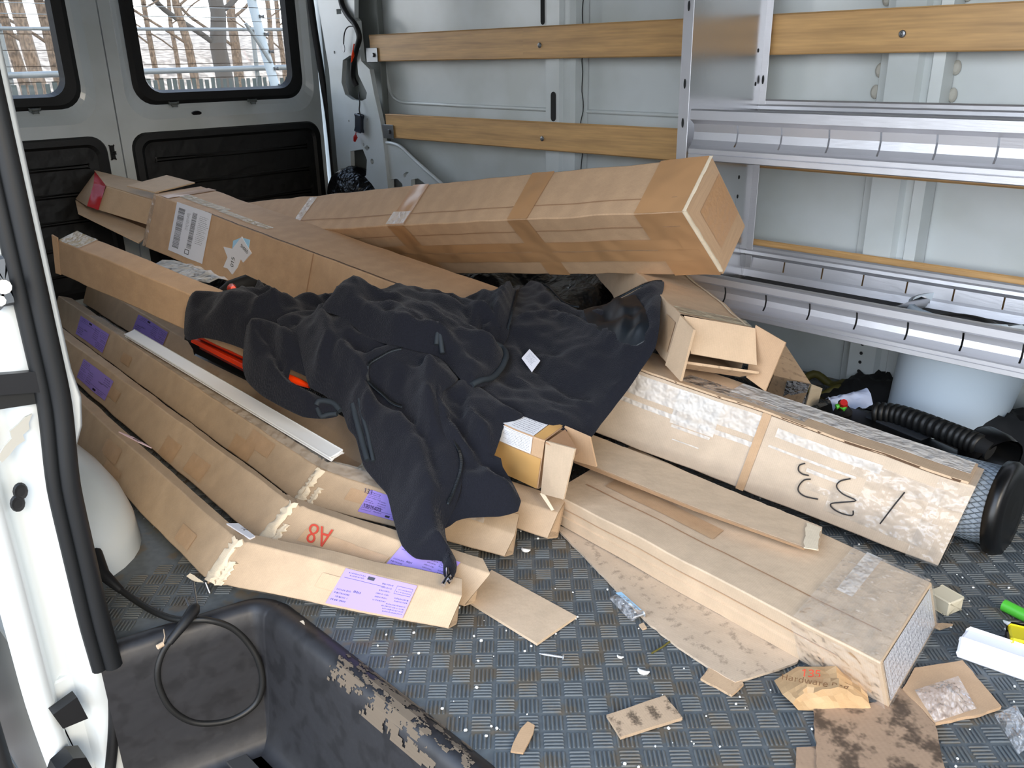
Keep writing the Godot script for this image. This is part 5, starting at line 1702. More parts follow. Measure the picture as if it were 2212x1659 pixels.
func drape_field():
	F = PackedFloat32Array()
	F.resize(FNX * FNZ)
	for S in [[[Vector3(-1.139, 0.1171, -1.2656), Vector3(-1.1062, 0.2804, -1.2866), Vector3(-1.128, 0.2699, -1.4028), Vector3(-1.1592, 0.1115, -1.3861)], [Vector3(-0.3772, 0.0101, -1.4125), Vector3(-0.3482, 0.1708, -1.4282), Vector3(-0.3679, 0.1558, -1.5442), Vector3(-0.4002, 0.0079, -1.5288)]], [[Vector3(-2.4954, 0.3182, -0.7311), Vector3(-2.4692, 0.4141, -0.7364), Vector3(-2.4876, 0.4269, -0.7955), Vector3(-2.5003, 0.3168, -0.7961)], [Vector3(-0.9641, 0.1, -1.0188), Vector3(-0.9479, 0.2049, -1.019), Vector3(-0.9579, 0.2089, -1.0817), Vector3(-0.9751, 0.1021, -1.0795)]], [[Vector3(-2.8988, 0.2801, -1.1208), Vector3(-2.8514, 0.4534, -1.1679), Vector3(-2.8926, 0.4535, -1.3562), Vector3(-2.8998, 0.2484, -1.3324)], [Vector3(-1.3085, 0.1307, -1.2439), Vector3(-1.2867, 0.2976, -1.2617), Vector3(-1.3067, 0.289, -1.4666), Vector3(-1.3211, 0.0934, -1.4407)]], [[Vector3(-1.6457, 0.2746, -1.9436), Vector3(-1.6296, 0.375, -1.9595), Vector3(-1.5334, 0.341, -2.0758), Vector3(-1.5496, 0.2406, -2.0599)], [Vector3(-0.9051, 0.2826, -1.3252), Vector3(-0.889, 0.383, -1.3411), Vector3(-0.7928, 0.349, -1.4574), Vector3(-0.809, 0.2486, -1.4415)]], [[Vector3(-0.9617, 0.012, -1.0715), Vector3(-0.9705, 0.075, -1.0625), Vector3(-0.9884, 0.075, -1.3322), Vector3(-0.9797, 0.012, -1.3413)], [Vector3(-0.3003, 0.006, -1.016), Vector3(-0.314, 0.088, -0.9939), Vector3(-0.3343, 0.088, -1.2312), Vector3(-0.3206, 0.006, -1.2533)]], [[Vector3(-2.546, 0.022, -0.5782), Vector3(-2.5438, 0.103, -0.6125), Vector3(-2.5411, 0.085, -0.6547), Vector3(-2.5433, 0.004, -0.6204)], [Vector3(-1.2487, 0.022, -0.4943), Vector3(-1.2286, 0.0904, -0.5485), Vector3(-1.2642, 0.085, -0.5694), Vector3(-1.2573, 0.004, -0.5357)], [Vector3(-0.8538, 0.021, -0.6947), Vector3(-0.853, 0.069, -0.7255), Vector3(-0.885, 0.0724, -0.7561), Vector3(-0.8712, 0.0039, -0.7289)]], [[Vector3(-2.7845, 0.03, -0.7124), Vector3(-2.7822, 0.111, -0.7467), Vector3(-2.7795, 0.093, -0.789), Vector3(-2.7817, 0.012, -0.7547)], [Vector3(-1.2876, 0.03, -0.6156), Vector3(-1.2587, 0.0973, -0.676), Vector3(-1.2976, 0.093, -0.6917), Vector3(-1.2931, 0.012, -0.6576)], [Vector3(-0.8824, 0.021, -0.7534), Vector3(-0.8645, 0.0696, -0.7994), Vector3(-0.9046, 0.0724, -0.8186), Vector3(-0.8948, 0.0039, -0.7897)]], [[Vector3(-3.1091, 0.035, -0.8553), Vector3(-3.1069, 0.116, -0.8897), Vector3(-3.1042, 0.098, -0.9319), Vector3(-3.1064, 0.017, -0.8976)], [Vector3(-1.3628, 0.035, -0.7424), Vector3(-1.3445, 0.0959, -0.789), Vector3(-1.374, 0.098, -0.8183), Vector3(-1.369, 0.017, -0.7843)], [Vector3(-0.938, 0.021, -0.9011), Vector3(-0.9347, 0.0562, -0.9255), Vector3(-0.9621, 0.0724, -0.9656), Vector3(-0.9514, 0.0039, -0.937)]], [[Vector3(-3.2863, 0.03, -1.0181), Vector3(-3.2841, 0.111, -1.0524), Vector3(-3.2813, 0.093, -1.0946), Vector3(-3.2836, 0.012, -1.0603)], [Vector3(-1.3903, 0.03, -0.8954), Vector3(-1.3662, 0.0682, -0.9333), Vector3(-1.3961, 0.093, -0.9719), Vector3(-1.3935, 0.012, -0.9377)], [Vector3(-0.9236, 0.021, -0.9986), Vector3(-0.9211, 0.0665, -1.0249), Vector3(-0.9384, 0.0724, -1.0658), Vector3(-0.9318, 0.0039, -1.036)]]]:
		for s in S.size() - 1:
			for f in 4:
				raster(S[s][f], S[s + 1][f], S[s + 1][(f + 1) % 4])
				raster(S[s][f], S[s + 1][(f + 1) % 4], S[s][(f + 1) % 4])
	raster(Vector3(-1.9, 0.27, -1.42), Vector3(-1.22, 0.27, -1.42), Vector3(-1.3, 0.28, -1.74))
	raster(Vector3(-1.9, 0.27, -1.42), Vector3(-1.3, 0.28, -1.74), Vector3(-1.9, 0.25, -1.72))
	var grown := F.duplicate()
	for i in range(1, FNX - 1):
		for j in range(1, FNZ - 1):
			var k := i * FNZ + j
			grown[k] = maxf(F[k], maxf(maxf(F[k + 1], F[k - 1]), maxf(F[k + FNZ], F[k - FNZ])))
	F = grown
	var base := F.duplicate()
	for it in 500:
		var g := F.duplicate()
		for i in range(1, FNX - 1):
			for j in range(1, FNZ - 1):
				var k := i * FNZ + j
				F[k] = maxf(base[k], (g[k + FNZ] + g[k - FNZ] + g[k + 1] + g[k - 1]) * 0.25 - 0.0004)
	for it in 3:
		relax()

func relax():
	var g := F.duplicate()
	for i in range(1, FNX - 1):
		for j in range(1, FNZ - 1):
			var k := i * FNZ + j
			F[k] = (g[k + FNZ] + g[k - FNZ] + g[k + 1] + g[k - 1] + g[k]) * 0.2

func hy(x: float, z: float) -> float:
	var fx := clampf((x - FX) / FS, 0.0, FNX - 1.01)
	var fz := clampf((z - FZ) / FS, 0.0, FNZ - 1.01)
	var i := int(fx)
	var j := int(fz)
	var a := fx - i
	var b := fz - j
	return lerpf(lerpf(F[fi(i, j)], F[fi(i + 1, j)], a), lerpf(F[fi(i, j + 1)], F[fi(i + 1, j + 1)], a), b)

func seg_dist(p: Vector2, line: Array) -> float:
	var d := 9.0
	for i in line.size() - 1:
		d = minf(d, p.distance_to(Geometry2D.get_closest_point_to_segment(p, line[i], line[i + 1])))
	return d

# a piece of cloth: outline in x and z, how far it stands off what lies below, how full its edge is, folds [line, height, width]
func cloth(outline: Array, off: float, puff: float, folds: Array, wr: float, seed_: int) -> MB:
	# round the outline off
	var ring := []
	var n := outline.size()
	for i in n:
		var p0: Vector2 = outline[(i + n - 1) % n]
		var p1: Vector2 = outline[i]
		var p2: Vector2 = outline[(i + 1) % n]
		var p3: Vector2 = outline[(i + 2) % n]
		var k := int(maxf(1, p1.distance_to(p2) / 0.009))
		for q in k:
			var t := float(q) / k
			ring.append(p1.cubic_interpolate(p2, p0.lerp(p1, 0.4), p3.lerp(p2, 0.4), t))
	var poly := PackedVector2Array(ring)
	var closed := ring.duplicate()
	closed.append(ring[0])
	var pts := PackedVector2Array(ring)
	var lo := poly[0]
	var hi := poly[0]
	for p in poly:
		lo = lo.min(p)
		hi = hi.max(p)
	var step := 0.0085
	var row := 0
	var y := lo.y
	while y < hi.y:
		var x := lo.x + (step / 2 if row % 2 else 0.0)
		while x < hi.x:
			var p := Vector2(x, y)
			if Geometry2D.is_point_in_polygon(p, poly) and seg_dist(p, closed) > 0.004:
				pts.append(p)
			x += step
		y += step * 0.87
		row += 1
	var V := PackedVector3Array()
	for i in pts.size():
		var p := pts[i]
		var d := 0.0 if i < ring.size() else seg_dist(p, closed)
		var h := hy(p.x, p.y) + off + puff * (1.0 - exp(-d / 0.016))
		for f in folds:
			var e := seg_dist(p, f[0])
			h += f[1] * 1.5 * exp(-pow(e / f[2], 2)) * smoothstep(0.0, 0.02, d)
		# long soft creases, sharper on their crests
		var c1 := 1.0 - 2.2 * absf(noi.get_noise_2d(p.x * 4.2 + p.y * 2.0 + seed_ * 13.0, p.y * 6.0 - p.x * 1.5))
		var c2 := noi.get_noise_2d(p.x * 13.0, p.y * 13.0 + seed_ * 7.0)
		h += wr * smoothstep(0.0, 0.03, d) * (1.15 * c1 + 0.4 * c2)
		V.append(Vector3(p.x, h, p.y))
	var ix := Geometry2D.triangulate_delaunay(pts)
	var N := PackedVector3Array()
	N.resize(V.size())
	var keep := []
	for i in range(0, ix.size(), 3):
		var c := (pts[ix[i]] + pts[ix[i + 1]] + pts[ix[i + 2]]) / 3.0
		if not Geometry2D.is_point_in_polygon(c, poly):
			continue
		keep.append([ix[i], ix[i + 1], ix[i + 2]])
		var m := (V[ix[i + 1]] - V[ix[i]]).cross(V[ix[i + 2]] - V[ix[i]])
		if m.y < 0:
			m = -m
		for k in 3:
			N[ix[i + k]] += m
	var b := MB.new()
	for k in keep:
		var a0 := N[k[0]].normalized()
		var a1 := N[k[1]].normalized()
		var a2 := N[k[2]].normalized()
		b.tri(V[k[0]], V[k[1]], V[k[2]], a0, a1, a2, pts[k[0]], pts[k[1]], pts[k[2]])
		var dn := Vector3(0, -0.0035, 0)
		b.tri(V[k[0]] + dn, V[k[1]] + dn, V[k[2]] + dn, -a0, -a1, -a2, pts[k[0]], pts[k[1]], pts[k[2]])
	# the turned edge
	for i in ring.size():
		var j := (i + 1) % ring.size()
		var o2 := (poly[j] - poly[i]).orthogonal()
		var o := Vector3(o2.x, 0, o2.y).normalized()
		if Geometry2D.is_point_in_polygon((poly[i] + poly[j]) / 2.0 + o2.normalized() * 0.002, poly):
			o = -o
		var dn := Vector3(0, -0.0035, 0)
		b.tri(V[i], V[j], V[j] + dn, (N[i].normalized() + o).normalized(), (N[j].normalized() + o).normalized(), o, poly[i], poly[j], poly[j])
		b.tri(V[i], V[j] + dn, V[i] + dn, (N[i].normalized() + o).normalized(), o, o, poly[i], poly[j], poly[i])
	# what comes later lies on this piece
	for k in keep:
		raster(V[k[0]], V[k[1]], V[k[2]])
	relax()
	return b

# a cord that lies on the cloth
func on_cloth(line: Array, off: float) -> Array:
	var o := []
	for p in line:
		o.append(Vector3(p.x, 0, p.y))
	o = spline(o, 5)
	for i in o.size():
		o[i].y = hy(o[i].x, o[i].z) + off
	return o

func zipper(o: Node3D, line: Array, off: float):
	var path := on_cloth(line, off)
	var b := MB.new()
	b.tube(path, 0.0023, 6)
	var z := part("zipper_tape", b, "hem", o)
	b = MB.new()
	var acc := 0.0
	for i in path.size() - 1:
		var d: Vector3 = path[i + 1] - path[i]
		var n := int(d.length() / 0.0028) + 1
		for k in n:
			if d.length() < 1e-5:
				continue
			var p: Vector3 = path[i] + d * (float(k) / n) + Vector3(0, 0.0028, 0)
			var s := d.normalized().cross(Vector3.UP).normalized()
			b.block(p, d.normalized() * 0.0008, s * 0.0027, Vector3(0, 0.0011, 0), 0.0003)
	var t := part("zipper_teeth", b, "zip", z)
	t.set_meta("kind", "stuff")

func jacket():
	drape_field()
	var o := thing("jacket", "black fleece jacket thrown across the cartons, zipper open and sleeves crumpled", "jacket", Vector3(-1.3, 0.1, -1.0))
	# inside of the back, spread to the right
	var b := cloth([Vector2(-1.4943, -1.5184), Vector2(-1.5716, -1.6315), Vector2(-1.4906, -1.5913), Vector2(-1.3666, -1.5038), Vector2(-1.2803, -1.4494), Vector2(-1.2323, -1.4403), Vector2(-1.1807, -1.4442), Vector2(-1.1383, -1.457), Vector2(-1.0967, -1.4848), Vector2(-1.0752, -1.5477), Vector2(-0.9902, -1.4187), Vector2(-0.9376, -1.3428), Vector2(-0.9213, -1.309), Vector2(-0.9307, -1.2776), Vector2(-0.9375, -1.216), Vector2(-0.9343, -1.1637), Vector2(-0.9253, -1.1192), Vector2(-0.9435, -1.0939), Vector2(-0.9819, -1.0595), Vector2(-1.0519, -1.0448), Vector2(-1.1285, -1.0329), Vector2(-1.2417, -1.074), Vector2(-1.3527, -1.188), Vector2(-1.4048, -1.3244)], 0.004, 0.006, [[[Vector2(-1.0025, -1.4229), Vector2(-0.926, -1.3092), Vector2(-0.9451, -1.2324), Vector2(-0.9358, -1.1451)], 0.009, 0.012], [[Vector2(-1.2565, -1.2517), Vector2(-1.1538, -1.2025), Vector2(-1.0326, -1.1681), Vector2(-0.9824, -1.1794)], -0.004, 0.006], [[Vector2(-1.2777, -1.3029), Vector2(-1.2541, -1.3848), Vector2(-1.0908, -1.3361), Vector2(-0.9812, -1.2908)], 0.008, 0.010], [[Vector2(-1.4607, -1.5247), Vector2(-1.2943, -1.4292), Vector2(-1.1328, -1.3866)], 0.010, 0.016]], 0.010, 1)
	part("back_panel", b, "fleece", o)
	b = cloth([Vector2(-1.2003, -1.4224), Vector2(-1.1253, -1.4407), Vector2(-1.0735, -1.4416), Vector2(-0.9768, -1.3549), Vector2(-0.9431, -1.317), Vector2(-0.9597, -1.2999), Vector2(-0.9932, -1.2986), Vector2(-1.0475, -1.3139), Vector2(-1.1269, -1.3487)], 0.003, 0.006, [[[Vector2(-1.1168, -1.4301), Vector2(-1.0363, -1.3599), Vector2(-1.008, -1.3097)], 0.007, 0.011], [[Vector2(-1.0245, -1.3903), Vector2(-0.9724, -1.3376), Vector2(-0.9775, -1.3079)], 0.007, 0.010], [[Vector2(-1.1481, -1.405), Vector2(-1.0783, -1.3667), Vector2(-1.0111, -1.3654)], -0.006, 0.010]], 0.003, 9)
	part("lining", b, "satin", o, "shiny dark lining of the pocket")
	b = MB.new()
	var tp := on_cloth([Vector2(-1.1762, -1.1936), Vector2(-1.1874, -1.2293), Vector2(-1.1383, -1.21), Vector2(-1.1276, -1.1737)], 0.009)
	b.grid([[tp[0], tp[5]], [tp[15], tp[10]]], Vector3.UP, true)
	b.quad(tp[0] - Vector3(0, 0.001, 0), tp[5] - Vector3(0, 0.001, 0), tp[10] - Vector3(0, 0.001, 0), tp[15] - Vector3(0, 0.001, 0), Vector3.DOWN)
	part("care_tag", b, "label_care", o, "white care tag")
	zipper(o, [Vector2(-1.5652, -1.6248), Vector2(-1.4863, -1.5867), Vector2(-1.3624, -1.4991), Vector2(-1.2782, -1.447), Vector2(-1.2302, -1.4378)], 0.004)
	zipper(o, [Vector2(-1.145, -1.4523), Vector2(-1.124, -1.4631), Vector2(-1.0945, -1.4819), Vector2(-1.0726, -1.5058), Vector2(-1.0691, -1.532)], 0.004)
	# outer front, reaching far left
	b = cloth([Vector2(-1.8669, -0.7827), Vector2(-1.9006, -0.8073), Vector2(-1.9265, -0.8394), Vector2(-1.9091, -0.8641), Vector2(-1.8586, -0.9082), Vector2(-1.9194, -0.993), Vector2(-1.9519, -1.0297), Vector2(-1.9277, -1.0355), Vector2(-1.8441, -1.0066), Vector2(-1.7917, -1.0156), Vector2(-1.7308, -1.0281), Vector2(-1.7236, -1.0989), Vector2(-1.672, -1.1445), Vector2(-1.5768, -1.1838), Vector2(-1.4899, -1.226), Vector2(-1.4597, -1.2863), Vector2(-1.44, -1.3581), Vector2(-1.4445, -1.4383), Vector2(-1.4749, -1.4953), Vector2(-1.386, -1.3952), Vector2(-1.29, -1.2785), Vector2(-1.2526, -1.2277), Vector2(-1.2379, -1.1764), Vector2(-1.2442, -1.0636), Vector2(-1.2746, -0.9436), Vector2(-1.3542, -0.8864), Vector2(-1.5012, -0.8627), Vector2(-1.6147, -0.8429), Vector2(-1.7173, -0.8227), Vector2(-1.8044, -0.8008), Vector2(-1.8461, -0.7803)], 0.006, 0.014, [[[Vector2(-1.6194, -0.8946), Vector2(-1.5926, -0.9768), Vector2(-1.6065, -1.0256)], -0.014, 0.012], [[Vector2(-1.5273, -0.9571), Vector2(-1.4812, -0.994), Vector2(-1.472, -1.0607)], -0.014, 0.012], [[Vector2(-1.7995, -0.8509), Vector2(-1.6773, -0.9215), Vector2(-1.6839, -1.0715), Vector2(-1.5452, -1.1582)], 0.014, 0.03], [[Vector2(-1.5762, -1.0485), Vector2(-1.5326, -1.1341), Vector2(-1.4384, -1.209)], 0.012, 0.02], [[Vector2(-1.4098, -1.3908), Vector2(-1.3011, -1.2459), Vector2(-1.2684, -1.1922)], 0.012, 0.012], [[Vector2(-1.9462, -1.0265), Vector2(-1.7323, -0.9428), Vector2(-1.6564, -0.9086)], 0.010, 0.012]], 0.016, 3)
	part("front_panel", b, "fleece", o)
	zipper(o, [Vector2(-1.4002, -1.4127), Vector2(-1.2949, -1.2879), Vector2(-1.259, -1.237)], 0.003)
	# small loop at the left: a sleeve end turned down
	b = cloth([Vector2(-1.6898, -0.8628), Vector2(-1.6842, -0.8372), Vector2(-1.6539, -0.8096), Vector2(-1.6181, -0.7982), Vector2(-1.5591, -0.7976), Vector2(-1.4912, -0.8055), Vector2(-1.4288, -0.8156), Vector2(-1.3851, -0.8334), Vector2(-1.3603, -0.8497), Vector2(-1.3637, -0.8608), Vector2(-1.4093, -0.8557), Vector2(-1.4542, -0.85), Vector2(-1.4898, -0.8426), Vector2(-1.5228, -0.8433), Vector2(-1.5315, -0.8574), Vector2(-1.5198, -0.8765), Vector2(-1.562, -0.8946), Vector2(-1.6309, -0.8922)], 0.004, 0.022, [[[Vector2(-1.6523, -0.8555), Vector2(-1.605, -0.8591), Vector2(-1.5677, -0.8492), Vector2(-1.5454, -0.8421)], -0.016, 0.010], [[Vector2(-1.656, -0.84), Vector2(-1.6237, -0.8173), Vector2(-1.542, -0.8167), Vector2(-1.4405, -0.8301)], 0.010, 0.018]], 0.010, 4)
	part("sleeve", b, "fleece", o)
	b = MB.new()
	b.tube(on_cloth([Vector2(-1.4098, -0.8364), Vector2(-1.4101, -0.8438), Vector2(-1.3961, -0.8518), Vector2(-1.3767, -0.8575), Vector2(-1.3558, -0.8571)], 0.004), 0.0062, 8)
	b.tube(on_cloth([Vector2(-1.4051, -0.8352), Vector2(-1.3875, -0.8319), Vector2(-1.375, -0.8415), Vector2(-1.359, -0.851)], 0.002), 0.005, 8)
	part("cuff", b, "hem", o, "blue-grey cuff binding")
	# lower right of the body
	b = cloth([Vector2(-1.2922, -0.934), Vector2(-1.2587, -0.9784), Vector2(-1.2128, -1.0361), Vector2(-1.1451, -1.0485), Vector2(-1.0757, -1.0412), Vector2(-1.0251, -1.0424), Vector2(-1.0372, -1.0055), Vector2(-1.027, -0.9855), Vector2(-1.0169, -0.9609), Vector2(-1.0152, -0.9544), Vector2(-1.0, -0.9582), Vector2(-0.9879, -0.9507), Vector2(-0.9562, -0.9444), Vector2(-0.9281, -0.9354), Vector2(-0.922, -0.9221), Vector2(-0.9397, -0.895), Vector2(-0.9812, -0.8564), Vector2(-0.9923, -0.8392), Vector2(-0.9964, -0.8137), Vector2(-1.0392, -0.8101), Vector2(-1.1494, -0.8598), Vector2(-1.2384, -0.9005)], 0.005, 0.016, [[[Vector2(-1.202, -0.9901), Vector2(-1.1543, -0.9415), Vector2(-1.1008, -0.922), Vector2(-1.0416, -0.9136)], 0.022, 0.013], [[Vector2(-1.0979, -0.9374), Vector2(-1.0279, -0.9358), Vector2(-0.9745, -0.9359)], -0.014, 0.012], [[Vector2(-1.0889, -0.959), Vector2(-1.036, -0.9558), Vector2(-1.0131, -0.957)], 0.016, 0.013], [[Vector2(-1.1307, -0.9863), Vector2(-1.1127, -0.9635), Vector2(-1.0827, -0.9531)], -0.012, 0.012], [[Vector2(-1.0331, -0.8824), Vector2(-0.9801, -0.9006), Vector2(-0.9444, -0.9287)], 0.014, 0.02]], 0.012, 5)
	part("body_panel", b, "fleece", o)
	# middle of the body running down into the near sleeve
	b = cloth([Vector2(-1.6309, -0.8922), Vector2(-1.562, -0.8946), Vector2(-1.5027, -0.8702), Vector2(-1.4549, -0.8507), Vector2(-1.4082, -0.8572), Vector2(-1.3549, -0.8589), Vector2(-1.3153, -0.8457), Vector2(-1.2865, -0.842), Vector2(-1.2258, -0.8142), Vector2(-1.1769, -0.8058), Vector2(-1.1378, -0.8001), Vector2(-1.1072, -0.7842), Vector2(-1.0779, -0.7682), Vector2(-1.0168, -0.738), Vector2(-0.9742, -0.7333), Vector2(-0.9387, -0.7591), Vector2(-0.9124, -0.7394), Vector2(-0.8875, -0.7303), Vector2(-0.9046, -0.7604), Vector2(-0.9221, -0.776), Vector2(-0.9653, -0.7946), Vector2(-0.9942, -0.8148), Vector2(-1.0017, -0.8401), Vector2(-1.01, -0.8666), Vector2(-1.0313, -0.8922), Vector2(-1.0647, -0.9062), Vector2(-1.0996, -0.909), Vector2(-1.1353, -0.936), Vector2(-1.1621, -0.9667), Vector2(-1.172, -1.0058), Vector2(-1.2371, -1.0826), Vector2(-1.3183, -1.1293), Vector2(-1.4413, -1.1279), Vector2(-1.5905, -1.0844), Vector2(-1.6239, -0.9828)], 0.005, 0.018, [[[Vector2(-1.5446, -0.9545), Vector2(-1.451, -0.9028), Vector2(-1.437, -0.8646), Vector2(-1.388, -0.8637)], 0.018, 0.014], [[Vector2(-1.5331, -0.8738), Vector2(-1.5775, -0.8807), Vector2(-1.5849, -0.9102)], -0.012, 0.012], [[Vector2(-1.3093, -0.8624), Vector2(-1.2007, -0.8684), Vector2(-1.1053, -0.8449), Vector2(-1.006, -0.7976), Vector2(-0.9353, -0.7673)], 0.020, 0.03], [[Vector2(-1.4078, -0.9043), Vector2(-1.325, -0.8998), Vector2(-1.2841, -0.8782), Vector2(-1.2746, -0.8584)], 0.018, 0.014], [[Vector2(-1.4157, -0.9348), Vector2(-1.3626, -0.9422), Vector2(-1.3407, -0.9849)], -0.014, 0.010], [[Vector2(-1.3073, -0.901), Vector2(-1.2384, -0.9005), Vector2(-1.1717, -0.9025)], -0.012, 0.009], [[Vector2(-1.2094, -0.9725), Vector2(-1.1733, -0.9342), Vector2(-1.1255, -0.9089)], 0.014, 0.014], [[Vector2(-1.2524, -0.9368), Vector2(-1.1994, -0.9031), Vector2(-1.1083, -0.8818), Vector2(-1.0341, -0.8384)], -0.012, 0.012], [[Vector2(-1.5661, -1.0667), Vector2(-1.4686, -0.9612), Vector2(-1.4157, -0.9348)], 0.012, 0.016]], 0.012, 6)
	part("body_panel", b, "fleece", o)
	zipper(o, [Vector2(-1.2975, -0.9745), Vector2(-1.317, -0.9482), Vector2(-1.3285, -0.9185), Vector2(-1.3181, -0.9027), Vector2(-1.3056, -0.896)], 0.003)
	zipper(o, [Vector2(-1.3056, -0.896), Vector2(-1.2683, -0.9013), Vector2(-1.238, -0.9), Vector2(-1.2113, -0.9013)], 0.003)
	zipper(o, [Vector2(-1.0758, -0.9131), Vector2(-1.0459, -0.9013), Vector2(-1.0266, -0.8843), Vector2(-1.0148, -0.8597), Vector2(-1.0045, -0.8316)], 0.003)
	b = MB.new()
	b.tube(on_cloth([Vector2(-1.3149, -0.8621), Vector2(-1.2908, -0.85), Vector2(-1.2553, -0.8348), Vector2(-1.2144, -0.8166)], 0.004), 0.006, 8)
	b.tube(on_cloth([Vector2(-1.301, -0.8678), Vector2(-1.2731, -0.8537), Vector2(-1.2418, -0.8405), Vector2(-1.1981, -0.8183)], 0.004), 0.004, 8)
	part("cuff", b, "hem", o, "blue-grey binding of the hanging sleeve")
	# upper sleeve with its open cuff on the right
	b = cloth([Vector2(-1.5303, -0.9449), Vector2(-1.5762, -1.0485), Vector2(-1.5507, -1.1625), Vector2(-1.4657, -1.219), Vector2(-1.3729, -1.2355), Vector2(-1.2926, -1.2303), Vector2(-1.2639, -1.2204), Vector2(-1.2924, -1.1945), Vector2(-1.2766, -1.1724), Vector2(-1.2407, -1.1681), Vector2(-1.2242, -1.1851), Vector2(-1.1986, -1.1707), Vector2(-1.1722, -1.1337), Vector2(-1.1467, -1.0725), Vector2(-1.1395, -1.0223), Vector2(-1.1645, -1.0173), Vector2(-1.2255, -1.0288), Vector2(-1.242, -1.0222), Vector2(-1.275, -0.9921), Vector2(-1.319, -0.9678), Vector2(-1.3862, -0.9603), Vector2(-1.4576, -0.9535)], 0.008, 0.030, [[[Vector2(-1.5026, -1.0212), Vector2(-1.4561, -1.1132), Vector2(-1.3582, -1.1652), Vector2(-1.2901, -1.1852)], 0.012, 0.035], [[Vector2(-1.4165, -0.983), Vector2(-1.334, -0.9916), Vector2(-1.2745, -1.0278)], 0.010, 0.014], [[Vector2(-1.4307, -1.1951), Vector2(-1.3433, -1.1934), Vector2(-1.2879, -1.1556)], -0.012, 0.012], [[Vector2(-1.2511, -1.0448), Vector2(-1.2564, -1.1001), Vector2(-1.2142, -1.1398)], 0.014, 0.018]], 0.014, 7)
	part("sleeve", b, "fleece", o)
	b = MB.new()
	b.tube(on_cloth([Vector2(-1.1417, -1.0207), Vector2(-1.1469, -1.0727), Vector2(-1.1722, -1.1337), Vector2(-1.1962, -1.1682), Vector2(-1.224, -1.1848), Vector2(-1.2402, -1.1731)], 0.003), 0.0062, 8)
	b.tube(on_cloth([Vector2(-1.2459, -1.0232), Vector2(-1.2591, -1.0417), Vector2(-1.2301, -1.0242)], 0.004), 0.005, 8)
	part("cuff", b, "hem", o, "blue-grey cuff binding of the upper sleeve")
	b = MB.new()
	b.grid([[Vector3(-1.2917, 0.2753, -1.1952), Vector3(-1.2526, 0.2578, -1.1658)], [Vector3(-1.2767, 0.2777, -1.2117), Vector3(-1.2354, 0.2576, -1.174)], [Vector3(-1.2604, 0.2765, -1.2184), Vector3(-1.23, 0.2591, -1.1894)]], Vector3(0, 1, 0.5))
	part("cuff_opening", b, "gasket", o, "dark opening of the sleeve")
	# metal zipper pull at the lowest tip
	b = MB.new()
	b.tube([Vector3(-0.8924, 0.0832, -0.7357), Vector3(-0.889, 0.0823, -0.7249), Vector3(-0.884, 0.0794, -0.7146)], [0.004, 0.003, 0.004], 8)
	b.tube([Vector3(-0.9076, 0.0852, -0.7442), Vector3(-0.8916, 0.0836, -0.7321), Vector3(-0.8827, 0.0801, -0.73)], 0.003, 8)
	part("zipper_pull", b, "chrome", o, "small metal zipper pull")

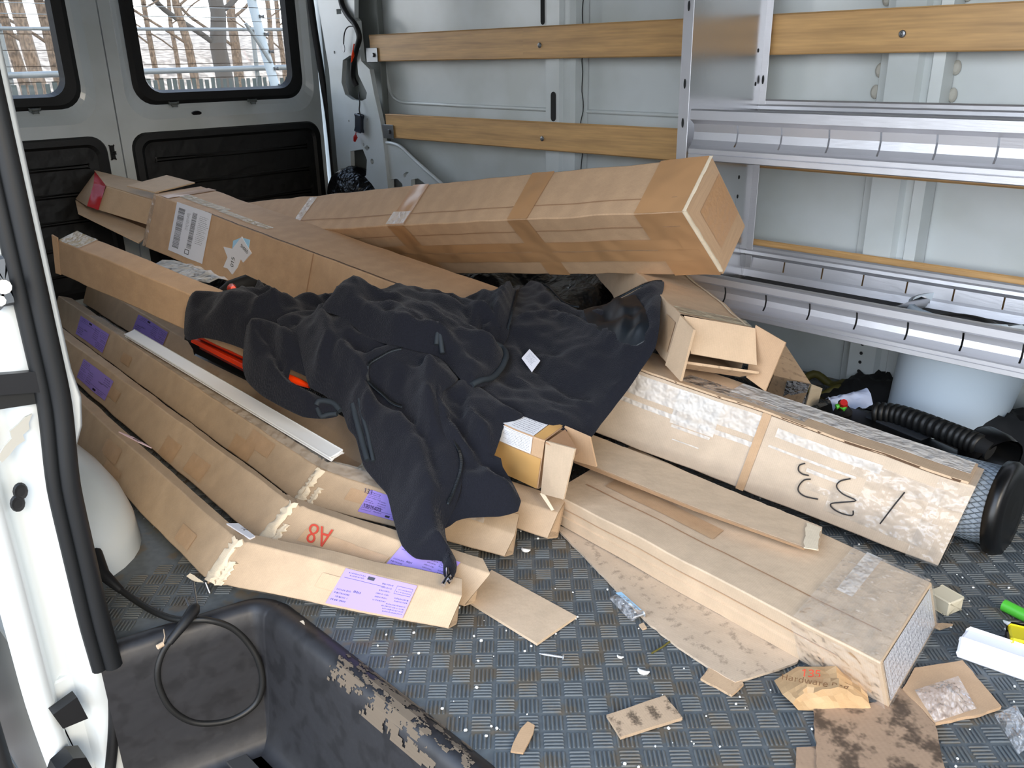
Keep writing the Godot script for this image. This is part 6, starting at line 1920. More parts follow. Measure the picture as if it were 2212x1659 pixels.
# ---------------------------------------------------------------- things lying on the pile and along the far wall
func loose_things():
	# white strip lying on the bent cartons
	var b := MB.new()
	var w0: Vector3 = Vector3(-2.4636, 0.118, -0.8742)
	var w1: Vector3 = Vector3(-1.3351, 0.112, -0.827)
	var d := (w1 - w0).normalized()
	var s := d.cross(Vector3.UP).normalized() * 0.0165
	if s.z < 0:
		s = -s
	b.block((w0 + w1) / 2 + Vector3(0, 0.004, 0), (w1 - w0) / 2, s + Vector3(0, -0.004, 0), Vector3(0, 0.006, 0.002), 0.002)
	single("plastic_strip", b, "white_plastic", "long flat white plastic strip lying on the bent cartons", "strip", Vector3(-1.7, 0.1, -0.87))
	# orange tool, half under the jacket
	var o := thing("clamp_tool", "bright orange two-rail tool sticking out from under the left of the jacket", "tool", Vector3(-1.75, 0.1, -0.88))
	for r in [[Vector3(-2.0655, 0.205, -0.892), Vector3(-1.762, 0.205, -0.8894), 0.0085], [Vector3(-2.0693, 0.185, -0.8882), Vector3(-1.7445, 0.185, -0.8768), 0.0075]]:
		var a: Vector3 = r[0]
		var c: Vector3 = r[1]
		var dd := (c - a).normalized()
		var sd := dd.cross(Vector3.UP).normalized()
		b = MB.new()
		b.block((a + c) / 2, (c - a) / 2, sd * r[2], Vector3(0, r[2] * 0.9, 0), 0.0015)
		part("rail", b, "orange", o)
		b = MB.new()
		b.block((a + c) / 2 + dd * 0.03 - Vector3(0, 0.008, 0), (c - a) * 0.45, sd * r[2] * 0.8, Vector3(0, 0.006, 0), 0.001)
		part("rail_groove", b, "orange_dark", o)
	b = MB.new()
	b.block(Vector3(-1.9921, 0.15, -0.9217), (Vector3(-1.8302, 0.15, -0.9196) - Vector3(-2.1633, 0.15, -0.9212)) * 0.5, Vector3(0.004, -0.01, 0.014), Vector3(0, 0.03, 0.012), 0.006)
	part("body", b, "black_plastic", o)
	b = MB.new()
	var q: Vector3 = Vector3(-1.8497, 0.225, -0.8822)
	b.block(q, Vector3(0.024, 0, -0.006), Vector3(0.004, 0.0, 0.014), Vector3(0, 0.012, 0), 0.003)
	b.block(q + Vector3(0.02, 0.012, -0.006), Vector3(0.012, 0, -0.003), Vector3(0.002, 0, 0.008), Vector3(0, 0.006, 0), 0.002)
	part("bracket", b, "orange", o)
	b = MB.new()
	b.tube([Vector3(-1.5524, 0.215, -0.8621), Vector3(-1.5202, 0.215, -0.8651), Vector3(-1.4935, 0.21, -0.8738)], [0.010, 0.008, 0.005], 8)
	part("tip", b, "orange", o, "orange tip showing in the sleeve gap")
	o = thing("hand_tool", "dark handle with a small orange knob behind the top left of the jacket", "tool", Vector3(-1.9388, 0.33, -0.9605))
	b = MB.new()
	b.tube([Vector3(-2.008, 0.3, -0.9421), Vector3(-1.9562, 0.33, -0.9573), Vector3(-1.9456, 0.335, -0.9901), Vector3(-1.9585, 0.31, -1.0459)], [0.012, 0.018, 0.022, 0.012], 10)
	part("grip", b, "black_rough", o)
	b = MB.new()
	b.tube([Vector3(-1.9247, 0.335, -0.9353), Vector3(-1.8906, 0.345, -0.926), Vector3(-1.8652, 0.35, -0.9169)], [0.006, 0.011, 0.006], 10)
	part("knob", b, "orange", o, "orange knob")
	# black plastic sheet under the pile
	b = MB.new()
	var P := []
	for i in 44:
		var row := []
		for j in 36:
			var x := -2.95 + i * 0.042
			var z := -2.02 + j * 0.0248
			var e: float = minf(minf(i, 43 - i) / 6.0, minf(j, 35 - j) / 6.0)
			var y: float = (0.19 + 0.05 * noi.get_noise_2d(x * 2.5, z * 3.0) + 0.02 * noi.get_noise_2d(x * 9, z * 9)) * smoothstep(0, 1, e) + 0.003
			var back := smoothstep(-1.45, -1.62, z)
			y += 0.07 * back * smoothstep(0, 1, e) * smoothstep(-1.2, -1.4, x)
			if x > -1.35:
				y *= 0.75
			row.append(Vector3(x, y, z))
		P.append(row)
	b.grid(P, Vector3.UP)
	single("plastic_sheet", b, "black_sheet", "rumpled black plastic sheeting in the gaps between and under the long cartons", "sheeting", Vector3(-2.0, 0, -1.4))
	b = MB.new()
	P = []
	for i in 14:
		var row := []
		for j in 10:
			var a := PI * j / 9.0
			var t := i / 13.0
			var r := 0.12 * sin(PI * clampf(t * 0.9 + 0.08, 0, 1)) * (1 + 0.15 * noi.get_noise_2d(i * 0.8, j * 1.1))
			row.append(Vector3(-3.1848, 0.3, -2.116) + Vector3(0.36 * t - 0.06, maxf(0.0, sin(a) * r) + 0.02, cos(a) * r * 0.8))
		P.append(row)
	b.grid(P, Vector3.UP)
	single("black_bag", b, "black_sheet", "shiny black plastic bag at the foot of the rear corner pillar", "bag", Vector3(-3.1848, 0.3, -2.116))
	# crumpled clear film between two cartons
	b = MB.new()
	P = []
	for i in 16:
		var row := []
		for j in 5:
			var t := i / 15.0
			var c: Vector3 = (Vector3(-2.425, 0.31, -0.9874)).lerp(Vector3(-2.1132, 0.31, -0.9738), t)
			row.append(c + Vector3(0.01 * (j - 2), 0.014 * noi.get_noise_2d(i * 1.3, j * 1.9) + 0.01, -0.022 * (j - 2)))
		P.append(row)
	b.grid(P, Vector3.UP)
	single("plastic_film", b, "tape_fibre", "crumpled clear film in the dark gap left of the jacket", "film", Vector3(-2.248, 0.31, -0.9711))
	# right side, below the shelf
	o = thing("bucket", "pale bucket standing under the lower shelf tray by the far wall", "bucket", Vector3(-0.60, 0, -2.03))
	b = MB.new()
	var R := []
	for k in [[0.0, 0.112], [0.006, 0.122], [0.02, 0.127], [0.22, 0.138], [0.29, 0.142], [0.292, 0.147], [0.31, 0.147], [0.312, 0.139], [0.29, 0.136]]:
		R.append(oval(Vector3(-0.60 + k[0] * 0.12, k[0], -2.04), Vector3(k[1], 0, 0), Vector3(0, 0, -k[1] * 0.92), 28))
	b.rings(R, true, true, false)
	part("body", b, "bucket", o)
	# black hose on a flat grey case
	o = thing("vacuum_case", "flat dark grey plastic case behind the taped carton", "case", Vector3(-0.7151, 0.06, -1.8485))
	b = MB.new()
	var cA: Array = [Vector3(-0.7868, 0.09, -1.723), Vector3(-0.7699, 0.09, -1.8142), Vector3(-0.6543, 0.09, -1.8095), Vector3(-0.4649, 0.09, -1.7408), Vector3(-0.4488, 0.09, -1.6556), Vector3(-0.5142, 0.09, -1.6653)]
	b.board(cA, Vector3(0, -0.08, 0))
	part("case_body", b, "black_plastic", o)
	b = MB.new()
	b.board([Vector3(-0.6791, 0.094, -1.7809), Vector3(-0.6656, 0.094, -1.8224), Vector3(-0.5306, 0.094, -1.7827), Vector3(-0.5428, 0.094, -1.7393)], Vector3(0, -0.006, 0))
	part("case_panel", b, "grey_plastic", o, "lighter grey panel")
	o = thing("hose", "ribbed black hose lying before the pale bucket", "hose", Vector3(-0.5662, 0.1, -1.8246))
	var hp := spline([Vector3(-0.667, 0.105, -1.7856), Vector3(-0.6205, 0.11, -1.7948), Vector3(-0.5601, 0.115, -1.7765), Vector3(-0.4944, 0.12, -1.7474), Vector3(-0.445, 0.12, -1.7321), Vector3(-0.4072, 0.115, -1.7232)], 4)
	b = MB.new()
	b.tube(hp, 0.019, 12)
	part("core", b, "black_rough", o)
	for k in 17:
		var c: Vector3 = hp[k + 1]
		var dd: Vector3 = (hp[k + 2] - hp[k]).normalized()
		var lean := (dd + Vector3(0.25, 0, 0.15)).normalized()
		b = MB.new()
		b.tube([c - lean * 0.006, c - lean * 0.003, c + lean * 0.003, c + lean * 0.006], [0.019, 0.0235, 0.0235, 0.019], 14)
		part("hose_rib", b, "hose_black", o)
	b = MB.new()
	var E: Vector3 = Vector3(-0.4139, 0.09, -1.759)
	var ed := Vector3(0.8, -0.25, 0.5).normalized()
	b.tube([E - ed * 0.05, E - ed * 0.04, E, E + ed * 0.02], [0.03, 0.045, 0.055, 0.055], 18, false)
	b.tube([E - ed * 0.05, E + ed * 0.012, E + ed * 0.02], [0.026, 0.047, 0.051], 18, false)
	part("end_ring", b, "black_plastic", o, "wide open end of the hose")
	# round filter
	o = thing("air_filter", "round white mesh air filter with a black rubber end cap at the right edge", "filter", Vector3(-0.3402, 0.0, -1.5966))
	var f0: Vector3 = Vector3(-0.3978, 0.075, -1.5742)
	var f1: Vector3 = Vector3(-0.3327, 0.078, -1.5733)
	var fd := (f1 - f0).normalized()
	var fl := (f1 - f0).length()
	b = MB.new()
	b.tube([f0 - fd * 0.06, f0, f1], 0.072, 40)
	part("paper_core", b, "filter_paper", o)
	b = MB.new()
	var su := fd.cross(Vector3.UP).normalized()
	var sv := su.cross(fd).normalized()
	for k in 44:
		for h in 2:
			var line := []
			for i in 8:
				var a := TAU * k / 44.0 + (i / 7.0) * 0.9 * (1 if h == 0 else -1)
				line.append(f0 - fd * 0.06 + fd * (fl + 0.06) * (i / 7.0) + (su * cos(a) + sv * sin(a)) * 0.0735)
			b.tube(line, 0.0009, 4, false)
	var wm := part("wire_mesh", b, "mesh_wire", o)
	wm.set_meta("kind", "stuff")
	b = MB.new()
	b.tube([f1 - fd * 0.012, f1 - fd * 0.01, f1 + fd * 0.004, f1 + fd * 0.014, f1 + fd * 0.016], [0.07, 0.086, 0.088, 0.082, 0.06], 40)
	b.tube([f1 + fd * 0.0155, f1 + fd * 0.018], [0.06, 0.02], 30)
	part("end_cap", b, "black_plastic", o, "black rubber end cap")
	# small taped carton by the wall
	o = thing("small_carton", "small brown carton end with shiny silver tape below the lower shelf tray", "carton", Vector3(-0.9243, 0.02, -1.9471))
	b = MB.new()
	var kf := [Vector3(-0.901, 0.1, -1.7387), Vector3(-0.8662, 0.165, -1.7002), Vector3(-0.7799, 0.165, -1.7073), Vector3(-0.8021, 0.1, -1.7134)]
	b.board(kf, Vector3(-0.12, 0.04, -0.10))
	b.board([Vector3(-0.901, 0.1, -1.7387), Vector3(-0.8021, 0.1, -1.7134), Vector3(-0.8802, 0.02, -1.8866), Vector3(-0.9764, 0.02, -1.899)], Vector3(-0.12, 0.0, -0.10))
	part("body", b, "card_worn", o)
	b = MB.new()
	b.grid([[Vector3(-0.8262, 0.167, -1.6852), Vector3(-0.8525, 0.103, -1.7256)], [Vector3(-0.8045, 0.169, -1.6901), Vector3(-0.8238, 0.106, -1.7189)], [Vector3(-0.7785, 0.167, -1.6977), Vector3(-0.8007, 0.103, -1.7274)]], Vector3(0, 1, 1))
	part("silver_tape", b, "silver_tape", o, "crinkled silver tape")
	b = MB.new()
	b.board([Vector3(-0.7787, 0.166, -1.7048), Vector3(-0.7674, 0.15, -1.7364), Vector3(-0.8051, 0.08, -1.8071), Vector3(-0.7998, 0.095, -1.732)], Vector3(0.003, 0, 0.002))
	part("flap", b, "card_torn", o)
	# pale cloth with a small tool on it
	b = MB.new()
	P = []
	for i in 12:
		var row := []
		for j in 9:
			var c: Vector3 = (Vector3(-0.7728, 0.11, -1.7756)).lerp(Vector3(-0.7323, 0.11, -1.892), i / 11.0)
			var e: Vector3 = (Vector3(-0.7474, 0.085, -1.7683)).lerp(Vector3(-0.7004, 0.085, -1.8719), i / 11.0)
			row.append(c.lerp(e, j / 8.0) + Vector3(0, 0.014 * sin(PI * j / 8.0) + 0.01 * noi.get_noise_2d(i * 0.5, j * 0.6), 0))
		P.append(row)
	b.grid(P, Vector3(0, 1, 0.5))
	single("cloth", b, "cloth_pale", "pale folded cloth lying behind the taped carton", "cloth", Vector3(-0.7631, 0.06, -1.8804))
	o = thing("tool_bits", "small tool with a red cap and green fitting on the pale cloth", "tool", Vector3(-0.7358, 0.09, -1.7888))
	b = MB.new()
	b.tube([Vector3(-0.7299, 0.09, -1.7647), Vector3(-0.7189, 0.115, -1.7413), Vector3(-0.7228, 0.09, -1.775)], [0.016, 0.018, 0.016], 10)
	part("body", b, "black_rough", o)
	b = MB.new()
	b.tube([Vector3(-0.7161, 0.12, -1.7384), Vector3(-0.7086, 0.135, -1.7249)], [0.011, 0.008], 8)
	part("red_cap", b, "red", o)
	b = MB.new()
	b.tube([Vector3(-0.7241, 0.12, -1.7237), Vector3(-0.7181, 0.123, -1.7304), Vector3(-0.7054, 0.118, -1.7295)], 0.006, 7)
	part("green_fitting", b, "green", o)
	# coil of yellow hose by the wall
	b = MB.new()
	var Y := []
	var yc: Vector3 = Vector3(-0.9249, 0.015, -2.0907)
	for i in 33:
		Y.append(yc + Vector3(0.06 * cos(TAU * i / 32.0), 0.012 * sin(i * 0.7), 0.05 * sin(TAU * i / 32.0)))
	b.tube(Y, 0.011, 8)
	single("coil", b, "hose_yellow", "ring of olive yellow hose on the floor by the wall rib", "hose", yc)
	# dark rags
	for r in [["rag", "dark crumpled rag on the floor left of the pale bucket", Vector3(-0.7763, 0.01, -2.1262), 0.13, 0.07, 5], ["rag", "black rumpled cover on the floor right of the pale bucket at the frame edge", Vector3(-0.4395, 0.01, -2.0436), 0.17, 0.09, 8]]:
		b = MB.new()
		P = []
		for i in 18:
			var row := []
			for j in 14:
				var u := i / 17.0 * 2 - 1
				var v := j / 13.0 * 2 - 1
				var e := clampf(1.0 - maxf(absf(u), absf(v)), 0, 1)
				row.append(r[2] + Vector3(u * r[3], r[4] * smoothstep(0, 0.6, e) * (0.6 + 0.7 * absf(noi.get_noise_2d(u * 3, v * 3 + r[5]))), v * r[3] * 0.8))
			P.append(row)
		b.grid(P, Vector3.UP)
		single(r[0], b, "black_rough", r[1], "rag", r[2])
	# on the lower tray
	b = MB.new()
	b.grid([[Vector3(-0.7236, 0.296, -1.9799), Vector3(-0.678, 0.29, -2.0173)], [Vector3(-0.6999, 0.31, -1.9713), Vector3(-0.654, 0.31, -1.9757)], [Vector3(-0.6622, 0.335, -1.9574), Vector3(-0.6382, 0.335, -1.9471)], [Vector3(-0.6568, 0.335, -1.9675), Vector3(-0.6452, 0.32, -1.9669)]], Vector3(0, 1, 0.5))
	single("paper_sheet", b, "paper", "creased white paper lying on the lower shelf tray", "paper", Vector3(-0.7019, 0.29, -2.0384))
	b = MB.new()
	Y = []
	var tc: Vector3 = Vector3(-0.5542, 0.285, -1.9184)
	for i in 25:
		Y.append(tc + Vector3(0.06 * cos(TAU * i / 24.0), 0.012, 0.05 * sin(TAU * i / 24.0)))
	b.tube(Y, 0.014, 8)
	single("cable_coil", b, "rubber", "coil of black cable on the lower shelf tray near the frame edge", "cable", tc)

func flat(called: String, P: Array, mat: String, label: String, cat: String, thick := 0.004, curl := 0.0):
	var b := MB.new()
	b.board(P, Vector3(0, thick, 0))
	if curl > 0.0:
		for i in b.v.size():
			b.v[i].y += curl * maxf(0.0, noi.get_noise_2d(b.v[i].x * 6.0, b.v[i].z * 6.0) + 0.2)
	var c := Vector3.ZERO
	for p in P:
		c += p / P.size()
	return single(called, b, mat, label, cat, c)

func ragged(P: Array, amp: float, step := 0.012) -> Array:
	var o := []
	for i in P.size():
		var a: Vector3 = P[i]
		var c: Vector3 = P[(i + 1) % P.size()]
		var k := int(maxf(1, (c - a).length() / step))
		for q in k:
			var p := a.lerp(c, float(q) / k)
			if q > 0:
				p += Vector3(noi.get_noise_2d(p.x * 60, p.z * 60), 0, noi.get_noise_2d(p.z * 60 + 90, p.x * 60)) * amp
			o.append(p)
	return o

func litter():
	# loose angle strip of cardboard on the wide carton
	var o := thing("cardboard_angle", "long folded strip of cardboard lying along the back of the wide low carton", "cardboard", Vector3(-0.7326, 0.1, -1.1841))
	var b := MB.new()
	b.board(ragged([Vector3(-0.977, 0.118, -1.1338), Vector3(-1.0521, 0.112, -1.2528), Vector3(-0.8656, 0.108, -1.2546), Vector3(-0.6985, 0.104, -1.2493), Vector3(-0.5496, 0.1, -1.2488), Vector3(-0.5203, 0.1, -1.247), Vector3(-0.4926, 0.1, -1.1777), Vector3(-0.5143, 0.1, -1.1686), Vector3(-0.7079, 0.108, -1.146)], 0.002), Vector3(0, 0.003, 0))
	part("wide_face", b, "card_pale", o)
	b = MB.new()
	b.board([Vector3(-0.973, 0.121, -1.1291), Vector3(-0.705, 0.111, -1.1414), Vector3(-0.5123, 0.103, -1.1639), Vector3(-0.5185, 0.09, -1.1789), Vector3(-0.7128, 0.097, -1.1546), Vector3(-0.9821, 0.106, -1.1399)], Vector3(0.001, 0, -0.003))
	part("narrow_face", b, "card_warm", o)
	b = MB.new()
	b.board(ragged([Vector3(-0.5449, 0.1045, -1.2384), Vector3(-0.5183, 0.1045, -1.2384), Vector3(-0.4914, 0.1045, -1.1709), Vector3(-0.5107, 0.1045, -1.1621)], 0.004, 0.006), Vector3(0, 0.0012, 0))
	part("torn_end", b, "card_torn", o, "torn pale end")
	# flat pieces on the floor
	flat("cardboard_sheet", ragged([Vector3(-0.9644, 0.003, -1.0612), Vector3(-0.7755, 0.003, -0.9895), Vector3(-0.6567, 0.003, -0.9424), Vector3(-0.5973, 0.003, -0.9275), Vector3(-0.5239, 0.003, -0.9168), Vector3(-0.4781, 0.003, -0.9155), Vector3(-0.4669, 0.003, -0.9398), Vector3(-0.4479, 0.003, -0.9829), Vector3(-0.4353, 0.003, -1.0177), Vector3(-0.4435, 0.003, -1.0597), Vector3(-0.6467, 0.003, -1.0652), Vector3(-0.8732, 0.003, -1.0961)], 0.002), "card_dirty_pale", "large worn cardboard sheet on the floor along the wide low carton", "cardboard", 0.004)
	for k in [[Vector3(-0.695, 0.0072, -1.033), Vector3(-0.6454, 0.0072, -1.0222)], [Vector3(-0.5838, 0.0072, -0.9961), Vector3(-0.5678, 0.0072, -1.0245)], [Vector3(-0.6619, 0.0072, -1.0064), Vector3(-0.5937, 0.0072, -1.0114)]]:
		pass
	flat("cardboard_strip", [Vector3(-0.9146, 0.003, -0.7805), Vector3(-0.9393, 0.003, -0.8708), Vector3(-0.7441, 0.003, -0.8738), Vector3(-0.7431, 0.003, -0.78)], "card_pale", "clean tan cardboard strip on the floor reaching out under the second bent carton", "cardboard", 0.005)
	flat("cardboard_piece", ragged([Vector3(-0.5696, 0.003, -0.7352), Vector3(-0.5343, 0.003, -0.8219), Vector3(-0.4918, 0.003, -0.803), Vector3(-0.5306, 0.003, -0.7163)], 0.001), "card_dirty", "small rectangular cardboard piece alone on the rubber floor, one end dirty", "cardboard", 0.005)
	flat("cardboard_piece", ragged([Vector3(-0.519, 0.002, -0.8886), Vector3(-0.5234, 0.002, -0.9162), Vector3(-0.476, 0.002, -0.9272), Vector3(-0.468, 0.002, -0.9214), Vector3(-0.4683, 0.002, -0.8896)], 0.002), "card_worn", "torn brown cardboard scrap under the tip of the worn sheet", "cardboard", 0.004)
	flat("cardboard_piece", ragged([Vector3(-0.3726, 0.003, -0.9435), Vector3(-0.3596, 0.003, -0.9623), Vector3(-0.3168, 0.003, -1.0135), Vector3(-0.3034, 0.003, -1.0675), Vector3(-0.243, 0.003, -1.0287), Vector3(-0.2027, 0.003, -0.9553), Vector3(-0.3178, 0.003, -0.844)], 0.003), "card_filthy", "dirty brown cardboard sheet at the bottom edge right of the middle", "cardboard", 0.004)
	flat("cardboard_piece", ragged([Vector3(-0.3562, 0.002, -0.8637), Vector3(-0.3388, 0.002, -0.8828), Vector3(-0.3143, 0.002, -0.8435), Vector3(-0.3368, 0.002, -0.8218)], 0.003), "card_filthy", "dirty brown cardboard corner left of the large dirty sheet at the bottom edge", "cardboard", 0.003)
	flat("cardboard_piece", ragged([Vector3(-0.3005, 0.003, -1.0651), Vector3(-0.3054, 0.003, -1.1226), Vector3(-0.2613, 0.003, -1.1876), Vector3(-0.1893, 0.003, -1.1239), Vector3(-0.2036, 0.003, -1.0906), Vector3(-0.2421, 0.003, -1.0296)], 0.002), "card_warm", "square brown cardboard piece with a clear plastic bag on it", "cardboard", 0.005)
	flat("cardboard_piece", [Vector3(-0.3274, 0.004, -1.2441), Vector3(-0.3152, 0.004, -1.259), Vector3(-0.3024, 0.004, -1.2681), Vector3(-0.3127, 0.004, -1.2422)], "card_worn", "tiny cardboard corner behind the taped end of the wide low carton", "cardboard", 0.004)
	# crumpled paper bag with print
	o = thing("paper_bag", "crumpled brown paper bag printed Hardware Bag, under the wide low carton", "bag", Vector3(-0.3872, 0.0, -0.9917))
	b = MB.new()
	var P := []
	var edge := [[Vector3(-0.4413, 0.004, -0.96), Vector3(-0.4287, 0.01, -1.0036), Vector3(-0.3815, 0.03, -1.0153), Vector3(-0.3367, 0.02, -1.0238)], [Vector3(-0.4116, 0.018, -0.9265), Vector3(-0.3938, 0.03, -0.9631), Vector3(-0.3623, 0.035, -0.9878), Vector3(-0.3281, 0.015, -1.0116)], [Vector3(-0.3917, 0.02, -0.9174), Vector3(-0.3848, 0.024, -0.9427), Vector3(-0.3499, 0.045, -0.9616), Vector3(-0.3197, 0.012, -0.9992)], [Vector3(-0.3881, 0.003, -0.9298), Vector3(-0.3613, 0.004, -0.9517), Vector3(-0.3397, 0.004, -0.9762), Vector3(-0.3143, 0.003, -0.9985)]]
	for i in 10:
		var row := []
		for j in 13:
			var u := i / 9.0 * 3.0
			var v := j / 12.0 * 3.0
			var a: int = mini(2, int(u))
			var c: int = mini(2, int(v))
			var p: Vector3 = edge[a][c].lerp(edge[a + 1][c], u - a).lerp(edge[a][c + 1].lerp(edge[a + 1][c + 1], u - a), v - c)
			var k := 0.006 if i > 0 and i < 9 and j > 0 and j < 12 else 0.0
			row.append(p + Vector3(0, k * absf(noi.get_noise_2d(i * 1.9, j * 1.7)) * 2.0, k * noi.get_noise_2d(i * 1.3 + 7, j)))
		P.append(row)
	for i in 9:
		for j in 12:
			b.quad(P[i][j], P[i + 1][j], P[i + 1][j + 1], P[i][j + 1], Vector3(0, 1, 0.3), [Vector2(i, j) * 0.02, Vector2(i + 1, j) * 0.02, Vector2(i + 1, j + 1) * 0.02, Vector2(i, j + 1) * 0.02])
	part("paper", b, "paper_brown", o)
	words(o, "Hardware Bag", Vector3(-0.3795, 0.042, -0.9521), Vector3(-0.3605, 0.04, -0.9685) - Vector3(-0.4111, 0.04, -0.9406), Vector3(-0.3792, 0.06, -0.9473) - Vector3(-0.3829, 0.035, -0.9499), 0.010, "ink_brown")
	words(o, "135", Vector3(-0.3944, 0.036, -0.9725), Vector3(-0.3759, 0.035, -0.988) - Vector3(-0.4159, 0.035, -0.9575), Vector3(-0.3931, 0.05, -0.9638) - Vector3(-0.3924, 0.03, -0.9644), 0.012, "ink_red")
	# clear bags
	for q in [["clear crumpled plastic bag lying on the square cardboard piece", [Vector3(-0.2863, 0.012, -1.0696), Vector3(-0.25, 0.02, -1.1311), Vector3(-0.2112, 0.012, -1.0913), Vector3(-0.2426, 0.01, -1.028)], 3], ["clear plastic bag at the lower right corner on the rubber floor", [Vector3(-0.1903, 0.01, -1.0964), Vector3(-0.1673, 0.05, -1.0844), Vector3(-0.1325, 0.03, -1.0594), Vector3(-0.1456, 0.01, -1.0429)], 8], ["small clear bag holding steel screws beside the worn cardboard sheet", [Vector3(-0.7417, 0.004, -0.9526), Vector3(-0.7344, 0.006, -0.9756), Vector3(-0.6689, 0.008, -0.9548), Vector3(-0.6723, 0.006, -0.9251)], 5]]:
		b = MB.new()
		P = []
		for i in 14:
			var row := []
			for j in 14:
				var p: Vector3 = q[1][0].lerp(q[1][1], i / 13.0).lerp(q[1][3].lerp(q[1][2], i / 13.0), j / 13.0)
				var e := minf(minf(i, 13 - i), minf(j, 13 - j)) / 6.0
				row.append(p + Vector3(0, 0.012 * minf(1, e) * (1 + noi.get_noise_2d(i * 0.9, j * 0.9 + q[2])), 0))
			P.append(row)
		b.grid(P, Vector3.UP)
		single("plastic_bag", b, "plastic_bag", q[0], "bag", q[1][0])
	b = MB.new()
	b.board([Vector3(-0.7366, 0.009, -0.9657), Vector3(-0.7315, 0.009, -0.9743), Vector3(-0.6758, 0.01, -0.9564), Vector3(-0.6838, 0.01, -0.9522)], Vector3(0, 0.0006, 0))
	single("header_strip", b, "paper_blue", "light blue strip of the small screw bag", "strip", Vector3(-0.7181, 0.009, -0.9671))
	screw("pale steel screw in the small clear bag", Vector3(-0.672, 0.012, -0.9292), Vector3(-0.6661, 0.012, -0.9483), 0.0026)
	screw("long pale screw lying alone on the rubber floor", Vector3(-0.7261, 0.005, -0.7672), Vector3(-0.6941, 0.005, -0.7861), 0.0022)
	# foam block and others on the right
	o = thing("foam_block", "white foam block lying on the floor at the right edge", "foam", Vector3(-0.2374, 0.0, -1.2185))
	b = MB.new()
	var f0: Vector3 = Vector3(-0.2743, 0.02, -1.2025)
	var f1: Vector3 = Vector3(-0.1785, 0.02, -1.2161)
	var fs: Vector3 = (Vector3(-0.2738, 0.02, -1.2441) - f0) * 0.5
	b.block((f0 + f1) / 2 + fs * 0.6, (f1 - f0) / 2, fs, Vector3(0, 0.019, 0), 0.004)
	part("block", b, "foam", o)
	b = MB.new()
	b.tube([Vector3(-0.2601, 0.012, -1.3685), Vector3(-0.2158, 0.012, -1.3588)], 0.010, 12)
	single("green_rod", b, "green", "bright green rod lying at the right edge", "rod", Vector3(-0.2477, 0.0, -1.3845))
	o = thing("tape_measure", "black tool with a yellow marked side cut by the right edge", "tool", Vector3(-0.2112, 0.0, -1.3029))
	b = MB.new()
	b.block(Vector3(-0.199, 0.02, -1.2732), Vector3(0.028, 0, -0.01), Vector3(0.01, 0, 0.026), Vector3(0, 0.02, 0), 0.006)
	part("case", b, "black_plastic", o)
	b = MB.new()
	b.block(Vector3(-0.1998, 0.038, -1.2642), Vector3(0.024, 0, -0.008), Vector3(0.008, 0, 0.02), Vector3(0, 0.006, 0), 0.003)
	part("yellow_side", b, "yellow", o)
	b = MB.new()
	b.block(Vector3(-0.3324, 0.014, -1.3129), Vector3(0.02, 0, 0.006), Vector3(-0.006, 0, 0.018), Vector3(0, 0.014, 0), 0.002)
	single("wood_block", b, "wood_pale", "small pale wooden block behind the taped end of the wide low carton", "block", Vector3(-0.3366, 0.0, -1.3309))
	for c in [["white foam chip near the green rod", Vector3(-0.2426, 0.004, -1.3415), 0.009], ["small white curved plastic chip in the middle of the rubber floor", Vector3(-0.5906, 0.004, -0.8498), 0.009], ["white torn chip on the floor beside the end of the third bent carton", Vector3(-0.9468, 0.004, -0.9682), 0.009], ["white chip right of the long pale screw", Vector3(-0.6352, 0.003, -0.8505), 0.005]]:
		b = MB.new()
		var Y := []
		for i in 6:
			Y.append(c[1] + Vector3(cos(i * 0.5) * c[2], 0.001, sin(i * 0.5) * c[2]))
		b.tube(Y, [0.001, c[2] * 0.3, c[2] * 0.42, c[2] * 0.4, c[2] * 0.3, 0.001], 7)
		single("foam_chip", b, "crumb", c[0], "chip", c[1])
	b = MB.new()
	b.board([Vector3(-0.6597, 0.003, -0.928), Vector3(-0.6572, 0.003, -0.9369), Vector3(-0.6457, 0.003, -0.93), Vector3(-0.6483, 0.003, -0.9226)], Vector3(0, 0.003, 0))
	single("cardboard_chip", b, "card", "tiny square cardboard chip beside the screw bag", "chip", Vector3(-0.6549, 0.0, -0.9316))
	b = MB.new()
	b.tube([Vector3(-0.6045, 0.004, -0.8871), Vector3(-0.6016, 0.004, -0.9094), Vector3(-0.6008, 0.004, -0.9301)], 0.0016, 6)
	single("twig", b, "hose_yellow", "thin brown sliver of wood beside the worn cardboard sheet", "sliver", Vector3(-0.6045, 0.0, -0.9137))
	b = MB.new()
	b.tube([Vector3(-1.1553, 0.012, -0.3644), Vector3(-1.1567, 0.012, -0.3738)], 0.004, 8)
	b.tube([Vector3(-1.1553, 0.013, -0.3734), Vector3(-1.1612, 0.02, -0.3801), Vector3(-1.1917, 0.014, -0.3905)], 0.001, 5)
	single("pen_cap", b, "card_pale", "small tan cap with a thin tail at the rim of the step well", "scrap", Vector3(-1.172, 0.0, -0.3742))
	b = MB.new()
	b.board(ragged([Vector3(-1.0491, 0.013, -0.5484), Vector3(-1.0407, 0.013, -0.5483), Vector3(-1.0286, 0.013, -0.5484), Vector3(-1.0468, 0.013, -0.5556)], 0.002, 0.006), Vector3(0, 0.002, 0))
	single("paper_scrap", b, "card_torn", "tiny pale paper scrap on the rim of the step well", "scrap", Vector3(-1.0584, 0.0, -0.5586))
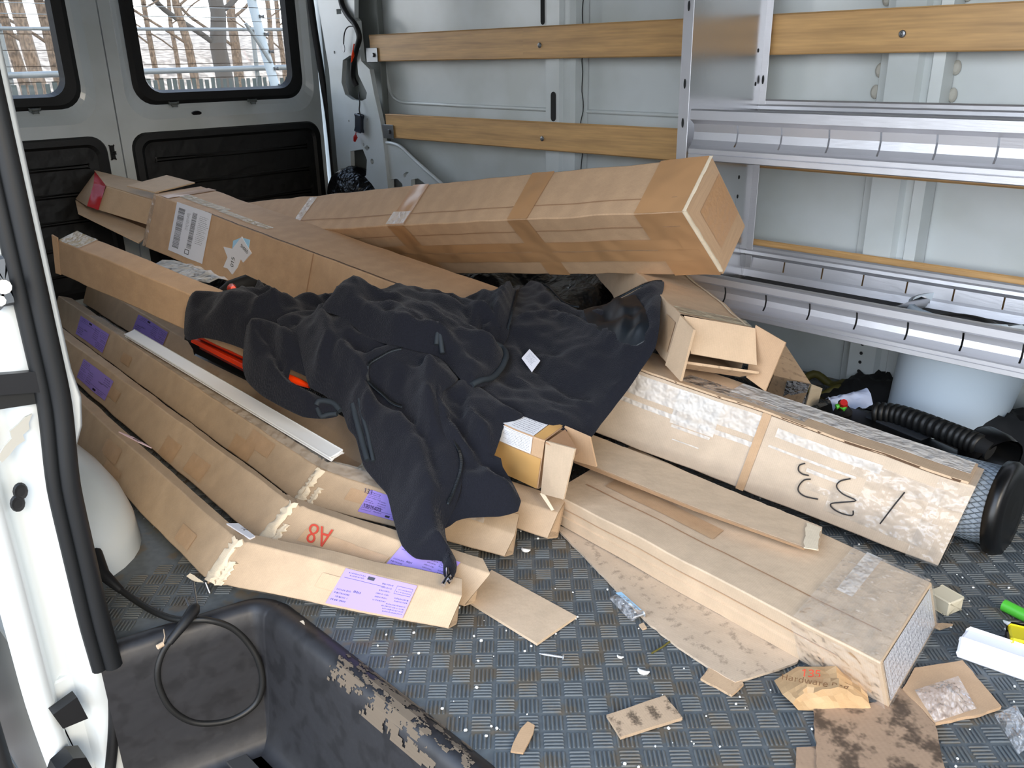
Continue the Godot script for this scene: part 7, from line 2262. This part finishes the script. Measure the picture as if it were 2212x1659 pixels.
	o = flat("plastic_scrap", ragged([Vector3(-0.6196, 0.003, -0.599), Vector3(-0.6335, 0.003, -0.6261), Vector3(-0.6402, 0.003, -0.6527), Vector3(-0.6286, 0.003, -0.6543), Vector3(-0.6138, 0.003, -0.628), Vector3(-0.6056, 0.003, -0.6081)], 0.004), "tape_tan", "crumpled tan tape scrap on the floor near the bottom edge", "scrap", 0.003)
	# black cable looped over the step
	o = thing("cable", "black cable with bare wire ends, looped over the step well", "cable", Vector3(-1.2132, 0.0, -0.4585))
	b = MB.new()
	b.tube(spline([Vector3(-1.4156, 0.06, -0.3691), Vector3(-1.3606, 0.06, -0.3626), Vector3(-1.3316, 0.045, -0.3685), Vector3(-1.2849, 0.03, -0.3815), Vector3(-1.2337, 0.024, -0.3932), Vector3(-1.1945, 0.022, -0.4075), Vector3(-1.1676, 0.024, -0.4245), Vector3(-1.1522, 0.018, -0.4488), Vector3(-1.1429, -0.0077, -0.4786), Vector3(-1.1329, -0.0421, -0.4973), Vector3(-1.1224, -0.0831, -0.507), Vector3(-1.119, -0.1259, -0.5052), Vector3(-1.1244, -0.159, -0.4908), Vector3(-1.1324, -0.1718, -0.4576), Vector3(-1.1428, -0.1668, -0.4223), Vector3(-1.1545, -0.1503, -0.3921), Vector3(-1.1629, -0.1158, -0.3689), Vector3(-1.1692, -0.0754, -0.3603), Vector3(-1.1707, -0.0412, -0.3622), Vector3(-1.1705, -0.0142, -0.3741), Vector3(-1.1669, 0.0074, -0.3925), Vector3(-1.1715, 0.021, -0.4166), Vector3(-1.1663, 0.034, -0.4285)], 6), 0.0052, 10)
	part("cord", b, "hose_black", o)
	b = MB.new()
	b.tube([Vector3(-1.1532, 0.012, -0.3818), Vector3(-1.1532, 0.031, -0.4074), Vector3(-1.1706, 0.036, -0.434), Vector3(-1.178, 0.036, -0.4422)], [0.0065, 0.0085, 0.0105, 0.006], 10)
	part("sleeve", b, "rubber", o)
	b = MB.new()
	b.tube([Vector3(-1.3917, 0.075, -0.3693), Vector3(-1.3452, 0.058, -0.3625), Vector3(-1.3094, 0.036, -0.3749)], [0.0125, 0.011, 0.006], 10)
	part("sleeve", b, "rubber", o)
	for k in [[Vector3(-1.1686, 0.036, -0.4393), Vector3(-1.2239, 0.05, -0.461)], [Vector3(-1.1739, 0.038, -0.4305), Vector3(-1.1945, 0.046, -0.4346)]]:
		b = MB.new()
		b.tube([k[0], k[1]], 0.0023, 7)
		part("bare_wire", b, "steel", o)
	b = MB.new()
	b.tube([Vector3(-1.2541, 0.02, -0.4932), Vector3(-1.2443, 0.003, -0.4934)], 0.0026, 7)
	single("nail", b, "steel", "short steel pin standing under the fold of the nearest bent carton", "nail", Vector3(-1.2622, 0.0, -0.4993))
	b = MB.new()
	b.board(ragged([Vector3(-1.2779, 0.03, -0.473), Vector3(-1.2736, 0.035, -0.4783), Vector3(-1.2587, 0.03, -0.4837), Vector3(-1.2443, 0.028, -0.4863), Vector3(-1.2584, 0.028, -0.4766)], 0.004, 0.008), Vector3(0, 0.002, 0.001))
	single("torn_paper", b, "card_torn", "torn paper scrap at the lower fold of the nearest bent carton", "scrap", Vector3(-1.2816, 0.02, -0.4823))
	# crumbs of foam and grit scattered over the tread
	var cr := MB.new()
	cr.block(Vector3.ZERO, Vector3(0.0016, 0, 0.0004), Vector3(0, 0.0011, 0), Vector3(-0.0004, 0, 0.0012), 0.0006)
	var T := []
	for i in 520:
		var x := rng.randf_range(-1.15, -0.1)
		var z := rng.randf_range(-1.5, -0.58)
		if noi.get_noise_2d(x * 4, z * 4) < -0.1:
			continue
		var k := rng.randf_range(0.35, 1.5)
		T.append(Transform3D(Basis.from_euler(Vector3(rng.randf() * 0.5, rng.randf() * TAU, 0)).scaled(Vector3(k, k, k)), Vector3(x, 0.003, z)))
	var mm := MultiMesh.new()
	mm.transform_format = MultiMesh.TRANSFORM_3D
	mm.mesh = cr.mesh()
	mm.instance_count = T.size()
	for i in T.size():
		mm.set_instance_transform(i, T[i])
	var mi := MultiMeshInstance3D.new()
	mi.name = "foam_crumbs"
	mi.multimesh = mm
	mi.material_override = M["crumb"]
	mi.set_meta("kind", "stuff")
	mi.set_meta("label", "white foam crumbs and grit scattered over the rubber floor")
	mi.set_meta("category", "crumbs")
	add_child(mi)

func screw(label: String, a: Vector3, c: Vector3, r: float):
	var o := thing("screw", label, "screw", a)
	var b := MB.new()
	var d := (c - a)
	var P := []
	var R := []
	for i in 25:
		P.append(a + d * (i / 24.0))
		R.append(r * (0.4 + 0.6 * minf(1, i / 5.0)) * (1.0 if i % 2 else 0.8))
	b.tube(P, R, 8)
	part("shank", b, "steel_pale", o)
	b = MB.new()
	b.tube([c - d * 0.05, c, c + d * 0.02], [r, r * 2.1, r * 1.9], 10)
	part("head", b, "steel_pale", o)
